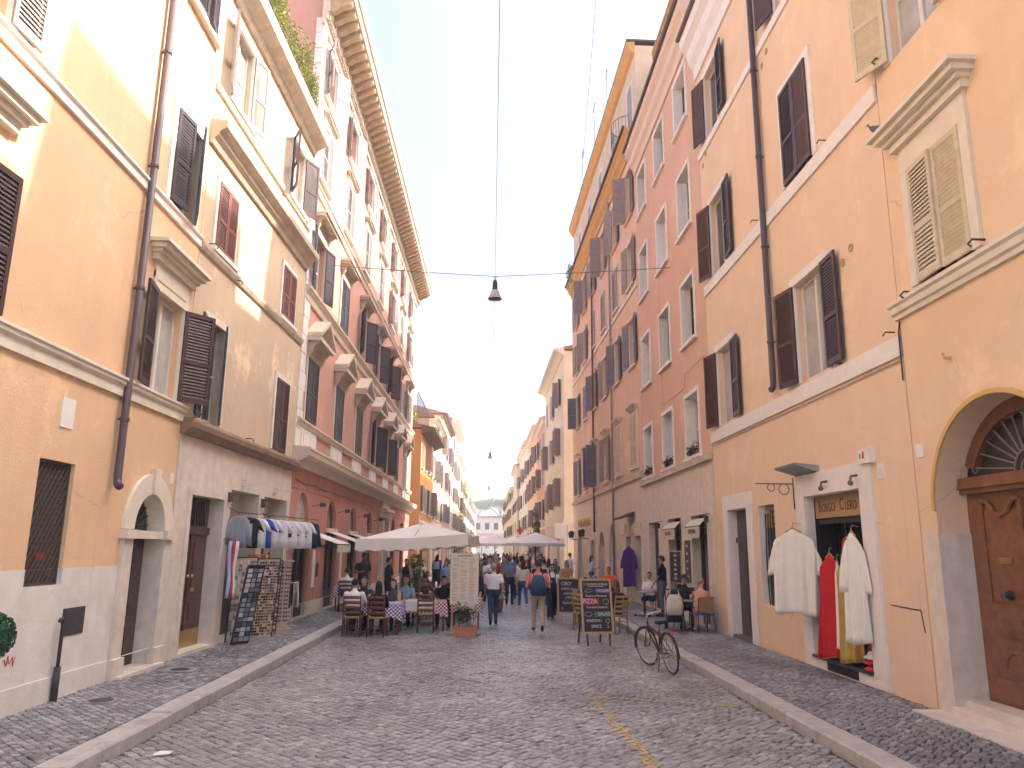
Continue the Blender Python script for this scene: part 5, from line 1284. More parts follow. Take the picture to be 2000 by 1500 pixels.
def person_meshes(legs='stand', armL='hang', armR='hang', H=1.74, female=False, sleeve='short', bottom='trousers', hair='short', headyaw=0.0, lean=0.0, loose=0.0, turn=0.0, belly=0.0, voxel=.017, hat=None):
    s = H / 1.74; seg = []; q = MB()
    V3 = Vector
    sit = legs == 'sit'
    P = V3((0, 0, .55 if sit else .93))
    hj = {}
    for sx, n in ((-1, 'L'), (1, 'R')):
        hip = P + V3((sx * .092, 0, -.02))
        if sit:
            knee = hip + V3((sx * .04, .41, -.01)); ank = knee + V3((sx * .01, -.04 if n == 'L' else .05, -.43))
        else:
            ph, ps = {'stand': (2, 0), 'walkL': (24, 4) if n == 'L' else (-17, -38), 'walkR': (24, 4) if n == 'R' else (-17, -38), 'ease': (3, -4) if n == 'L' else (10, -2)}[legs]
            knee = hip + V3((sx * .005, math.sin(R(ph)) * .425, -math.cos(R(ph)) * .425)); ank = knee + V3((0, math.sin(R(ps)) * .415, -math.cos(R(ps)) * .415))
            if legs == 'stand': ank.x += sx * .02
        rear = (not sit) and legs.startswith('walk') and n != legs[-1]
        toe = ank + (V3((0, .12, -.10)) if rear else V3((sx * .03, .165, -.035)))
        hj[n] = (hip, knee, ank, toe, rear)
    low = min(h[2].z for h in hj.values())
    dz = .078 - low
    sh = (lambda v: v + V3((0, 0, dz)))
    P = sh(P)
    d = V3((0, math.sin(lean), math.cos(lean))); F = V3((0, math.cos(lean), -math.sin(lean)))
    wS = .155 if female else .178; wH = .172 if female else .16
    rings = [(-.07, .12, .10), (-.03, wH, .118), (.05, wH + .004, .118 + belly * .4), (.15, (.132 if female else .15) + belly * .3, .102 + belly), (.30, .155 if female else .172, .116 + belly * .3), (.41, wS, .104), (.475, wS * .83, .082), (.52, .075, .064), (.56, .055, .058)]
    co = .012 + loose
    tr = [[P + d * h + V3(((rx + co * (h < .5)) * math.cos(2 * math.pi * k / 16), 0, 0)) + F * ((ry + co * (h < .5)) * math.sin(2 * math.pi * k / 16)) for k in range(16)] for h, rx, ry in rings]
    q.loft(tr)
    def S(a, b, r0, r1, tg): seg.append((V3(a), V3(b), r0, r1, tg))
    T_, B_, K_, SH_ = 1, 2, 0, 3
    S(P - d * .05, P + d * .06, .15, .15, B_); S(P + d * .12, P + d * .46, .15, .14, T_); S(P + d * .54, P + d * .6, .05, .05, K_)
    for sx in (-1, 1): S(P + d * .3 + V3((sx * .1, 0, 0)), P + d * .47 + V3((sx * .1, 0, 0)), .08, .07, T_); S(P + V3((sx * .09, 0, -.03)), P + V3((sx * .09, 0, .05)), .09, .09, B_)
    def limb(pts, rs):
        q.tube(pts, rs, 10)
        for p, r in zip(pts, rs): q.ball(p, r * .985, 5)
    lr = {'trousers': (.095, .066, .056, .05), 'wide': (.105, .095, .1, .11), 'shorts': (.10, .085, .05, .036), 'jeans': (.092, .062, .056, .048), 'skirt': (.092, .06, .05, .036)}[bottom]
    for n, (hip, knee, ank, toe, rear) in hj.items():
        hip, knee, ank, toe = map(sh, (hip, knee, ank, toe)); calf = knee.lerp(ank, .35) + V3((0, -.012, 0))
        limb([hip, knee, calf, ank], [lr[0], lr[1], lr[2] + .004, lr[3]])
        kt = K_ if bottom in ('shorts', 'skirt') else B_
        S(hip, knee, lr[0], lr[1], B_); S(knee.lerp(ank, .04), ank + (ank - knee).normalized() * -.03, lr[2], lr[3], kt)
        heel = ank + (V3((0, -.03, -.03)) if not rear else V3((0, -.05, -.0)))
        mid = ank.lerp(toe, .55) + V3((0, 0, -.012 if not rear else -.0))
        limb([heel, mid, toe], [.04, .04, .032]); S(heel, toe, .04, .034, SH_); S(ank, ank, .045, .045, SH_)
    if bottom == 'skirt':
        for k, (h0, r0_) in enumerate(((.05, .17), (-.2, .21), (-.45, .25))): pass
        q.loft([[P + V3(((r_) * math.cos(2 * math.pi * k / 18), r_ * .8 * math.sin(2 * math.pi * k / 18), h_)) for k in range(18)] for h_, r_ in ((.06, .16), (-.15, .2), (-.5, .25), (-.52, .24))]); S(P, P - V3((0, 0, .5)), .2, .25, B_)
    hands = []
    for sx, n, arm in ((-1, 'L', armL), (1, 'R', armR)):
        shd = P + d * .445 + V3((sx * (wS + .015), 0, 0)); e_, w_ = ARMS[arm]
        el = shd + V3((sx * e_[0], e_[1], e_[2])); wr = el + V3((sx * w_[0], w_[1], w_[2]))
        ua = {'none': K_, 'short': T_, 'long': T_}[sleeve]
        k_ = .01 + loose if sleeve != 'none' else 0
        limb([shd, shd.lerp(el, .5), el], [.054 + k_, .048 + k_, .041 + (k_ if sleeve == 'long' else 0)]); limb([el, el.lerp(wr, .35), wr], [.041 + (k_ if sleeve == 'long' else 0), .039 + (k_ if sleeve == 'long' else 0), .028 + (k_ if sleeve == 'long' else 0)])
        if sleeve == 'short': S(shd, shd.lerp(el, .62), .06, .055, T_); S(shd.lerp(el, .72), el, .045, .041, K_)
        else: S(shd, el, .055, .042, ua)
        S(el.lerp(wr, .06), wr, .042, .03, T_ if sleeve == 'long' else K_)
        hd = (wr - el).normalized(); pc = wr + hd * .085
        q.tube([wr, wr + hd * .04, pc], [.026, .034, .03], 8); S(wr + hd * .01, pc, .034, .03, K_); hands.append((wr, hd, pc, sx))
    nk = P + d * .53; hc = nk + d * .175 + F * .018
    q.tube([nk - d * .03, nk + d * .1], [.055, .05], 10)
    cy, sy = math.cos(headyaw), math.sin(headyaw)
    Hx = V3((cy, sy, 0)); Hy = V3((-sy, cy, 0)); Hz = V3((0, 0, 1))
    hp = lambda x, y, z: hc + Hx * x + Hy * y + Hz * z
    hr = [(-.118, .03, .035, .03), (-.1, .046, .055, .022), (-.06, .062, .078, .008), (0, .074, .092, 0), (.05, .076, .095, -.004), (.09, .06, .076, -.008), (.115, .03, .04, -.01), (.122, .008, .01, -.01)]
    q.loft([[hp(rx * math.cos(2 * math.pi * k / 16), yo + ry * math.sin(2 * math.pi * k / 16), z) for k in range(16)] for z, rx, ry, yo in hr])
    q.tube([hp(0, .092, .02), hp(0, .112, -.022), hp(0, .09, -.032)], [.008, .014, .008], 6)
    for sx in (-1, 1): q.ball(hp(sx * .076, -.005, -.01), .022, 5, 0, (.5, .9, 1.3))
    S(hp(0, 0, -.05), hp(0, 0, .06), .09, .09, K_)
    # one continuous surface
    me0 = q.mesh('body_raw', [SKIN['light']]); ob = bpy.data.objects.new('body_raw', me0); COL.objects.link(ob)
    md = ob.modifiers.new('r', 'REMESH'); md.mode = 'VOXEL'; md.voxel_size = voxel; md.use_smooth_shade = True
    sm = ob.modifiers.new('s', 'SMOOTH'); sm.factor = .5; sm.iterations = 3
    dg = bpy.context.evaluated_depsgraph_get(); me = bpy.data.meshes.new_from_object(ob.evaluated_get(dg))
    bpy.data.objects.remove(ob); bpy.data.meshes.remove(me0)
    nf = len(me.polygons); ctr = np.empty(nf * 3); me.polygons.foreach_get('center', ctr); ctr = ctr.reshape(-1, 3)
    best = np.full(nf, 1e9); tg = np.zeros(nf, int)
    for a, b, r0, r1, t_ in seg:
        a = np.array(a); b = np.array(b); ab = b - a; L2_ = ab @ ab
        t = np.clip(((ctr - a) @ ab) / L2_, 0, 1) if L2_ > 1e-9 else np.zeros(nf)
        dd = np.linalg.norm(ctr - (a + t[:, None] * ab), axis=1) - (r0 + (r1 - r0) * t)
        m_ = dd < best; best[m_] = dd[m_]; tg[m_] = t_
    # fingers, eyes, mouth join the body mesh
    e = MB()
    for wr, hd, pc, sx in hands:
        lat = hd.cross(V3((0, 1, .2))).normalized() if abs(hd.y) < .9 else V3((1, 0, 0)); nrm = lat.cross(hd).normalized()
        if nrm.y < 0 and not sit: nrm = -nrm
        for i in range(4):
            b0 = pc + lat * (i - 1.5) * .0165; ln = (.062, .072, .068, .054)[i]
            k1 = b0 + hd * ln * .55 + nrm * .006; k2 = k1 + (hd * .75 + nrm * .66) * ln * .5
            e.tube([b0 - hd * .015, k1, k2], [.0095, .009, .007], 6, 0)
        b0 = wr + hd * .03 + lat * .026 * (-sx); e.tube([b0, b0 + (hd * .7 - lat * sx * .55) * .04, b0 + (hd + nrm * .3 - lat * sx * .2) * .062], [.011, .010, .008], 6, 0)
    for sx in (-1, 1): e.ball(hp(sx * .03, .084, .012), .011, 4, 4, (1.3, .6, .7)); e.tube([hp(sx * .014, .093, .033), hp(sx * .05, .082, .034)], .005, 4, 5)
    e.tube([hp(-.022, .088, -.062), hp(0, .094, -.06), hp(.022, .088, -.062)], .0055, 5, 6)
    vs = [v.co[:] for v in me.vertices]; fs = [list(p.vertices) for p in me.polygons]; tg = tg.tolist(); o_ = len(vs)
    vs += [tuple(v) for v in e.v]; fs += [[o_ + i for i in f] for f in e.f]; tg += e.m
    bpy.data.meshes.remove(me)
    body = bpy.data.meshes.new('body'); body.from_pydata([(x * s, y * s, z * s) for x, y, z in vs], [], fs)
    for i in range(7): body.materials.append(None)
    body.polygons.foreach_set('material_index', tg); body.polygons.foreach_set('use_smooth', [True] * len(fs)); body.update()
    # hair
    hm = None
    if hair != 'bald':
        h = MB(); n = 18; m = 12
        rg = []
        for i in range(m + 1):
            th = math.pi * i / m; ring = []
            for k in range(n):
                a = 2 * math.pi * k / n; x, y, z = math.sin(th) * math.cos(a), math.sin(th) * math.sin(a), math.cos(th)
                front = max(0, y)
                lowz = (-.30 if hair != 'short' else -.45) if y < .1 else .32 + .25 * front
                if y < .1 and abs(x) > .8 and hair == 'short': lowz = .0
                zz = max(z, lowz); kk = 1.0 if z >= lowz else .93
                wob = 1 + .03 * math.sin(7 * a + 3 * th)
                ring.append(hp(x * .086 * kk * wob, -.006 + y * .106 * kk * wob, .012 + zz * .122))
            rg.append(ring)
        h.loft(rg)
        if hair in ('long', 'bob'):
            ln = .36 if hair == 'long' else .17
            h.loft([[hp(w * math.cos(a), yb + dp * math.sin(a), z) for a in [2 * math.pi * k / 14 for k in range(14)]] for z, w, yb, dp in ((.06, .08, -.03, .07), (-.02, .09, -.04, .065), (-.10, .095, -.055, .055), (-.06 - ln * .7, .09, -.075, .045), (-.08 - ln, .05, -.075, .025))])
        if hair == 'bun': h.ball(hp(0, -.12, .05), .045, 6)
        h.v = [(v[0] * s, v[1] * s, v[2] * s) for v in [tuple(x) for x in h.v]]
        hm = h.mesh('hair', HAIR['black'], True)
    ex = {'hp': lambda x, y, z: hp(x, y, z) * s, 'P': P * s, 'd': d, 'F': F, 's': s}
    return body, hm, ex
PM = {}
def person(label, x, y, face, top, bot, shoes='#2a2422', skin='light', hairc='black', z=0.0, group=None, key=None, scale=1.0, **kw):
    """face: heading in degrees, 0 looks up the street (+Y), 180 towards the camera"""
    k = key or repr(sorted(kw.items()))
    if k not in PM: PM[k] = person_meshes(**kw)
    body, hm, ex = PM[k]
    t = thing('person', label, 'person', (x, y, z), R(-face), group)
    t.scale = (scale,) * 3
    o = put('body', body, t)
    for i, m_ in enumerate((SKIN[skin], cloth(top), cloth(bot), cloth(shoes, .6), M_eye, HAIR[hairc], M_lip)):
        o.material_slots[i].link = 'OBJECT'; o.material_slots[i].material = m_
    if hm is not None:
        hh = put('hair', hm, t); hh.material_slots[0].link = 'OBJECT'; hh.material_slots[0].material = HAIR[hairc]
    return t, ex
def sunglasses(t, ex):
    q_ = MB(); hp = ex['hp']
    for sx in (-1, 1):
        c = hp(sx * .032, .094, .012); q_.ball(c, .024, 5, 0, (1.1, .35, .85)); q_.tube([hp(sx * .055, .088, .016), hp(sx * .08, .0, .012)], .004, 4)
    q_.tube([hp(-.015, .1, .016), hp(.015, .1, .016)], .004, 4); q_.build('sunglasses', mat('black_lens', (.01, .01, .01), .1), t, True)
def cap(t, ex, m):
    q_ = MB(); hp = ex['hp']
    q_.loft([[hp(r * .092 * math.cos(2 * math.pi * k / 14), -.004 + r * .112 * math.sin(2 * math.pi * k / 14), z) for k in range(14)] for r, z in ((1.0, .045), (1.02, .07), (.85, .115), (.4, .142), (.02, .146))])
    q_.loft([[hp(.075 * math.cos(a), .085 + .095 * max(0, math.sin(a)), .052 - .012 * max(0, math.sin(a)) + dz_) for a in [2 * math.pi * k / 14 for k in range(14)]] for dz_ in (0, .008)])
    q_.build('cap', m, t, True)
SEAT = dict(legs='sit')
person('man in white shirt seated with his back to us at the left table', -3.24, 19.52, 5, '#f2efec', '#2b2c33', '#8a6a4a', 'tan', 'black', armL='table', armR='table', lean=.12, loose=.01, **SEAT)
person('man in dark navy shirt facing us with a hand at his chin', -3.2, 20.98, 185, '#2a2f3d', '#2b2c36', skin='light', hairc='brown', armL='table', armR='chin', lean=.14, **SEAT)
person('woman in black with long black hair seated with her back to us', -2.62, 19.42, -8, '#1d1b1f', '#26242a', '#7a5a40', 'light', 'black', female=True, hair='long', armL='table', armR='table', lean=.1, sleeve='long', H=1.66, **SEAT)
person('woman in grey sleeveless top facing us at the left table', -2.42, 20.95, 200, '#57575f', '#2c2c33', skin='light', hairc='black', female=True, hair='bob', armL='table', armR='table', sleeve='none', H=1.66, lean=.08, **SEAT)
person('person in olive shirt seated under the parasol beyond the empty chairs', -1.95, 24.6, 20, '#77704f', '#33302c', hairc='brown', armL='table', armR='table', lean=.15, **SEAT)
person('person in dark maroon top seated behind the tall menu board', -1.05, 24.9, -10, '#33222b', '#22222a', hairc='black', armL='table', armR='table', lean=.2, **SEAT)
person('waiter in charcoal shirt standing by the red wall', -4.25, 27.3, 170, '#33353d', '#22232a', '#1b1b1b', 'tan', 'black', z=SWH, legs='ease', armL='hang', armR='fold', sleeve='short', H=1.78)
person('man in black standing under the left edge of the parasol', -3.35, 27.0, 60, '#1c1a1d', '#29272c', '#1b1b1b', 'light', 'black', legs='ease', armL='fwd', armR='phone', H=1.76)
person('woman in long black dress standing behind the parasol pole', -3.1, 30.5, 200, '#1e1b20', '#1e1b20', '#1b1b1b', 'light', 'auburn', legs='stand', armL='bag', armR='hang', female=True, sleeve='none', bottom='skirt', hair='bob', H=1.68)
person('man in navy polo and jeans standing beyond the parasol', -3.0, 34.5, 30, '#26304f', '#3f5675', '#2a2422', 'light', 'brown', legs='stand', armL='hang', armR='fwd', H=1.8)
person('grey-haired man in white short-sleeved shirt and blue jeans walking away', .2, 22.5, -4, '#ece6ea', '#2f4d68', '#1f2126', 'tan', 'grey', legs='walkR', armL='fwd', armR='back', loose=.022, bottom='jeans', belly=.03, H=1.72)
bp_man, bp_ex = person('man in coral tee and khaki trousers walking away under a blue backpack', 1.36, 20.85, 2, '#e8877f', '#b7a48d', '#3a2f2a', 'light', 'brown', legs='walkL', armL='straps', armR='straps', bottom='trousers', H=1.84)
ov, oe = person('woman in navy wide overalls and white tee walking towards us', 2.05, 24.6, 176, '#ece9ea', '#1f2438', '#c9b7a0', 'light', 'brown', legs='walkR', armL='hang', armR='phone', female=True, bottom='wide', hair='long', H=1.67); sunglasses(ov, oe)
q = MB(); P_, F_, s_ = oe['P'], oe['F'], oe['s']
q.loft([[P_ + Vector((.155 * k_ * math.cos(2 * math.pi * k / 18) * s_, .128 * k_ * math.sin(2 * math.pi * k / 18) * s_, h_ * s_)) for k in range(18)] for h_, k_ in ((-.04, 1.22), (.08, 1.14), (.2, 1.08), (.22, 1.04))])
q.loft([[P_ + Vector((x_ * s_, (.135 + dy) * s_, z_ * s_)) for x_, z_ in ((-.1, .2), (.1, .2), (.085, .4), (-.085, .4))] for dy in (0, .015)])
for sx in (-1, 1): q.tube([P_ + Vector((sx * .08 * s_, .145 * s_, .39 * s_)), P_ + Vector((sx * .09 * s_, .06 * s_, .5 * s_)), P_ + Vector((sx * .06 * s_, -.11 * s_, .42 * s_)), P_ + Vector((sx * .03 * s_, -.13 * s_, .2 * s_))], .018, 6)
q.build('bib', cloth('#1f2438'), ov)
person('woman in cream blouse and wide blue jeans seen from behind', 1.33, 28.9, -6, '#d9cfc0', '#41588a', '#eae6e2', 'light', 'black', legs='walkL', armL='hang', armR='fwd', female=True, bottom='trousers', hair='bob', loose=.02, H=1.7)
person('man in slate blue shirt left of the woman in the cream blouse', .88, 30.4, 8, '#7a869a', '#20263c', '#1b1b1b', 'light', 'brown', legs='ease', armL='fold', armR='hang', H=1.78)
person('bearded dark-haired man behind the woman in overalls', 1.86, 27.8, 186, '#2b2a30', '#2b2c36', '#1b1b1b', 'tan', 'black', legs='walkL', armL='fwd', armR='back', H=1.78)
bw, be = person('woman in camel dress and sunglasses left of the chalkboard', 3.25, 32.0, 195, '#b48a58', '#b48a58', '#3a2f2a', 'light', 'brown', legs='walkR', armL='bag', armR='hang', female=True, sleeve='short', bottom='skirt', hair='long', H=1.68); sunglasses(bw, be)
person('man in white shirt and pale trousers by the far lantern doors', 4.55, 43.0, 60, '#c9cfe0', '#d5cbbd', '#6b5a48', 'light', 'black', z=SWH, legs='ease', armL='phone', armR='hang', sleeve='long', H=1.78)
person('woman in pale blue top and jeans standing in front of the arched door', 4.8, 36.0, 100, '#c3d6e4', '#3c5d80', '#e0dcd6', 'light', 'black', z=SWH, legs='ease', armL='phone', armR='phone', female=True, bottom='jeans', hair='long', H=1.7)
person('man in orange tee seated by the apricot wall', 4.75, 30.2, 210, '#e8622a', '#4a4a52', '#2a2422', 'tan', 'brown', z=SWH, armL='table', armR='table', lean=.2, **SEAT)
person('man in dark navy tee seated left behind the big chalkboard', 2.62, 21.3, 60, '#232a3c', '#2f3a4d', '#2a2422', 'tan', 'brown', armL='table', armR='fold', lean=.08, **SEAT)
t_, e_ = person('man with pink face and grey cap seated behind the big chalkboard', 3.05, 22.3, 190, '#42343a', '#2b2c36', '#2a2422', 'light', 'grey', armL='table', armR='table', **SEAT); cap(t_, e_, cloth('#77727a'))
person('blond woman seated farthest behind the big chalkboard', 2.75, 22.9, 175, '#8c7e6e', '#2b2c36', '#2a2422', 'light', 'blond', female=True, hair='bob', armL='table', armR='table', H=1.66, **SEAT)
person('long-haired woman in plum tee and jeans, hand on hip, right of the chalkboard', 3.38, 20.55, -25, '#33223a', '#35568a', '#e9e4de', 'light', 'auburn', female=True, hair='long', armL='table', armR='hip', bottom='jeans', H=1.7, **SEAT)
person('woman in white top and shorts seated by the stone wall', 5.2, 25.0, 205, '#ece4e4', '#3a4052', '#e9e4de', 'light', 'brown', z=SWH, female=True, hair='bun', armL='table', armR='fold', bottom='shorts', H=1.68, lean=.1, **SEAT)
person('man in black tee and grey jeans standing beside the seated woman in white', 5.42, 24.2, -60, '#1e1e24', '#5d6673', '#1b1b1b', 'tan', 'black', z=SWH, legs='ease', armL='fwd', armR='hang', bottom='jeans', H=1.8)
t_, e_ = person('man in dark tee and cap seated facing us beyond the pram', 5.3, 21.05, 190, '#2a2a32', '#2e2e38', '#2a2422', 'tan', 'black', z=SWH, armL='reach', armR='table', bottom='shorts', lean=.15, **SEAT); cap(t_, e_, cloth('#3a3f44'))
person('woman in peach top and shorts seated with her back to us on the blue chair', 5.4, 19.72, 8, '#d89a7c', '#c8876e', '#c89a80', 'light', 'blond', z=SWH, female=True, hair='bun', sleeve='none', armL='reach', armR='table', bottom='shorts', lean=.22, loose=.02, H=1.7, **SEAT)
for lb, x, y, fc, tp, hc in (('diner in pale blue facing us behind the empty middle chair', -2.22, 22.05, 184, '#9fb2cc', 'brown'), ('diner in black facing us at the table behind the tall menu', -1.18, 22.02, 178, '#232228', 'black'), ('diner in burgundy facing us beside the olive guest', -1.95, 26.2, 186, '#5a2430', 'auburn'), ('diner in grey facing us at the far table', -1.1, 26.25, 176, '#77777d', 'grey'), ('diner in white at the table against the red wall', -4.45, 25.25, 8, '#e6e2dd', 'black')):
    person(lb, x, y, fc, tp, '#2a2a32', hairc=hc, z=SWH if x < -4 else 0.0, armL='table', armR='table', lean=.12, **SEAT)
# backpack worn by the man in coral
t = thing('backpack', 'dark blue backpack worn by the man in coral tee', 'backpack', (1.36, 20.85, 0), R(-2))
P_, s_ = bp_ex['P'], bp_ex['s']
q = MB(); q.loft([[P_ + Vector((w_ * (abs(math.cos(a)) ** .6) * math.copysign(1, math.cos(a)) * s_, (-.135 - dp_ / 2 + dp_ / 2 * (abs(math.sin(a)) ** .6) * math.copysign(1, math.sin(a))) * s_, h_ * s_)) for a in [2 * math.pi * k / 20 for k in range(20)]] for h_, w_, dp_ in ((-.04, .12, .1), (-.02, .17, .17), (.15, .185, .2), (.32, .165, .18), (.43, .13, .13), (.46, .07, .06))])
q.build('bag', cloth('#2c4a6e', .8), t, True)
q = MB(); q.loft([[P_ + Vector((w_ * math.cos(a) * s_, (-.335 + .03 * math.sin(a)) * s_, h_ * s_)) for a in [2 * math.pi * k / 14 for k in range(14)]] for h_, w_ in ((.0, .1), (.02, .13), (.15, .13), (.18, .1))]); q.build('front_pocket', cloth('#25405f', .8), t, True)
for sx in (-1, 1):
    q = MB(); q.tube([P_ + Vector((sx * .1 * s_, -.13 * s_, .4 * s_)), P_ + Vector((sx * .11 * s_, -.02 * s_, .5 * s_)), P_ + Vector((sx * .12 * s_, .1 * s_, .4 * s_)), P_ + Vector((sx * .13 * s_, .11 * s_, .2 * s_)), P_ + Vector((sx * .15 * s_, -.1 * s_, .02 * s_))], .02, 6); q.build('strap', cloth('#25405f', .8), t)
# crowd further up the street
rr = random.Random(77)
VAR = [dict(legs='walkL', armL='back', armR='fwd'), dict(legs='walkR', armL='fwd', armR='back', female=True, hair='long', H=1.66), dict(legs='ease', armL='phone', armR='hang'), dict(legs='stand', armL='hang', armR='bag', female=True, bottom='skirt', hair='bob', H=1.67, sleeve='none')]
TOPS = [('white', '#e8e4e0'), ('navy', '#2a3350'), ('red', '#a63a34'), ('sky blue', '#8fb0cf'), ('black', '#222126'), ('beige', '#c9b491'), ('grey', '#84848a'), ('green', '#5c7355'), ('pink', '#dba3a0'), ('denim', '#55709a')]
BOTS = [('dark trousers', '#2a2c36'), ('blue jeans', '#3f5a80'), ('khaki trousers', '#a89a80'), ('black trousers', '#1e1d21')]
used = set(); k = 0
spots = [(.1, 31.5), (2.6, 33.2), (-.3, 34.5), (1.9, 35.3), (.8, 36.8), (3.0, 38.0), (-.8, 38.8), (1.5, 40.0), (2.3, 41.6), (.3, 43.0), (-1.2, 44.1), (3.3, 45.2), (1.1, 46.4), (2.2, 48.2), (-.2, 49.3), (.9, 51.5), (3.0, 52.6), (-1.4, 53.4), (1.8, 55.0), (.1, 57.0), (2.7, 58.4), (-.7, 60.2), (1.3, 62.0), (3.2, 63.1), (.5, 65.5), (2.1, 67.6), (-1.3, 69.0), (1.0, 72.0), (2.9, 74.5), (-.2, 77.0), (1.7, 80.5), (.4, 86.0), (2.6, 90.0), (-1.0, 94.0), (1.2, 101.0), (-2.6, 41.0), (-2.9, 46.5), (-2.4, 56.0), (2.2, 30.2), (.4, 33.3), (1.3, 33.6), (3.1, 35.6), (-.1, 36.4), (2.5, 37.2), (.2, 40.5), (2.9, 41.0), (-.5, 42.3), (1.9, 44.3), (-1.6, 37.0), (.6, 48.5), (3.4, 48.8), (1.6, 51.0), (-.9, 51.6), (2.5, 54.6), (.6, 54.2), (3.3, 57.0), (1.5, 58.8), (-1.7, 33.0)] + [(round(-2.6 + 5.6 * ((k * 37) % 26) / 26, 2), round(31.0 + 1.45 * k, 1)) for k in range(26)]
BY = ['just past the blouse woman', 'past the white parasol pole', 'in the crowd', 'deeper in the crowd', 'far up the street', 'at the far end of the crowd']
DEP = ['nearest rank of the crowd', 'second rank of the crowd', 'third rank of the crowd', 'middle of the crowd', 'rear of the crowd', 'farthest rank of the crowd']
for i, (x, y) in enumerate(spots):
    v = VAR[i % 4]; tn, tc_ = TOPS[(i * 7 + i // 4) % 10]; bn, bc = BOTS[(i * 3 + i // 5) % 4]
    if v.get('bottom') == 'skirt': bn, bc = 'skirt', bc
    fc = rr.choice((0, 180)) + rr.uniform(-25, 25)
    side_ = 'left side' if x < -.9 else ('right side' if x > 2.0 else ('centre left' if x < .6 else 'centre right'))
    lab = '%s in %s top and %s, %s, %s' % ('woman' if v.get('female') else 'man', tn, bn, DEP[min(5, i // 7)], side_)
    while lab in used: lab = lab.replace(', ' + side_, ', farther ' + side_) if 'farther' not in lab else lab + ' beyond'
    used.add(lab)
    person(lab, x, y, fc, tc_, bc, skin=rr.choice(('light', 'light', 'tan', 'dark')), hairc=rr.choice(('black', 'brown', 'brown', 'blond', 'grey', 'auburn')), group='people strolling in the distant crowd', key='crowd%d' % (i % 4), scale=rr.uniform(.95, 1.05), **v)
# ------------------------------------------------------------------ café furniture
M_chair = mat('reddish_chair_wood', (.16, .055, .035), .45, .25, 9); M_rush = mat('rush_seat', (.42, .28, .13), .85, .3, 30, .4, 60)
def make_chair(mw, ms):
    C = {}
    m_ = MB(); m_.tube([(0, 0, 0), (0, 0, .45)], [.017, .021], 8); C['front'] = m_.mesh('leg', mw, True)
    m_ = MB(); m_.tube([(0, -.03, 0), (0, 0, .45), (0, -.03, .7), (0, -.085, .96)], [.017, .021, .02, .016], 8); C['rear'] = m_.mesh('leg', mw, True)
    m_ = MB(); m_.loft([[(x * k, y * k, z) for x, y in ((-.21, -.19), (-.07, -.2), (.07, -.2), (.21, -.19), (.23, .2), (.08, .21), (-.08, .21), (-.23, .2))] for z, k in ((.43, .96), (.44, 1.0), (.465, 1.0), (.475, .94))]); C['seat'] = m_.mesh('seat', ms, True)
    m_ = MB(); n = 8
    m_.loft([[(-.2 + .4 * i / n, y - .035 * math.sin(math.pi * i / n), z) for y, z in ((-.01, -.03), (.01, -.03), (.01, .03 + .012 * math.sin(math.pi * i / n)), (-.01, .03 + .012 * math.sin(math.pi * i / n)))] for i in range(n + 1)]); C['slat'] = m_.mesh('slat', mw, True)
    m_ = MB(); m_.tube([(-.2, 0, 0), (.2, 0, 0)], .011, 6); C['bar'] = m_.mesh('stretcher', mw, True)
    m_ = MB(); m_.tube([(0, -.19, 0), (0, .19, 0)], .011, 6); C['side'] = m_.mesh('stretcher', mw, True)
    return C
CH = make_chair(M_chair, M_rush)
def chair(label, x, y, rot, z=0.0, group='ladder-back chairs under the parasol', C=CH):
    t = thing('ladder_back_chair', label, 'chair', (x, y, z), R(rot), group)
    for sx in (-1, 1):
        put('leg', C['front'], t, (sx * .205, .185, 0)); put('leg', C['rear'], t, (sx * .2, -.18, 0))
        put('stretcher', C['side'], t, (sx * .203, 0, .17)); put('stretcher', C['side'], t, (sx * .203, 0, .29))
    put('seat', C['seat'], t)
    for i, (zz, yy) in enumerate(((.56, -.195), (.68, -.208), (.80, -.232), (.92, -.258))): put('slat', C['slat'], t, (0, yy, zz))
    put('stretcher', C['bar'], t, (0, .185, .22)); put('stretcher', C['bar'], t, (0, -.187, .2))
    return t
chair('ladder-back chair under the man in the white shirt', -3.24, 19.5, 3); chair('ladder-back chair under the woman with long black hair', -2.62, 19.42, -5)
chair('ladder-back chair under the man with his hand at his chin', -3.2, 21.0, 178); chair('ladder-back chair under the woman in grey', -2.42, 20.97, 184)
chair('empty ladder-back chair with its back to us in the middle', -1.54, 20.5, 2); chair('ladder-back chair under the diner in pale blue', -2.22, 22.05, 186)
chair('ladder-back chair under the diner in black', -1.2, 22.03, 176); chair('ladder-back chair under the diner in burgundy', -1.95, 26.22, 184); chair('ladder-back chair under the diner in grey', -1.1, 26.27, 178); chair('ladder-back chair at the table against the red wall', -4.45, 25.23, 6, SWH); chair('ladder-back chair under the person in olive', -1.95, 24.58, -15); chair('ladder-back chair under the person in maroon', -1.05, 24.88, 8)
M_red_ck = checker_mat('red_gingham', '#f0e6e8', '#9c2a4e', .05); M_pur_ck = checker_mat('purple_gingham', '#ece4ec', '#5b4a94', .05); M_linen = mat('white_linen', (.78, .75, .72), .9, .04, 5)
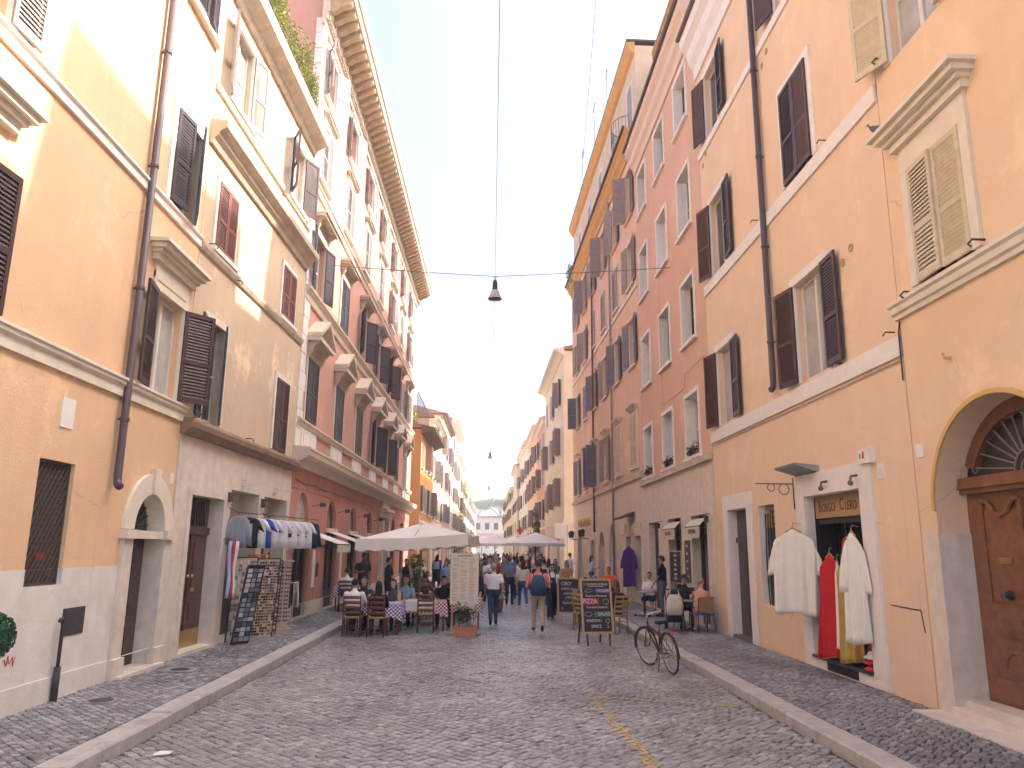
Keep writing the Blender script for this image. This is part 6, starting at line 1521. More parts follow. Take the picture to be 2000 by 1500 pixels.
def table(label, clabel, x, y, w, d, m, rot=0, runner=False, h=.74, base=0.0):
    t = thing('cafe_table', label, 'table', (x, y, base), R(rot), 'restaurant tables under the parasol')
    q = MB(); q.box(-w / 2, w / 2, -d / 2, d / 2, h - .03, h); q.build('tabletop', M_chair, t)
    for sx in (-1, 1):
        for sy in (-1, 1): q = MB(); q.box(sx * (w / 2 - .06) - .022, sx * (w / 2 - .06) + .022, sy * (d / 2 - .06) - .022, sy * (d / 2 - .06) + .022, 0, h - .03); q.build('leg', M_chair, t)
    # cloth: draped skirt with hanging corners
    q = MB(); n = 10; ring0 = []; rr_ = random.Random(int(x * 100))
    per = []
    for i in range(4 * n):
        f = i / n; s_ = int(f); t_ = f - s_
        c = [(-1, -1), (1, -1), (1, 1), (-1, 1), (-1, -1)]
        px = c[s_][0] + (c[s_ + 1][0] - c[s_][0]) * t_; py = c[s_][1] + (c[s_ + 1][1] - c[s_][1]) * t_
        corner = min(t_, 1 - t_) * 2; per.append((px, py, 1 - corner))
    rings = []; uvs = []
    for dz, gr in ((.004, 0), (-.002, .006), (-.1, .02), (-.2, .035), (-.28, .045)):
        ring = []
        for i, (px, py, k) in enumerate(per):
            drop = dz * (1 + .45 * k ** 3) if dz < -.01 else dz
            wv = .018 * math.sin(i * 1.9) * min(1, -dz * 6) if dz < 0 else 0
            ring.append((px * (w / 2 + .012 + gr + wv), py * (d / 2 + .012 + gr + wv), h + .004 + drop))
        rings.append(ring)
    q.loft(rings, 0, False); N = 4 * n
    q.add(rings[0], [list(range(N))])
    me = q.mesh('tablecloth', m, False)
    uv = me.uv_layers.new(name='UVMap')
    for lp in me.loops:
        co = me.vertices[lp.vertex_index].co; dzz = (h - co.z)
        ax = abs(co.x) / (w / 2); ay = abs(co.y) / (d / 2)
        uv.data[lp.index].uv = (co.x + (math.copysign(dzz, co.x) if ax > ay else 0), co.y + (math.copysign(dzz, co.y) if ay >= ax else 0))
    o = put('tablecloth', me, None, (x, y, base), (0, 0, R(rot))); tag(o, clabel, 'tablecloth', 'gingham tablecloths under the parasol')
    if runner:
        q = MB(); q.box(-w * .3, w * .3, -d / 2 - .045, d / 2 + .045, h + .009, h + .013); q.box(-w * .3, w * .3, -d / 2 - .072, -d / 2 - .066, h - .24, h + .012); q.build('linen_overlay', M_linen, o)
    return t
table('table between the four seated guests on the left', 'purple gingham cloth between the four seated guests', -2.82, 20.22, 1.35, .72, M_pur_ck)
table('table in front of the empty middle chair', 'red gingham cloth with white overlay at the empty middle chair', -1.72, 21.2, 1.3, .75, M_red_ck, 2, True)
table('table just behind the tall menu board', 'red gingham cloth just behind the tall menu board', -.55, 22.2, .8, .8, M_red_ck, 0, True)
table('table of the guests in olive and maroon', 'red gingham cloth of the guests in olive and maroon', -1.5, 25.4, 1.5, .75, M_red_ck)
table('table against the red wall', 'purple gingham cloth on the table against the red wall', -4.55, 26.0, .7, .7, M_pur_ck, 0, False, .74, SWH)
for x, y, lb in ((-2.95, 20.2, 'wine glass at the left of the purple gingham table'), (-2.6, 20.3, 'wine glass at the right of the purple gingham table'), (-1.75, 21.25, 'wine glass on the white overlay of the middle table')):
    q = MB(); q.lathe([(.034, 0), (.034, .004), (.005, .008), (.004, .08), (.03, .11), (.036, .15), (.03, .19), (.029, .19), (.034, .15), (.028, .112), (.001, .1)], 12); o = q.build('wine_glass', mat('clear_glassware', (.6, .62, .62), .08, spec=.8), None, True, (x, y, .757)); tag(o, lb, 'glass')
# big parasol
t = thing('cafe_parasol', 'big cream parasol with scalloped valance over the restaurant tables', 'parasol', (-1.9, 22.6, 0), R(-5))
q = MB(); q.box(-.38, .38, -.38, .38, 0, .07); q.tube([(0, 0, .06), (0, 0, .3)], .05, 10); q.build('base', mat('grey_concrete', (.3, .29, .27), .9, .15, 8), t)
q = MB(); q.tube([(0, 0, .06), (0, 0, 2.92)], .03, 10); q.build('pole', mat('varnished_pole', (.36, .23, .11), .5, .2, 12), t, True)
tp = bpy.data.objects.new('parasol_top', None)
hw = 1.5; eh, ah = 2.40, 2.80; tl = .055
TZ = lambda x, z: z + x * tl
M_par = mat('cream_parasol_canvas', (.82, .77, .70), .85, .05, 2, .1, 30)
q = MB(); cs = [(-hw, -hw), (hw, -hw), (hw, hw), (-hw, hw)]
n = 12
for s_ in range(4):
    a, c = cs[s_], cs[(s_ + 1) % 4]; grid = []
    for i in range(n + 1):
        row = []
        for j in range(7):
            f = j / 6; px = a[0] + (c[0] - a[0]) * i / n; py = a[1] + (c[1] - a[1]) * i / n
            sag = -.06 * math.sin(math.pi * f) * (1 - abs(2 * i / n - 1)) - .05 * (1 - abs(2 * i / n - 1)) * f
            x, y = px * f, py * f; row.append((x, y, TZ(x, ah + (eh - ah) * f + sag)))
        grid.append(row)
    for i in range(n):
        for j in range(6): q.add([grid[i][j], grid[i][j + 1], grid[i + 1][j + 1], grid[i + 1][j]], [(0, 1, 2, 3)])
q.build('canopy', M_par, t)
q = MB()
for s_ in range(4):
    a, c = cs[s_], cs[(s_ + 1) % 4]; m_ = 60; up_ = []; lo_ = []
    for i in range(m_ + 1):
        f = i / m_; x = a[0] + (c[0] - a[0]) * f; y = a[1] + (c[1] - a[1]) * f; sg = -.05 * (1 - abs(2 * f - 1))
        k = 1.012; up_.append((x * k, y * k, TZ(x, eh + sg + .01))); lo_.append((x * k * 1.01, y * k * 1.01, TZ(x, eh + sg - .27 - .06 * abs(math.sin(math.pi * f * 8)))))
    q.add(up_ + lo_, [(i, i + 1, m_ + 2 + i, m_ + 1 + i) for i in range(m_)])
q.build('valance', M_par, t)
for s_ in range(8):
    e = cs[s_ // 2] if s_ % 2 == 0 else ((cs[s_ // 2][0] + cs[(s_ // 2 + 1) % 4][0]) / 2, (cs[s_ // 2][1] + cs[(s_ // 2 + 1) % 4][1]) / 2)
    q = MB(); q.tube([(0, 0, ah - .05), (e[0] * .98, e[1] * .98, TZ(e[0], eh - (.04 if s_ % 2 == 0 else .09)))], .011, 6); q.tube([(0, 0, 2.35), (e[0] * .5, e[1] * .5, TZ(e[0] * .5, (ah + eh) / 2 - .09))], .009, 6); q.build('rib', mat('varnished_pole', ()), t)
q = MB(); q.lathe([(.001, .12), (.03, .1), (.05, .03), (.12, .0), (.12, -.02)], 12, (0, 0, ah)); q.build('finial', M_par, t, True)
bpy.data.objects.remove(tp)
def far_parasol(label, x, y, hw, eh, ah, m):
    t = thing('white_parasol', label, 'parasol', (x, y, 0), R(20), 'white parasols further up the street')
    q = MB(); q.tube([(0, 0, 0), (0, 0, ah)], .035, 8); q.lathe([(.3, 0), (.3, .06), (.06, .08)], 12); q.build('pole', M['iron'], t)
    q = MB(); ring = [(hw * math.cos(2 * math.pi * k / 8), hw * math.sin(2 * math.pi * k / 8), eh) for k in range(8)]
    q.add(ring + [(0, 0, ah)], [(k, (k + 1) % 8, 8) for k in range(8)]); q.add(ring + [(a, b, c - .18) for a, b, c in ring], [(k, 8 + k, 8 + (k + 1) % 8, (k + 1) % 8) for k in range(8)]); q.build('canopy', m, t)
    for k in range(8): q = MB(); q.tube([(0, 0, ah - .06), (ring[k][0] * .98, ring[k][1] * .98, eh - .02)], .012, 5); q.build('rib', M['iron'], t)
M_wpar = mat('white_parasol_canvas', (.84, .83, .81), .85)
far_parasol('nearest white parasol, right of the street centre', 2.9, 47.0, 1.9, 2.45, 3.1, M_wpar)
far_parasol('white parasol behind the nearest one, left of it', .6, 60.0, 2.0, 2.5, 3.2, M_wpar)
far_parasol('white parasol at the left kerb behind the crowd', -2.4, 58.0, 2.0, 2.6, 3.3, M_wpar)
far_parasol('white parasol deep in the street at the right', 2.6, 76.0, 2.0, 2.6, 3.3, M_wpar)
far_parasol('farthest white parasol in the street centre', -.6, 88.0, 2.2, 2.7, 3.5, M_wpar)
# tall cream menu board with planter in front
t = thing('menu_stand', 'tall cream printed menu on a wooden stand by the parasol', 'menu board', (-.56, 20.2, 0), R(-4))
q = MB(); q.box(-.32, -.28, -.02, .02, 0, 1.95); q.build('post', M_pine, t); q = MB(); q.box(.28, .32, -.02, .02, 0, 1.95); q.build('post', M_pine, t)
q = MB(); q.box(-.42, .42, -.3, .2, 0, .035); q.build('base', mat('grey_concrete', ()), t)
q = MB(); q.box(-.36, .36, -.045, -.02, .72, 1.98); pn = q.build('sheet', mat('cream_paper', (.74, .66, .56), .7, .05, 6), t)
rr = random.Random(5); q = MB()
for c_ in range(3):
    for i in range(30):
        if rr.random() < .12: continue
        z_ = 1.85 - i * .036; x0 = -.31 + c_ * .215; q.box(x0, x0 + rr.uniform(.08, .18), -.0475, -.0452, z_, z_ + .011)
q.box(-.2, .2, -.048, -.0452, 1.9, 1.94); o = q.build('printed_lines', mat('faded_ink', (.42, .33, .28), .8), pn); o['kind'] = 'stuff'
t = thing('planter_box', 'terracotta planter box with leafy plants in front of the cream menu', 'planter', (-.5, 19.62, 0), R(-4))
q = MB(); q.loft([[(sx * .28 * k, sy * .13 * k, z) for sx, sy in ((-1, -1), (1, -1), (1, 1), (-1, 1))] for z, k in ((0, .94), (.2, 1.0), (.2, 1.05), (.24, 1.05), (.24, .95), (.2, .92))]); q.build('box', mat('terracotta_box', (.50, .22, .13), .75, .12, 6), t)
q = MB(); rr = random.Random(8); leaf_cloud(q, [((rr.uniform(-.22, .22), rr.uniform(-.06, .06), rr.uniform(.38, .68)), (.1, .09, .14)) for _ in range(12)], 1100, .03, rr); q.build('foliage', mat('olive_leaf', (.075, .11, .04), .6, .4, 12), t)
q = MB()
for i in range(12): x = rr.uniform(-.2, .2); q.tube([(x, rr.uniform(-.05, .05), .2), (x + rr.uniform(-.04, .04), 0, .6)], [.007, .004], 5)
q.build('stem', M_stem, t)

# ------------------------------------------------------------------ chalkboards
def a_board(name, label, x, y, rot, w, h, z0, tilt, lines, legs_m, deco=None):
    t = thing(name, label, 'chalkboard', (x, y, 0), R(rot))
    Mt = Matrix.Translation((0, 0, 0)) @ Euler((-R(tilt), 0, 0)).to_matrix().to_4x4()
    def part(nm, q_, m_, pr=None):
        o = q_.build(nm, m_, pr or t); 
        if pr is None: o.matrix_local = Mt
        return o
    q = MB(); q.box(-w / 2, w / 2, -.012, .012, z0, z0 + h); pn = part('slate', q, M_slate)
    f = .045
    for nm, a in (('frame_rail', (-w / 2 - f, w / 2 + f, z0 - f, z0)), ('frame_rail', (-w / 2 - f, w / 2 + f, z0 + h, z0 + h + f)), ('frame_stile', (-w / 2 - f, -w / 2, z0, z0 + h)), ('frame_stile', (w / 2, w / 2 + f, z0, z0 + h))):
        q = MB(); q.box(a[0], a[1], -.02, .02, a[2], a[3]); part(nm, q, M_pine)
    for sx in (-1, 1):
        q = MB(); q.box(sx * w * .4 - .02, sx * w * .4 + .02, -.014, .014, 0, z0 - f); part('leg', q, legs_m)
        top = Mt @ Vector((sx * w * .4, .03, z0 + h)); q = MB(); q.bar(top, (top.x, top.y + .42, 0.0), .035); q.build('rear_leg', legs_m, t)
    for body, size, lx, lz, m_, sx_ in lines:
        o = put('lettering', text_mesh(body, size, m_, 'CENTER', .0015, sx_), pn); o.matrix_local = Matrix(((1, 0, 0, lx * w), (0, 0, -1, -.0135), (0, 1, 0, z0 + h * lz), (0, 0, 0, 1)))
    for a0, a1, b0, b1, m_ in (deco or []):
        q = MB(); q.box(a0 * w, a1 * w, -.0145, -.0121, z0 + b0 * h, z0 + b1 * h); q.build('painted_panel', m_, pn)
    return t, pn
Wc = M_chalk; dv = mat('chalk_violet', (.16, .15, .36), .8); dr_ = mat('chalk_red', (.55, .04, .07), .8); dg_ = mat('chalk_green', (.10, .19, .12), .8)
t, pn = a_board('chalkboard', 'big framed chalkboard menu with red PIZZA panel standing in the road', 2.55, 17.95, 12, .66, 1.12, .3, 9, [
    ('La Vecchietta del Borgo', .075, 0, .935, Wc, .8), ('TAGLIERI', .085, .26, .80, Wc, .85), ('Focaccia e Panzerotti', .075, .0, .70, Wc, .8), ('PIZZA', .15, -.25, .59, Wc, .85), ('Tramezzini Sandwich', .075, .0, .475, Wc, .8), ('SALAD', .11, .25, .34, Wc, .9), ('APERITIVO', .09, -.14, .21, Wc, .85), ('SPRITZ', .095, -.06, .10, Wc, .85)], M['sash_brown'],
    [(-.02, .5, .76, .84, dv), (-.5, .08, .53, .65, dr_), (-.12, .5, .29, .39, dg_), (-.3, .28, .885, .895, Wc)])
def doodle(pn, pts, z0, h, w):
    q = MB(); q.tube([(x * w, -.014, z0 + z * h) for x, z in pts], .004, 4); q.build('chalk_drawing', M_chalk, pn)
doodle(pn, [(.33 + .1 * math.cos(a), .585 + .055 * math.sin(a)) for a in [i * .45 for i in range(15)]], .3, 1.12, .66); doodle(pn, [(-.32 + .13 * math.cos(a), .34 + .04 * math.sin(a)) for a in [i * .45 for i in range(15)]], .3, 1.12, .66)
doodle(pn, [(.3, .08), (.42, .08), (.36, .08), (.36, .15), (.29, .2), (.3, .24), (.42, .24), (.43, .2), (.36, .15)], .3, 1.12, .66); doodle(pn, [(-.42, .78), (-.35, .83), (-.2, .83), (-.12, .79), (-.25, .77), (-.4, .78)], .3, 1.12, .66)
t, pn2 = a_board('chalkboard', 'smaller chalkboard with handwritten lines behind the big one', 2.5, 23.75, 6, .62, .95, .28, 8, [
    ('CIBO!', .15, -.12, .86, Wc, .85), ('AMARO Bar', .1, -.05, .7, Wc, .8), ('colazione', .1, .0, .57, Wc, .9), ('e BAR', .1, .0, .44, Wc, .9), ('Aperitivo', .12, .0, .28, Wc, .9)], M_pine)
doodle(pn2, [(-.42, .06), (-.36, .16), (-.3, .07), (-.25, .13), (-.38, .1)], .28, .95, .62)

# ------------------------------------------------------------------ bicycle
M_rub = mat('tyre_rubber', (.022, .02, .02), .8); M_bike = mat('maroon_bike_paint', (.05, .014, .017), .35); M_chr = mat('bike_chrome', (.55, .55, .55), .25, metal=.95)
t = thing('bicycle', 'old maroon city bicycle parked at the right kerb', 'bicycle', (3.16, 14.45, 0.004), 0)
t.rotation_euler = (0, R(-7), R(10))
r_ = .335; wb = .53
def wheel(y, nm, steer=0):
    o = thing(nm, None, None); o.parent = t; o.location = (0, y, r_ + .012); o.rotation_euler = (0, 0, R(steer))
    return o
for y, st in ((-wb, 0), (wb, 14)):
    q = MB(); q.torus((0, 0, 0), r_, .017, 'x', 36, 8); wo_ = q.build('wheel', M_rub, t, True, (0, y, r_ + .017), (0, 0, R(st)))
    q = MB(); q.torus((0, 0, 0), r_ - .02, .009, 'x', 36, 6); q.build('rim', M_chr, wo_, True)
    q = MB(); q.tube([(-.035, 0, 0), (.035, 0, 0)], .018, 8); q.build('hub', M_chr, wo_)
    q = MB()
    for k in range(24):
        a = 2 * math.pi * k / 24; q.tube([((.02 if k % 2 else -.02), 0, 0), (0, (r_ - .02) * math.cos(a), (r_ - .02) * math.sin(a))], .0016, 4)
    so = q.build('spokes', M_chr, wo_); so['kind'] = 'stuff'
    q = MB(); q.loft([[(x, (r_ + .032) * math.cos(a), (r_ + .032) * math.sin(a) + (0 if abs(x) < .02 else -.006)) for x in (-.026, -.012, .012, .026)] for a in [R(d_) for d_ in (range(20, 200, 12) if y < 0 else range(-10, 150, 12))]], 0, False, False); q.build('mudguard', M_bike, wo_)
zw = r_ + .017
BB = (0, -.06, .29); ST = (0, -.2, .78); HT = (0, .34, .80); HB = (0, .385, .66); RA = (0, -wb, zw); FA = (0, wb, zw)
q = MB()
for a, b, rr_ in ((BB, HB, .017), (BB, (0, -.18, .72), .016), ((0, -.155, .62), (0, .35, .76), .015)): q.tube([a, b], rr_, 8)
for sx in (-.05, .05): q.tube([(sx * .5, BB[1], BB[2]), (sx, RA[1], RA[2])], .01, 6); q.tube([(sx * .3, -.165, .66), (sx, RA[1], RA[2])], .008, 6)
q.tube([HB, HT], .02, 8); q.build('frame', M_bike, t, True)
q = MB()
for sx in (-.045, .045): q.tube([(sx * .6, .39, .655), (sx, .43, .5), (sx * 1.05, FA[1] - .0, FA[2])], .011, 6)
q.build('fork', M_bike, t, True)
q = MB(); q.tube([HT, (0, .32, .93)], .012, 8); q.tube([(-.27, .16, .97), (-.25, .26, .97), (-.12, .34, .95), (0, .33, .93), (.12, .34, .95), (.25, .26, .97), (.27, .16, .97)], .011, 8); hb = q.build('handlebar', M_chr, t, True)
for sx in (-1, 1): q = MB(); q.tube([(sx * .272, .15, .97), (sx * .262, .25, .971)], .017, 8); q.build('grip', M_rub, hb)
q = MB(); q.loft([[(w_ * math.cos(a), y_, .845 + h_ * math.sin(a)) for a in [2 * math.pi * k / 10 for k in range(10)]] for y_, w_, h_ in ((-.33, .07, .03), (-.28, .095, .035), (-.2, .08, .03), (-.1, .035, .022), (-.05, .02, .015))]); q.build('saddle', M_rub, t, True)
q = MB(); q.tube([(0, -.18, .7), (0, -.215, .83)], .013, 8); q.build('seat_post', M_chr, t)
q = MB(); q.tube([(-.075, BB[1], BB[2]), (.075, BB[1], BB[2])], .02, 8); q.torus((.05, BB[1], BB[2]), .085, .006, 'x', 20, 5)
for sx in (-1, 1): q.tube([(sx * .07, BB[1], BB[2]), (sx * .085, BB[1] + sx * .12, BB[2] - .11)], .01, 6); q.box(sx * .085, sx * .17, BB[1] + sx * .12 - .04, BB[1] + sx * .12 + .04, BB[2] - .125, BB[2] - .1)
q.build('crank', M_chr, t)
q = MB(); q.tube([(.05, BB[1], BB[2] + .085), (.05, RA[1], RA[2] + .035)], .005, 4); q.tube([(.05, BB[1], BB[2] - .085), (.05, RA[1], RA[2] - .035)], .005, 4); q.build('chain', M_rub, t)
q = MB()
for sx in (-.05, 0, .05): q.tube([(sx, -.75, .73), (sx, -.28, .73)], .006, 5)
for sx in (-.055, .055): q.tube([(sx, -.62, .73), (sx, RA[1], RA[2])], .006, 5)
q.build('rack', M_chr, t)
q = MB(); q.box(-.028, .028, -.79, -.76, .68, .73); q.build('rear_light', mat('red_reflector', (.75, .05, .02), .3), t)
q = MB(); q.tube([(-.05, -.15, .25), (-.14, -.22, .0)], .009, 6); q.build('kickstand', M['iron'], t)

# ------------------------------------------------------------------ pram and blue chair on the right pavement
M_blk = mat('black_fabric', (.018, .018, .022), .85, .2, 9)
t = thing('pram', 'black pram with cream bag on its handle beside the seated woman in peach', 'pram', (4.86, 20.35, SWH), R(-15))
for x, y, r_ in ((-.24, -.32, .13), (.24, -.32, .13), (-.22, .34, .1), (.22, .34, .1)):
    q = MB(); q.torus((0, 0, 0), r_ - .02, .022, 'x', 22, 6); q.tube([(-.02, 0, 0), (.02, 0, 0)], .03, 8); q.bar((0, -r_ + .03, 0), (0, r_ - .03, 0), .012); q.bar((0, 0, -r_ + .03), (0, 0, r_ - .03), .012); q.build('wheel', M_rub, t, True, (x, y, r_ + .002))
q = MB()
for sx in (-.22, .22): q.tube([(sx, -.32, .13), (sx * .95, .0, .5), (sx, -.5, 1.02)], .013, 6); q.tube([(sx, .34, .1), (sx * .95, -.1, .62)], .013, 6)
q.tube([(-.22, -.5, 1.02), (.22, -.5, 1.02)], .016, 8); q.build('frame', M['iron'], t)
q = MB(); q.loft([[(.21 * k * sx, y0 + y1 * sy, z) for sx, sy in ((-1, -1), (1, -1), (1, 1), (-1, 1))] for z, k, y0, y1 in ((.4, .8, .05, .2), (.5, 1, .05, .3), (.62, 1.02, .02, .32))]); q.build('seat', M_blk, t)
q = MB(); q.loft([[(.22 * math.cos(a), -.28 + .38 * math.cos(b), .6 + .42 * math.sin(a) * 1.0) if False else (.225 * math.cos(a), -.24 + .3 * math.cos(b) * (.35 + .65 * math.sin(a)), .62 + .4 * math.sin(a) * (.55 + .45 * math.sin(b))) for a in [math.pi * k / 12 for k in range(13)]] for b in [math.pi * (j / 8) for j in range(9)]], 0, False, False); q.build('hood', M_blk, t, True)
q = MB(); q.box(-.18, .18, -.25, .25, .2, .34); q.build('basket', M_blk, t)
t = thing('tote_bag', 'cream drawstring bag hanging on the pram handle', 'bag', (4.74, 19.86, SWH))
q = MB(); q.loft([[(w_ * (abs(math.cos(a)) ** .7) * math.copysign(1, math.cos(a)), d_ * math.sin(a), z_) for a in [2 * math.pi * k / 18 for k in range(18)]] for z_, w_, d_ in ((.40, .14, .05), (.42, .2, .09), (.6, .22, .11), (.78, .2, .09), (.88, .15, .06), (.9, .12, .04))]); q.build('bag', mat('cream_cotton', (.66, .58, .46), .9, .1, 8), t, True)
for sx in (-1, 1): q = MB(); q.tube([(sx * .12, 0, .88), (sx * .1, .02, 1.02), (sx * .06, .04, 1.04)], .012, 6); q.build('strap', mat('cream_cotton', ()), t)
def blue_chair(label, x, y, rot, wick):
    t = thing('wicker_chair', label, 'chair', (x, y, SWH), R(rot), 'café chairs on the right pavement')
    for sx in (-1, 1):
        q = MB(); q.tube([(sx * .2, .2, 0), (sx * .2, .18, .44)], .012, 6); q.build('leg', M['iron'], t); q = MB(); q.tube([(sx * .22, -.26, 0), (sx * .2, -.18, .44), (sx * .2, -.24, .85)], .012, 6); q.build('leg', M['iron'], t)
    q = MB(); q.box(-.22, .22, -.2, .21, .43, .465); q.build('seat', mat('blue_seat', (.06, .12, .32), .6), t)
    q = MB(); n = 10; q.loft([[(.21 * math.sin(a), -.22 - .03 * math.cos(a) - (z - .5) * .1 - dy, z) for z in (.5, .6, .7, .8, .86) for dy in (0,)] for a in [R(-75 + 150 * i / n) for i in range(n + 1)]], 0, False, False)
    q.tube([(.21 * math.sin(a), -.22 - .03 * math.cos(a) - .036, .86) for a in [R(-75 + 150 * i / n) for i in range(n + 1)]], .014, 6); q.build('backrest', wick, t)
W1 = mat('tan_wicker', (.36, .20, .12), .7, .3, 40, .5, 90)
blue_chair('tan wicker chair with blue seat under the woman in peach', 5.4, 19.7, 8, W1); blue_chair('wicker chair under the man in the cap', 5.3, 21.08, 188, W1); blue_chair('wicker chair under the woman in the white top', 5.2, 25.0, 155, W1); blue_chair('wicker chair under the man in orange', 4.75, 30.2, 150, W1)
def bistro(label, x, y, z=SWH):
    t = thing('bistro_table', label, 'table', (x, y, z), 0, 'small round tables on the right')
    q = MB(); q.lathe([(.001, .70), (.3, .70), (.31, .715), (.3, .73), (.001, .73)], 20); q.build('tabletop', mat('grey_marble_top', (.4, .38, .36), .4, .2, 6), t); q = MB(); q.lathe([(.2, 0), (.2, .02), (.03, .05), (.025, .70)], 12); q.build('pedestal', M['iron'], t)
bistro('small round table between the woman in peach and the man in the cap', 5.32, 20.38); bistro('small round table by the woman in the white top', 4.9, 24.5); bistro('small round table behind the big chalkboard', 2.98, 21.5, 0.0)
CH2 = make_chair(mat('yellow_chair_wood', (.40, .25, .07), .5, .2, 9), M_rush)
for lb, x, y, r0 in (('yellowish chair under the man in dark navy behind the chalkboard', 2.62, 21.28, -60), ('yellowish chair under the man in the grey cap', 3.05, 22.32, 172), ('yellowish chair under the blond woman', 2.75, 22.92, 182), ('yellowish chair under the long-haired woman with hand on hip', 3.38, 20.52, 25)):
    chair(lb, x, y, r0, 0.0, 'yellowish chairs behind the chalkboard', CH2)
# ------------------------------------------------------------------ souvenir shop display (left)
def shirt(label, u, z, m, o=.42, w=.5, h=.66, rot=-62, prints=None, jacket=False):
    t = thing('hanging_shirt', label, 'shirt', (0, 0, 0), 0, 'shirts hung above the souvenir racks'); t.matrix_world = L2.E.matrix_basis @ Matrix.Translation(L2.pt(u, o, z)) @ Matrix.Rotation(R(rot), 4, 'Z')
    q = MB(); n = 28; rings = []
    for f, hw, dp in ((0, .24, .022), (.3, .235, .026), (.62, .232, .026), (.8, .235, .024), (.91, .232, .022), (.96, .2, .02), (1.0, .085, .014)):
        rings.append([(hw * w / .5 * math.copysign(abs(math.cos(a)) ** .8, math.cos(a)), dp * math.sin(a) + .012 * (1 - f) * math.sin(hw * math.cos(a) * 45 + u * 9), -h + h * f) for a in [2 * math.pi * k / n for k in range(n)]])
    q.loft(rings); L_ = .24 if not jacket else .56
    for s_ in (-1, 1):
        sec = []
        for f_ in (0, .5, 1.0):
            x_ = s_ * (.19 + .12 * f_) * w / .5; z_ = -.045 - L_ * f_; ww = .058 + .008 * f_
            sec.append([(x_ + ww * math.cos(a), .02 * math.sin(a), z_ - ww * .45 * s_ * math.cos(a)) for a in [2 * math.pi * k / 12 for k in range(12)]])
        q.loft(sec)
    q.build('cloth', m, t, True)
    q = MB(); q.tube([(-.15, 0, -.03), (0, 0, .02), (.15, 0, -.03)], .012, 6); q.tube([(0, 0, .01), (0, 0, .075), (0, -.03, .09)], .005, 5); q.build('hanger', mat('hanger_wood', ()), t)
    for (a0, a1, b0, b1, pm) in prints or []:
        for s_ in (-1,): q = MB(); q.box(a0, a1, s_ * .034 - .002, s_ * .034 + .002, -h * b1, -h * b0); q.build('print', pm, t)
    return t
WT = mat('white_cotton', (.78, .77, .77), .9, .05, 7); BK = mat('black_cotton', (.02, .02, .024), .9); NV = mat('navy_cotton', (.02, .03, .09), .9); RB = mat('royal_cotton', (.04, .11, .42), .9); GY = mat('grey_cotton', (.25, .27, .31), .9); INK = mat('dark_print', (.05, .05, .07), .8); INKR = mat('red_print', (.42, .04, .10), .8); BE = mat('beige_print', (.6, .5, .38), .8)
zr = 2.72
rail = thing('clothes_rail', 'thin iron rail carrying the souvenir shirts', 'rail'); rail.matrix_world = L2.E.matrix_basis @ Matrix.Translation(L2.pt(4.6, .42, zr + .09))
q = MB(L2.side); q.tube([(-2.0, -.195, 0), (2.35, .457, 0)], .01, 6); q.build('bar', M['iron'], rail)
for u in (-1.95, .2, 2.3): q = MB(L2.side); q.tube([(u, .105 + .15 * u, 0), (u, -.3, .05), (u, -.46, .12)], .008, 5); q.build('bracket', M['iron'], rail)
for lb, u, m_, pr, jk in (('grey jacket, leftmost on the souvenir rail', 2.72, GY, None, True), ('black tee with pale print on the souvenir rail', 3.12, BK, [(-.1, .1, .2, .62, BE)], False), ('slim white tee next to the black one', 3.48, WT, [(-.08, .08, .3, .5, INKR)], False), ('royal blue tee on the souvenir rail', 3.76, RB, None, False), ('white tee with small red emblem', 4.12, WT, [(-.07, .07, .32, .5, INKR)], False), ('white tee with slanted dark print, left of the middle', 4.62, WT, [(-.12, .06, .3, .36, INK), (-.02, .12, .38, .43, INK)], False), ('white tee with large dark number print', 5.12, WT, [(-.1, .1, .22, .38, INK), (-.1, .1, .45, .6, INK)], False), ('white tee with row of dark dots', 5.6, WT, [(-.1, -.03, .48, .54, INK), (.0, .08, .48, .54, INK)], False), ('white tee with red bird print', 6.02, WT, [(-.08, .08, .3, .48, INKR), (-.09, .09, .52, .58, INK)], False), ('navy jacket at the right end of the souvenir rail', 6.48, NV, None, True)):
    shirt(lb, u, zr, m_, .24 + .15 * (u - 2.7), .4 if jk else .48, .66, -70 if jk else -76, prints=pr, jacket=jk)
shirt('magenta folded tee hanging below the white ones', 4.75, 1.98, mat('magenta_cotton', (.34, .02, .13), .9), .3, .4, .36, 20)
# scarves on the door jamb
for k, (c, u) in enumerate((('#9fb4d6', 2.42), ('#b23b55', 2.5), ('#e4ded8', 2.58))):
    t = thing('hanging_scarf', ('pale blue', 'red checked', 'white fringed')[k] + ' scarf hanging beside the walnut door', 'scarf'); t.matrix_world = L2.E.matrix_basis @ Matrix.Translation(L2.pt(u, .22 + .03 * k, 1.05))
    q = MB(L2.side); q.loft([[((.07 + .02 * math.sin(9 * f)) * math.cos(a) * (1 - .4 * f), .035 * math.sin(a) + .02 * math.sin(6 * f + k), 1.15 * f) for a in [2 * math.pi * j / 12 for j in range(12)]] for f in [i / 10 for i in range(11)]]); q.build('cloth', cloth(c), t, True)
    q = MB(L2.side); q.tube([(0, 0, 1.1), (0, -.1, 1.2), (0, -.26 - .03 * k, 1.2)], .008, 5); q.build('hook', M['iron'], t)
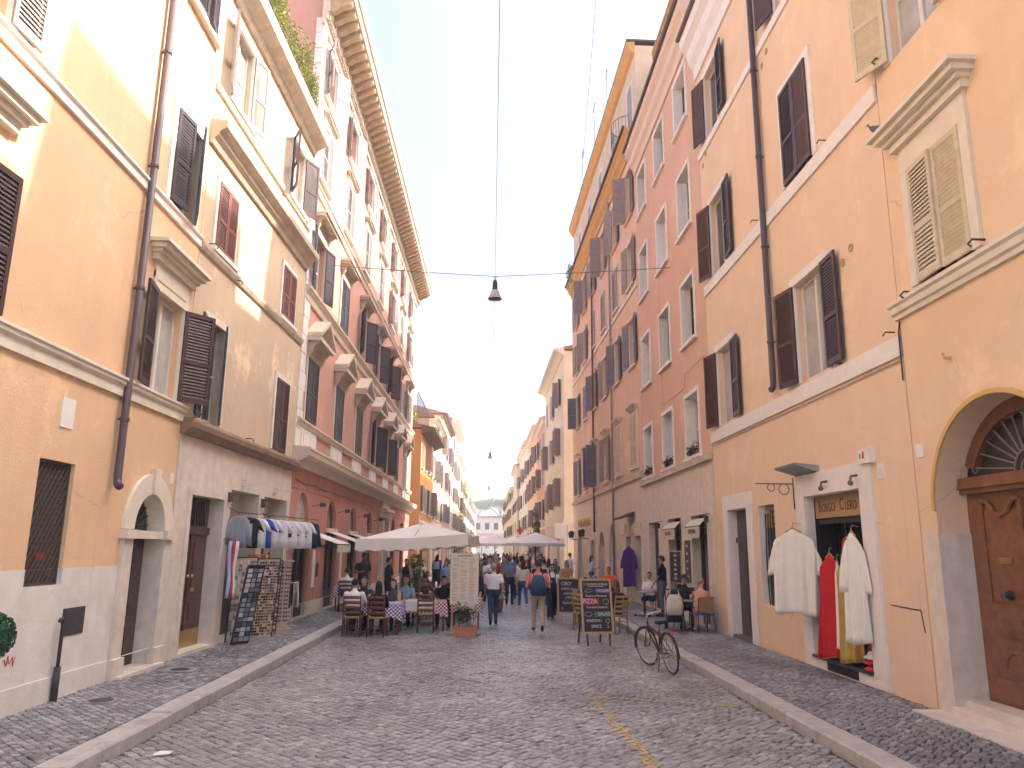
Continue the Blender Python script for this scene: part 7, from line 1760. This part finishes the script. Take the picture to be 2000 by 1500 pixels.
# racks: leaning boards crowded with small goods
def rack(name, label, u, o, w, h, lean, mback, cols, rows, colors, size, seed, turn=0.0):
    t = thing(name, label, 'display rack'); t.matrix_world = L2.E.matrix_basis @ Matrix.Translation(L2.pt(u, o, SWH)) @ Matrix.Rotation(R(turn), 4, 'Z') @ Matrix.Rotation(R(lean) * -L2.side, 4, 'X')
    rr_ = random.Random(seed); sg = L2.side
    q = MB(sg); q.box(-w / 2, w / 2, -.015, .0, 0, h); q.build('board', mback, t)
    q = MB(sg)
    for a in ((-w / 2 - .015, -w / 2 + .005), (w / 2 - .005, w / 2 + .015)): q.box(a[0], a[1], -.02, .02, 0, h)
    q.box(-w / 2, w / 2, -.02, .02, h - .002, h + .018); q.build('frame', M['iron'], t)
    ms = [cloth(c) for c in colors]; q = MB(sg)
    for i in range(cols):
        for j in range(rows):
            cx = -w / 2 + w * (i + .5) / cols; cz = .05 + (h - .1) * (j + .5) / rows; sw, sh_ = size[0] * rr_.uniform(.75, 1.05), size[1] * rr_.uniform(.75, 1.05)
            k = rr_.randrange(len(ms)); th = rr_.uniform(.008, .022)
            q.box(cx - sw / 2, cx + sw / 2, .001, th, cz - sh_ / 2, cz + sh_ / 2, k)
    o_ = q.build('souvenirs', ms, t); o_['kind'] = 'stuff'
    return t
rack('poster_rack', 'leaning black rack of grey scarves and prints nearest the walnut door', 2.75, .45, .42, 1.62, 12, M_blk, 3, 15, ['#6d7280', '#9aa0ac', '#4a4d58', '#c7c7cc'], (.125, .085), 2, -30)
rack('poster_rack', 'second tall rack with small pale prints behind the leaning one', 3.15, .25, .5, 1.75, 6, mat('cream_backing', (.64, .55, .43), .8), 6, 20, ['#cfc6b8', '#8a8a92', '#e2d8c8', '#9a8070'], (.07, .075), 3, -45)
rack('magnet_rack', 'wide cream rack crowded with rows of magnets', 3.85, .42, .72, 1.72, 7, mat('cream_backing', (.64, .55, .43), .8), 12, 26, ['#4a3a33', '#8a6a52', '#c9a98a', '#5d4a40', '#e4d2b8', '#7a3a34', '#3d3a3a', '#9a7a5a'], (.05, .045), 4, -48)
rack('postcard_rack', 'narrow cream rack of postcards right of the magnets', 4.55, .42, .42, 1.68, 9, mat('cream_backing', ()), 6, 22, ['#b08a78', '#d8c2ae', '#7a5a50', '#a84a44', '#e9dccb', '#5a5a66'], (.062, .055), 5, -58)
t = thing('sunglasses_stand', 'square revolving stand full of dark sunglasses', 'display rack'); t.matrix_world = L2.E.matrix_basis @ Matrix.Translation(L2.pt(5.35, .5, SWH)) @ Matrix.Rotation(R(30), 4, 'Z')
q = MB(); q.box(-.24, .24, -.24, .24, 0, .07); q.build('base', mat('pale_pine_frame', ()), t)
q = MB(); q.box(-.14, .14, -.14, .14, .07, 1.62); q.box(-.2, .2, -.2, .2, 1.62, 1.66); q.build('column', mat('pinkish_wood', (.56, .42, .34), .6, .1, 6), t)
rr = random.Random(12); gl = mat('black_lens', (.01, .01, .01), .1); gl2 = mat('amber_lens', (.2, .08, .04), .2); q = MB()
for s_ in range(4):
    Mr = Matrix.Rotation(math.pi / 2 * s_, 4, 'Z')
    for i in (-.07, .07):
        for j in range(14):
            c = Mr @ Vector((i, -.16, .25 + j * .095)); k = rr.randrange(2)
            for e in (-.028, .028): q.ball(Mr @ Vector((i + e, -.165, .25 + j * .095)), .027, 4, k, (.9, .9, .75))
            q.tube([Mr @ Vector((i - .05, -.16, .26 + j * .095)), Mr @ Vector((i - .05, -.14, .26 + j * .095))], .004, 4, k)
o = q.build('sunglasses', [gl, gl2], t, True); o['kind'] = 'stuff'
for lb, u, o_, m_, zz in (('black printed tote bag on the bag stand', 5.95, .5, M_blk, .62), ('cream tote bag with a dome print on the bag stand', 6.4, .58, mat('cream_cotton', (.66, .58, .46), .9, .1, 8), .60), ('second cream tote bag behind the printed one', 6.72, .45, mat('cream_cotton', ()), .58)):
    t = thing('tote_bag', lb, 'bag'); t.matrix_world = L2.E.matrix_basis @ Matrix.Translation(L2.pt(u, o_, zz)) @ Matrix.Rotation(R(25), 4, 'Z')
    q = MB(); q.loft([[(w_ * (abs(math.cos(a)) ** .5) * math.copysign(1, math.cos(a)), d_ * math.sin(a), z_) for a in [2 * math.pi * k / 20 for k in range(20)]] for z_, w_, d_ in ((0, .18, .02), (.03, .2, .04), (.3, .19, .035), (.42, .18, .015))]); q.build('bag', m_, t, True)
    for s_ in (-1, 1): q = MB(); q.tube([(-.1, s_ * .012, .41), (-.06, s_ * .012, .6), (.06, s_ * .012, .6), (.1, s_ * .012, .41)], .011, 6); q.build('handle', m_, t)
    if 'dome' in lb:
        q = MB(); q.profy([(-.1, .08), (.1, .08), (.1, .16), (.07, .18), (.05, .25), (0, .3), (-.05, .25), (-.07, .18), (-.1, .16)], -.046, -.042); q.build('print', INK, t)
t = thing('bag_stand', 'thin metal stand holding the tote bags', 'display rack'); t.matrix_world = L2.E.matrix_basis @ Matrix.Translation(L2.pt(6.35, .5, SWH))
q = MB(L2.side); q.tube([(0, 0, .02), (0, 0, 1.1)], .012, 6); q.tube([(-.45, 0, 1.09), (.42, 0, 1.09)], .01, 6)
for a in (0, 2.1, 4.2): q.tube([(0, 0, .05), (.2 * math.cos(a), .2 * math.sin(a), .0)], .01, 6)
q.build('frame', mat('white_metal', (.7, .7, .7), .4), t)
for k, (lb, u, m_) in enumerate((('orange box of trinkets on top of the magnet rack', 3.85, '#e08a4a'), ('yellow box of trinkets on top of the postcard rack', 4.5, '#e0b040'))):
    q = MB(L2.side); q.box(-.16, .16, -.1, .1, 0, .1); o = q.build('trinket_box', cloth(m_)); o.matrix_world = L2.E.matrix_basis @ Matrix.Translation(L2.pt(u, .26, SWH + 1.70)); tag(o, lb, 'box')

# leafy tubs behind the parasol
for k, (x, y, h, lb) in enumerate(((-.75, 26.6, 1.1, 'leafy shrub in a terracotta tub behind the tall menu board'), (-2.6, 28.4, 1.3, 'leafy shrub in a tub between the guests and the standing people'), (.35, 27.2, .7, 'low leafy tub beside the crowd in the street centre'))):
    t = thing('potted_shrub', lb, 'plant', (x, y, 0)); rr = random.Random(90 + k)
    q = MB(); q.lathe([(.16, 0), (.2, .02), (.25, .38), (.27, .4), (.27, .44), (.22, .44)], 16); q.build('tub', mat('terracotta_pot', ()), t, True)
    q = MB(); leaf_cloud(q, [((rr.gauss(0, .14), rr.gauss(0, .14), .5 + h * rr.random()), (.2, .2, .2)) for _ in range(12)], 1300, .05, rr); q.build('foliage', M_leaf, t)
    q = MB(); q.tube([(0, 0, .4), (.02, 0, .5 + h * .8)], [.02, .008], 6); q.build('stem', M_stem, t)

# small facade details: cables, graffiti, aerials, terrace plant
for z0, sag in ((3.95, .06), (2.25, .14)):
    q = L3.mb(); P = []
    for k in range(6):
        for i in range(8): t_ = i / 8; P.append((.3 + 2.4 * (k + t_), .05, z0 - sag * 4 * t_ * (1 - t_)))
    q.tube(P, .011, 5); q.build('facade_cable', M['iron'], L3.E)
q = R2.mb(); q.tube([(.05, .02, 4.8), (3.0, .02, 4.79), (6.0, .02, 4.8), (9.45, .02, 4.79)], .009, 5); q.build('facade_cable', mat('grey_pipe', ()), R2.E)
q = R3.mb(); q.tube([(.3, .03, 7.35), (2.4, .03, 7.33), (2.5, .03, 6.9), (5.4, .03, 6.88), (5.5, .03, 11.2)], .01, 5); q.build('facade_cable', P_R3, R3.E)
q = L1.mb(); P = [(7.62 + .022 * i, .016, .74 + .05 * math.sin(i * 1.9) + .02 * math.cos(i * 3.1)) for i in range(12)]; q.tube(P, .006, 4); q.build('graffiti', mat('red_spray', (.42, .06, .06), .8), L1.E)
q = L1.mb(); P = [(8.1 + .02 * i, -.045, 1.95 + .06 * math.sin(i * 2.2)) for i in range(10)]; q.tube(P, .006, 4); q.build('graffiti', mat('red_spray', ()), L1.E)
for k, (u, h, lb) in enumerate(((5.5, 2.2, 'nearest thin television aerial on the apricot house roof'), (9.5, 2.8, 'taller television aerial in the middle of the apricot house roof'), (14.0, 2.4, 'farthest television aerial on the apricot house roof'))):
    t = thing('roof_aerial', lb, 'aerial'); t.matrix_world = R4.E.matrix_basis @ Matrix.Translation(R4.pt(u, .1, 23.9))
    q = MB(); q.tube([(0, 0, 0), (0, 0, h)], .022, 6); q.build('mast', M_wire, t)
    q = MB(); q.tube([(-.6, 0, h - .25), (.6, 0, h - .25)], .014, 5)
    for j in range(7): x = -.55 + j * .18; q.tube([(x, -.28, h - .25), (x, .28, h - .25)], .009, 4)
    q.build('antenna', M_wire, t)
bpy.context.view_layer.update()
plant_on(R4, 18.6, .15, 19.62, 'terrace_shrub', 'small green shrub hanging at the far end of the apricot eaves', .8, .9, .8, M_leaf, 700, .09, 71)
plant_on(R3, .9, -.1, 18.5, 'terrace_shrub', 'green foliage on the roof corner of the terracotta house', .5, .7, .2, M_leaf, 500, .06, 72)

# added veil of haze washing out the far street, standing in for lens flare
hb = MB(); hb.box(-420, 420, -80, 720, -1.1, 29.5)
hm = bpy.data.materials.new('flare_haze_air'); hm.use_nodes = True; hm.node_tree.nodes.clear()
ho = hm.node_tree.nodes.new('ShaderNodeOutputMaterial'); hv = hm.node_tree.nodes.new('ShaderNodeVolumePrincipled')
hv.inputs['Color'].default_value = (.95, .95, .95, 1); hv.inputs['Density'].default_value = .002
hm.node_tree.links.new(hv.outputs[0], ho.inputs['Volume'])
o = hb.build('flare_haze', hm); o['kind'] = 'stuff'
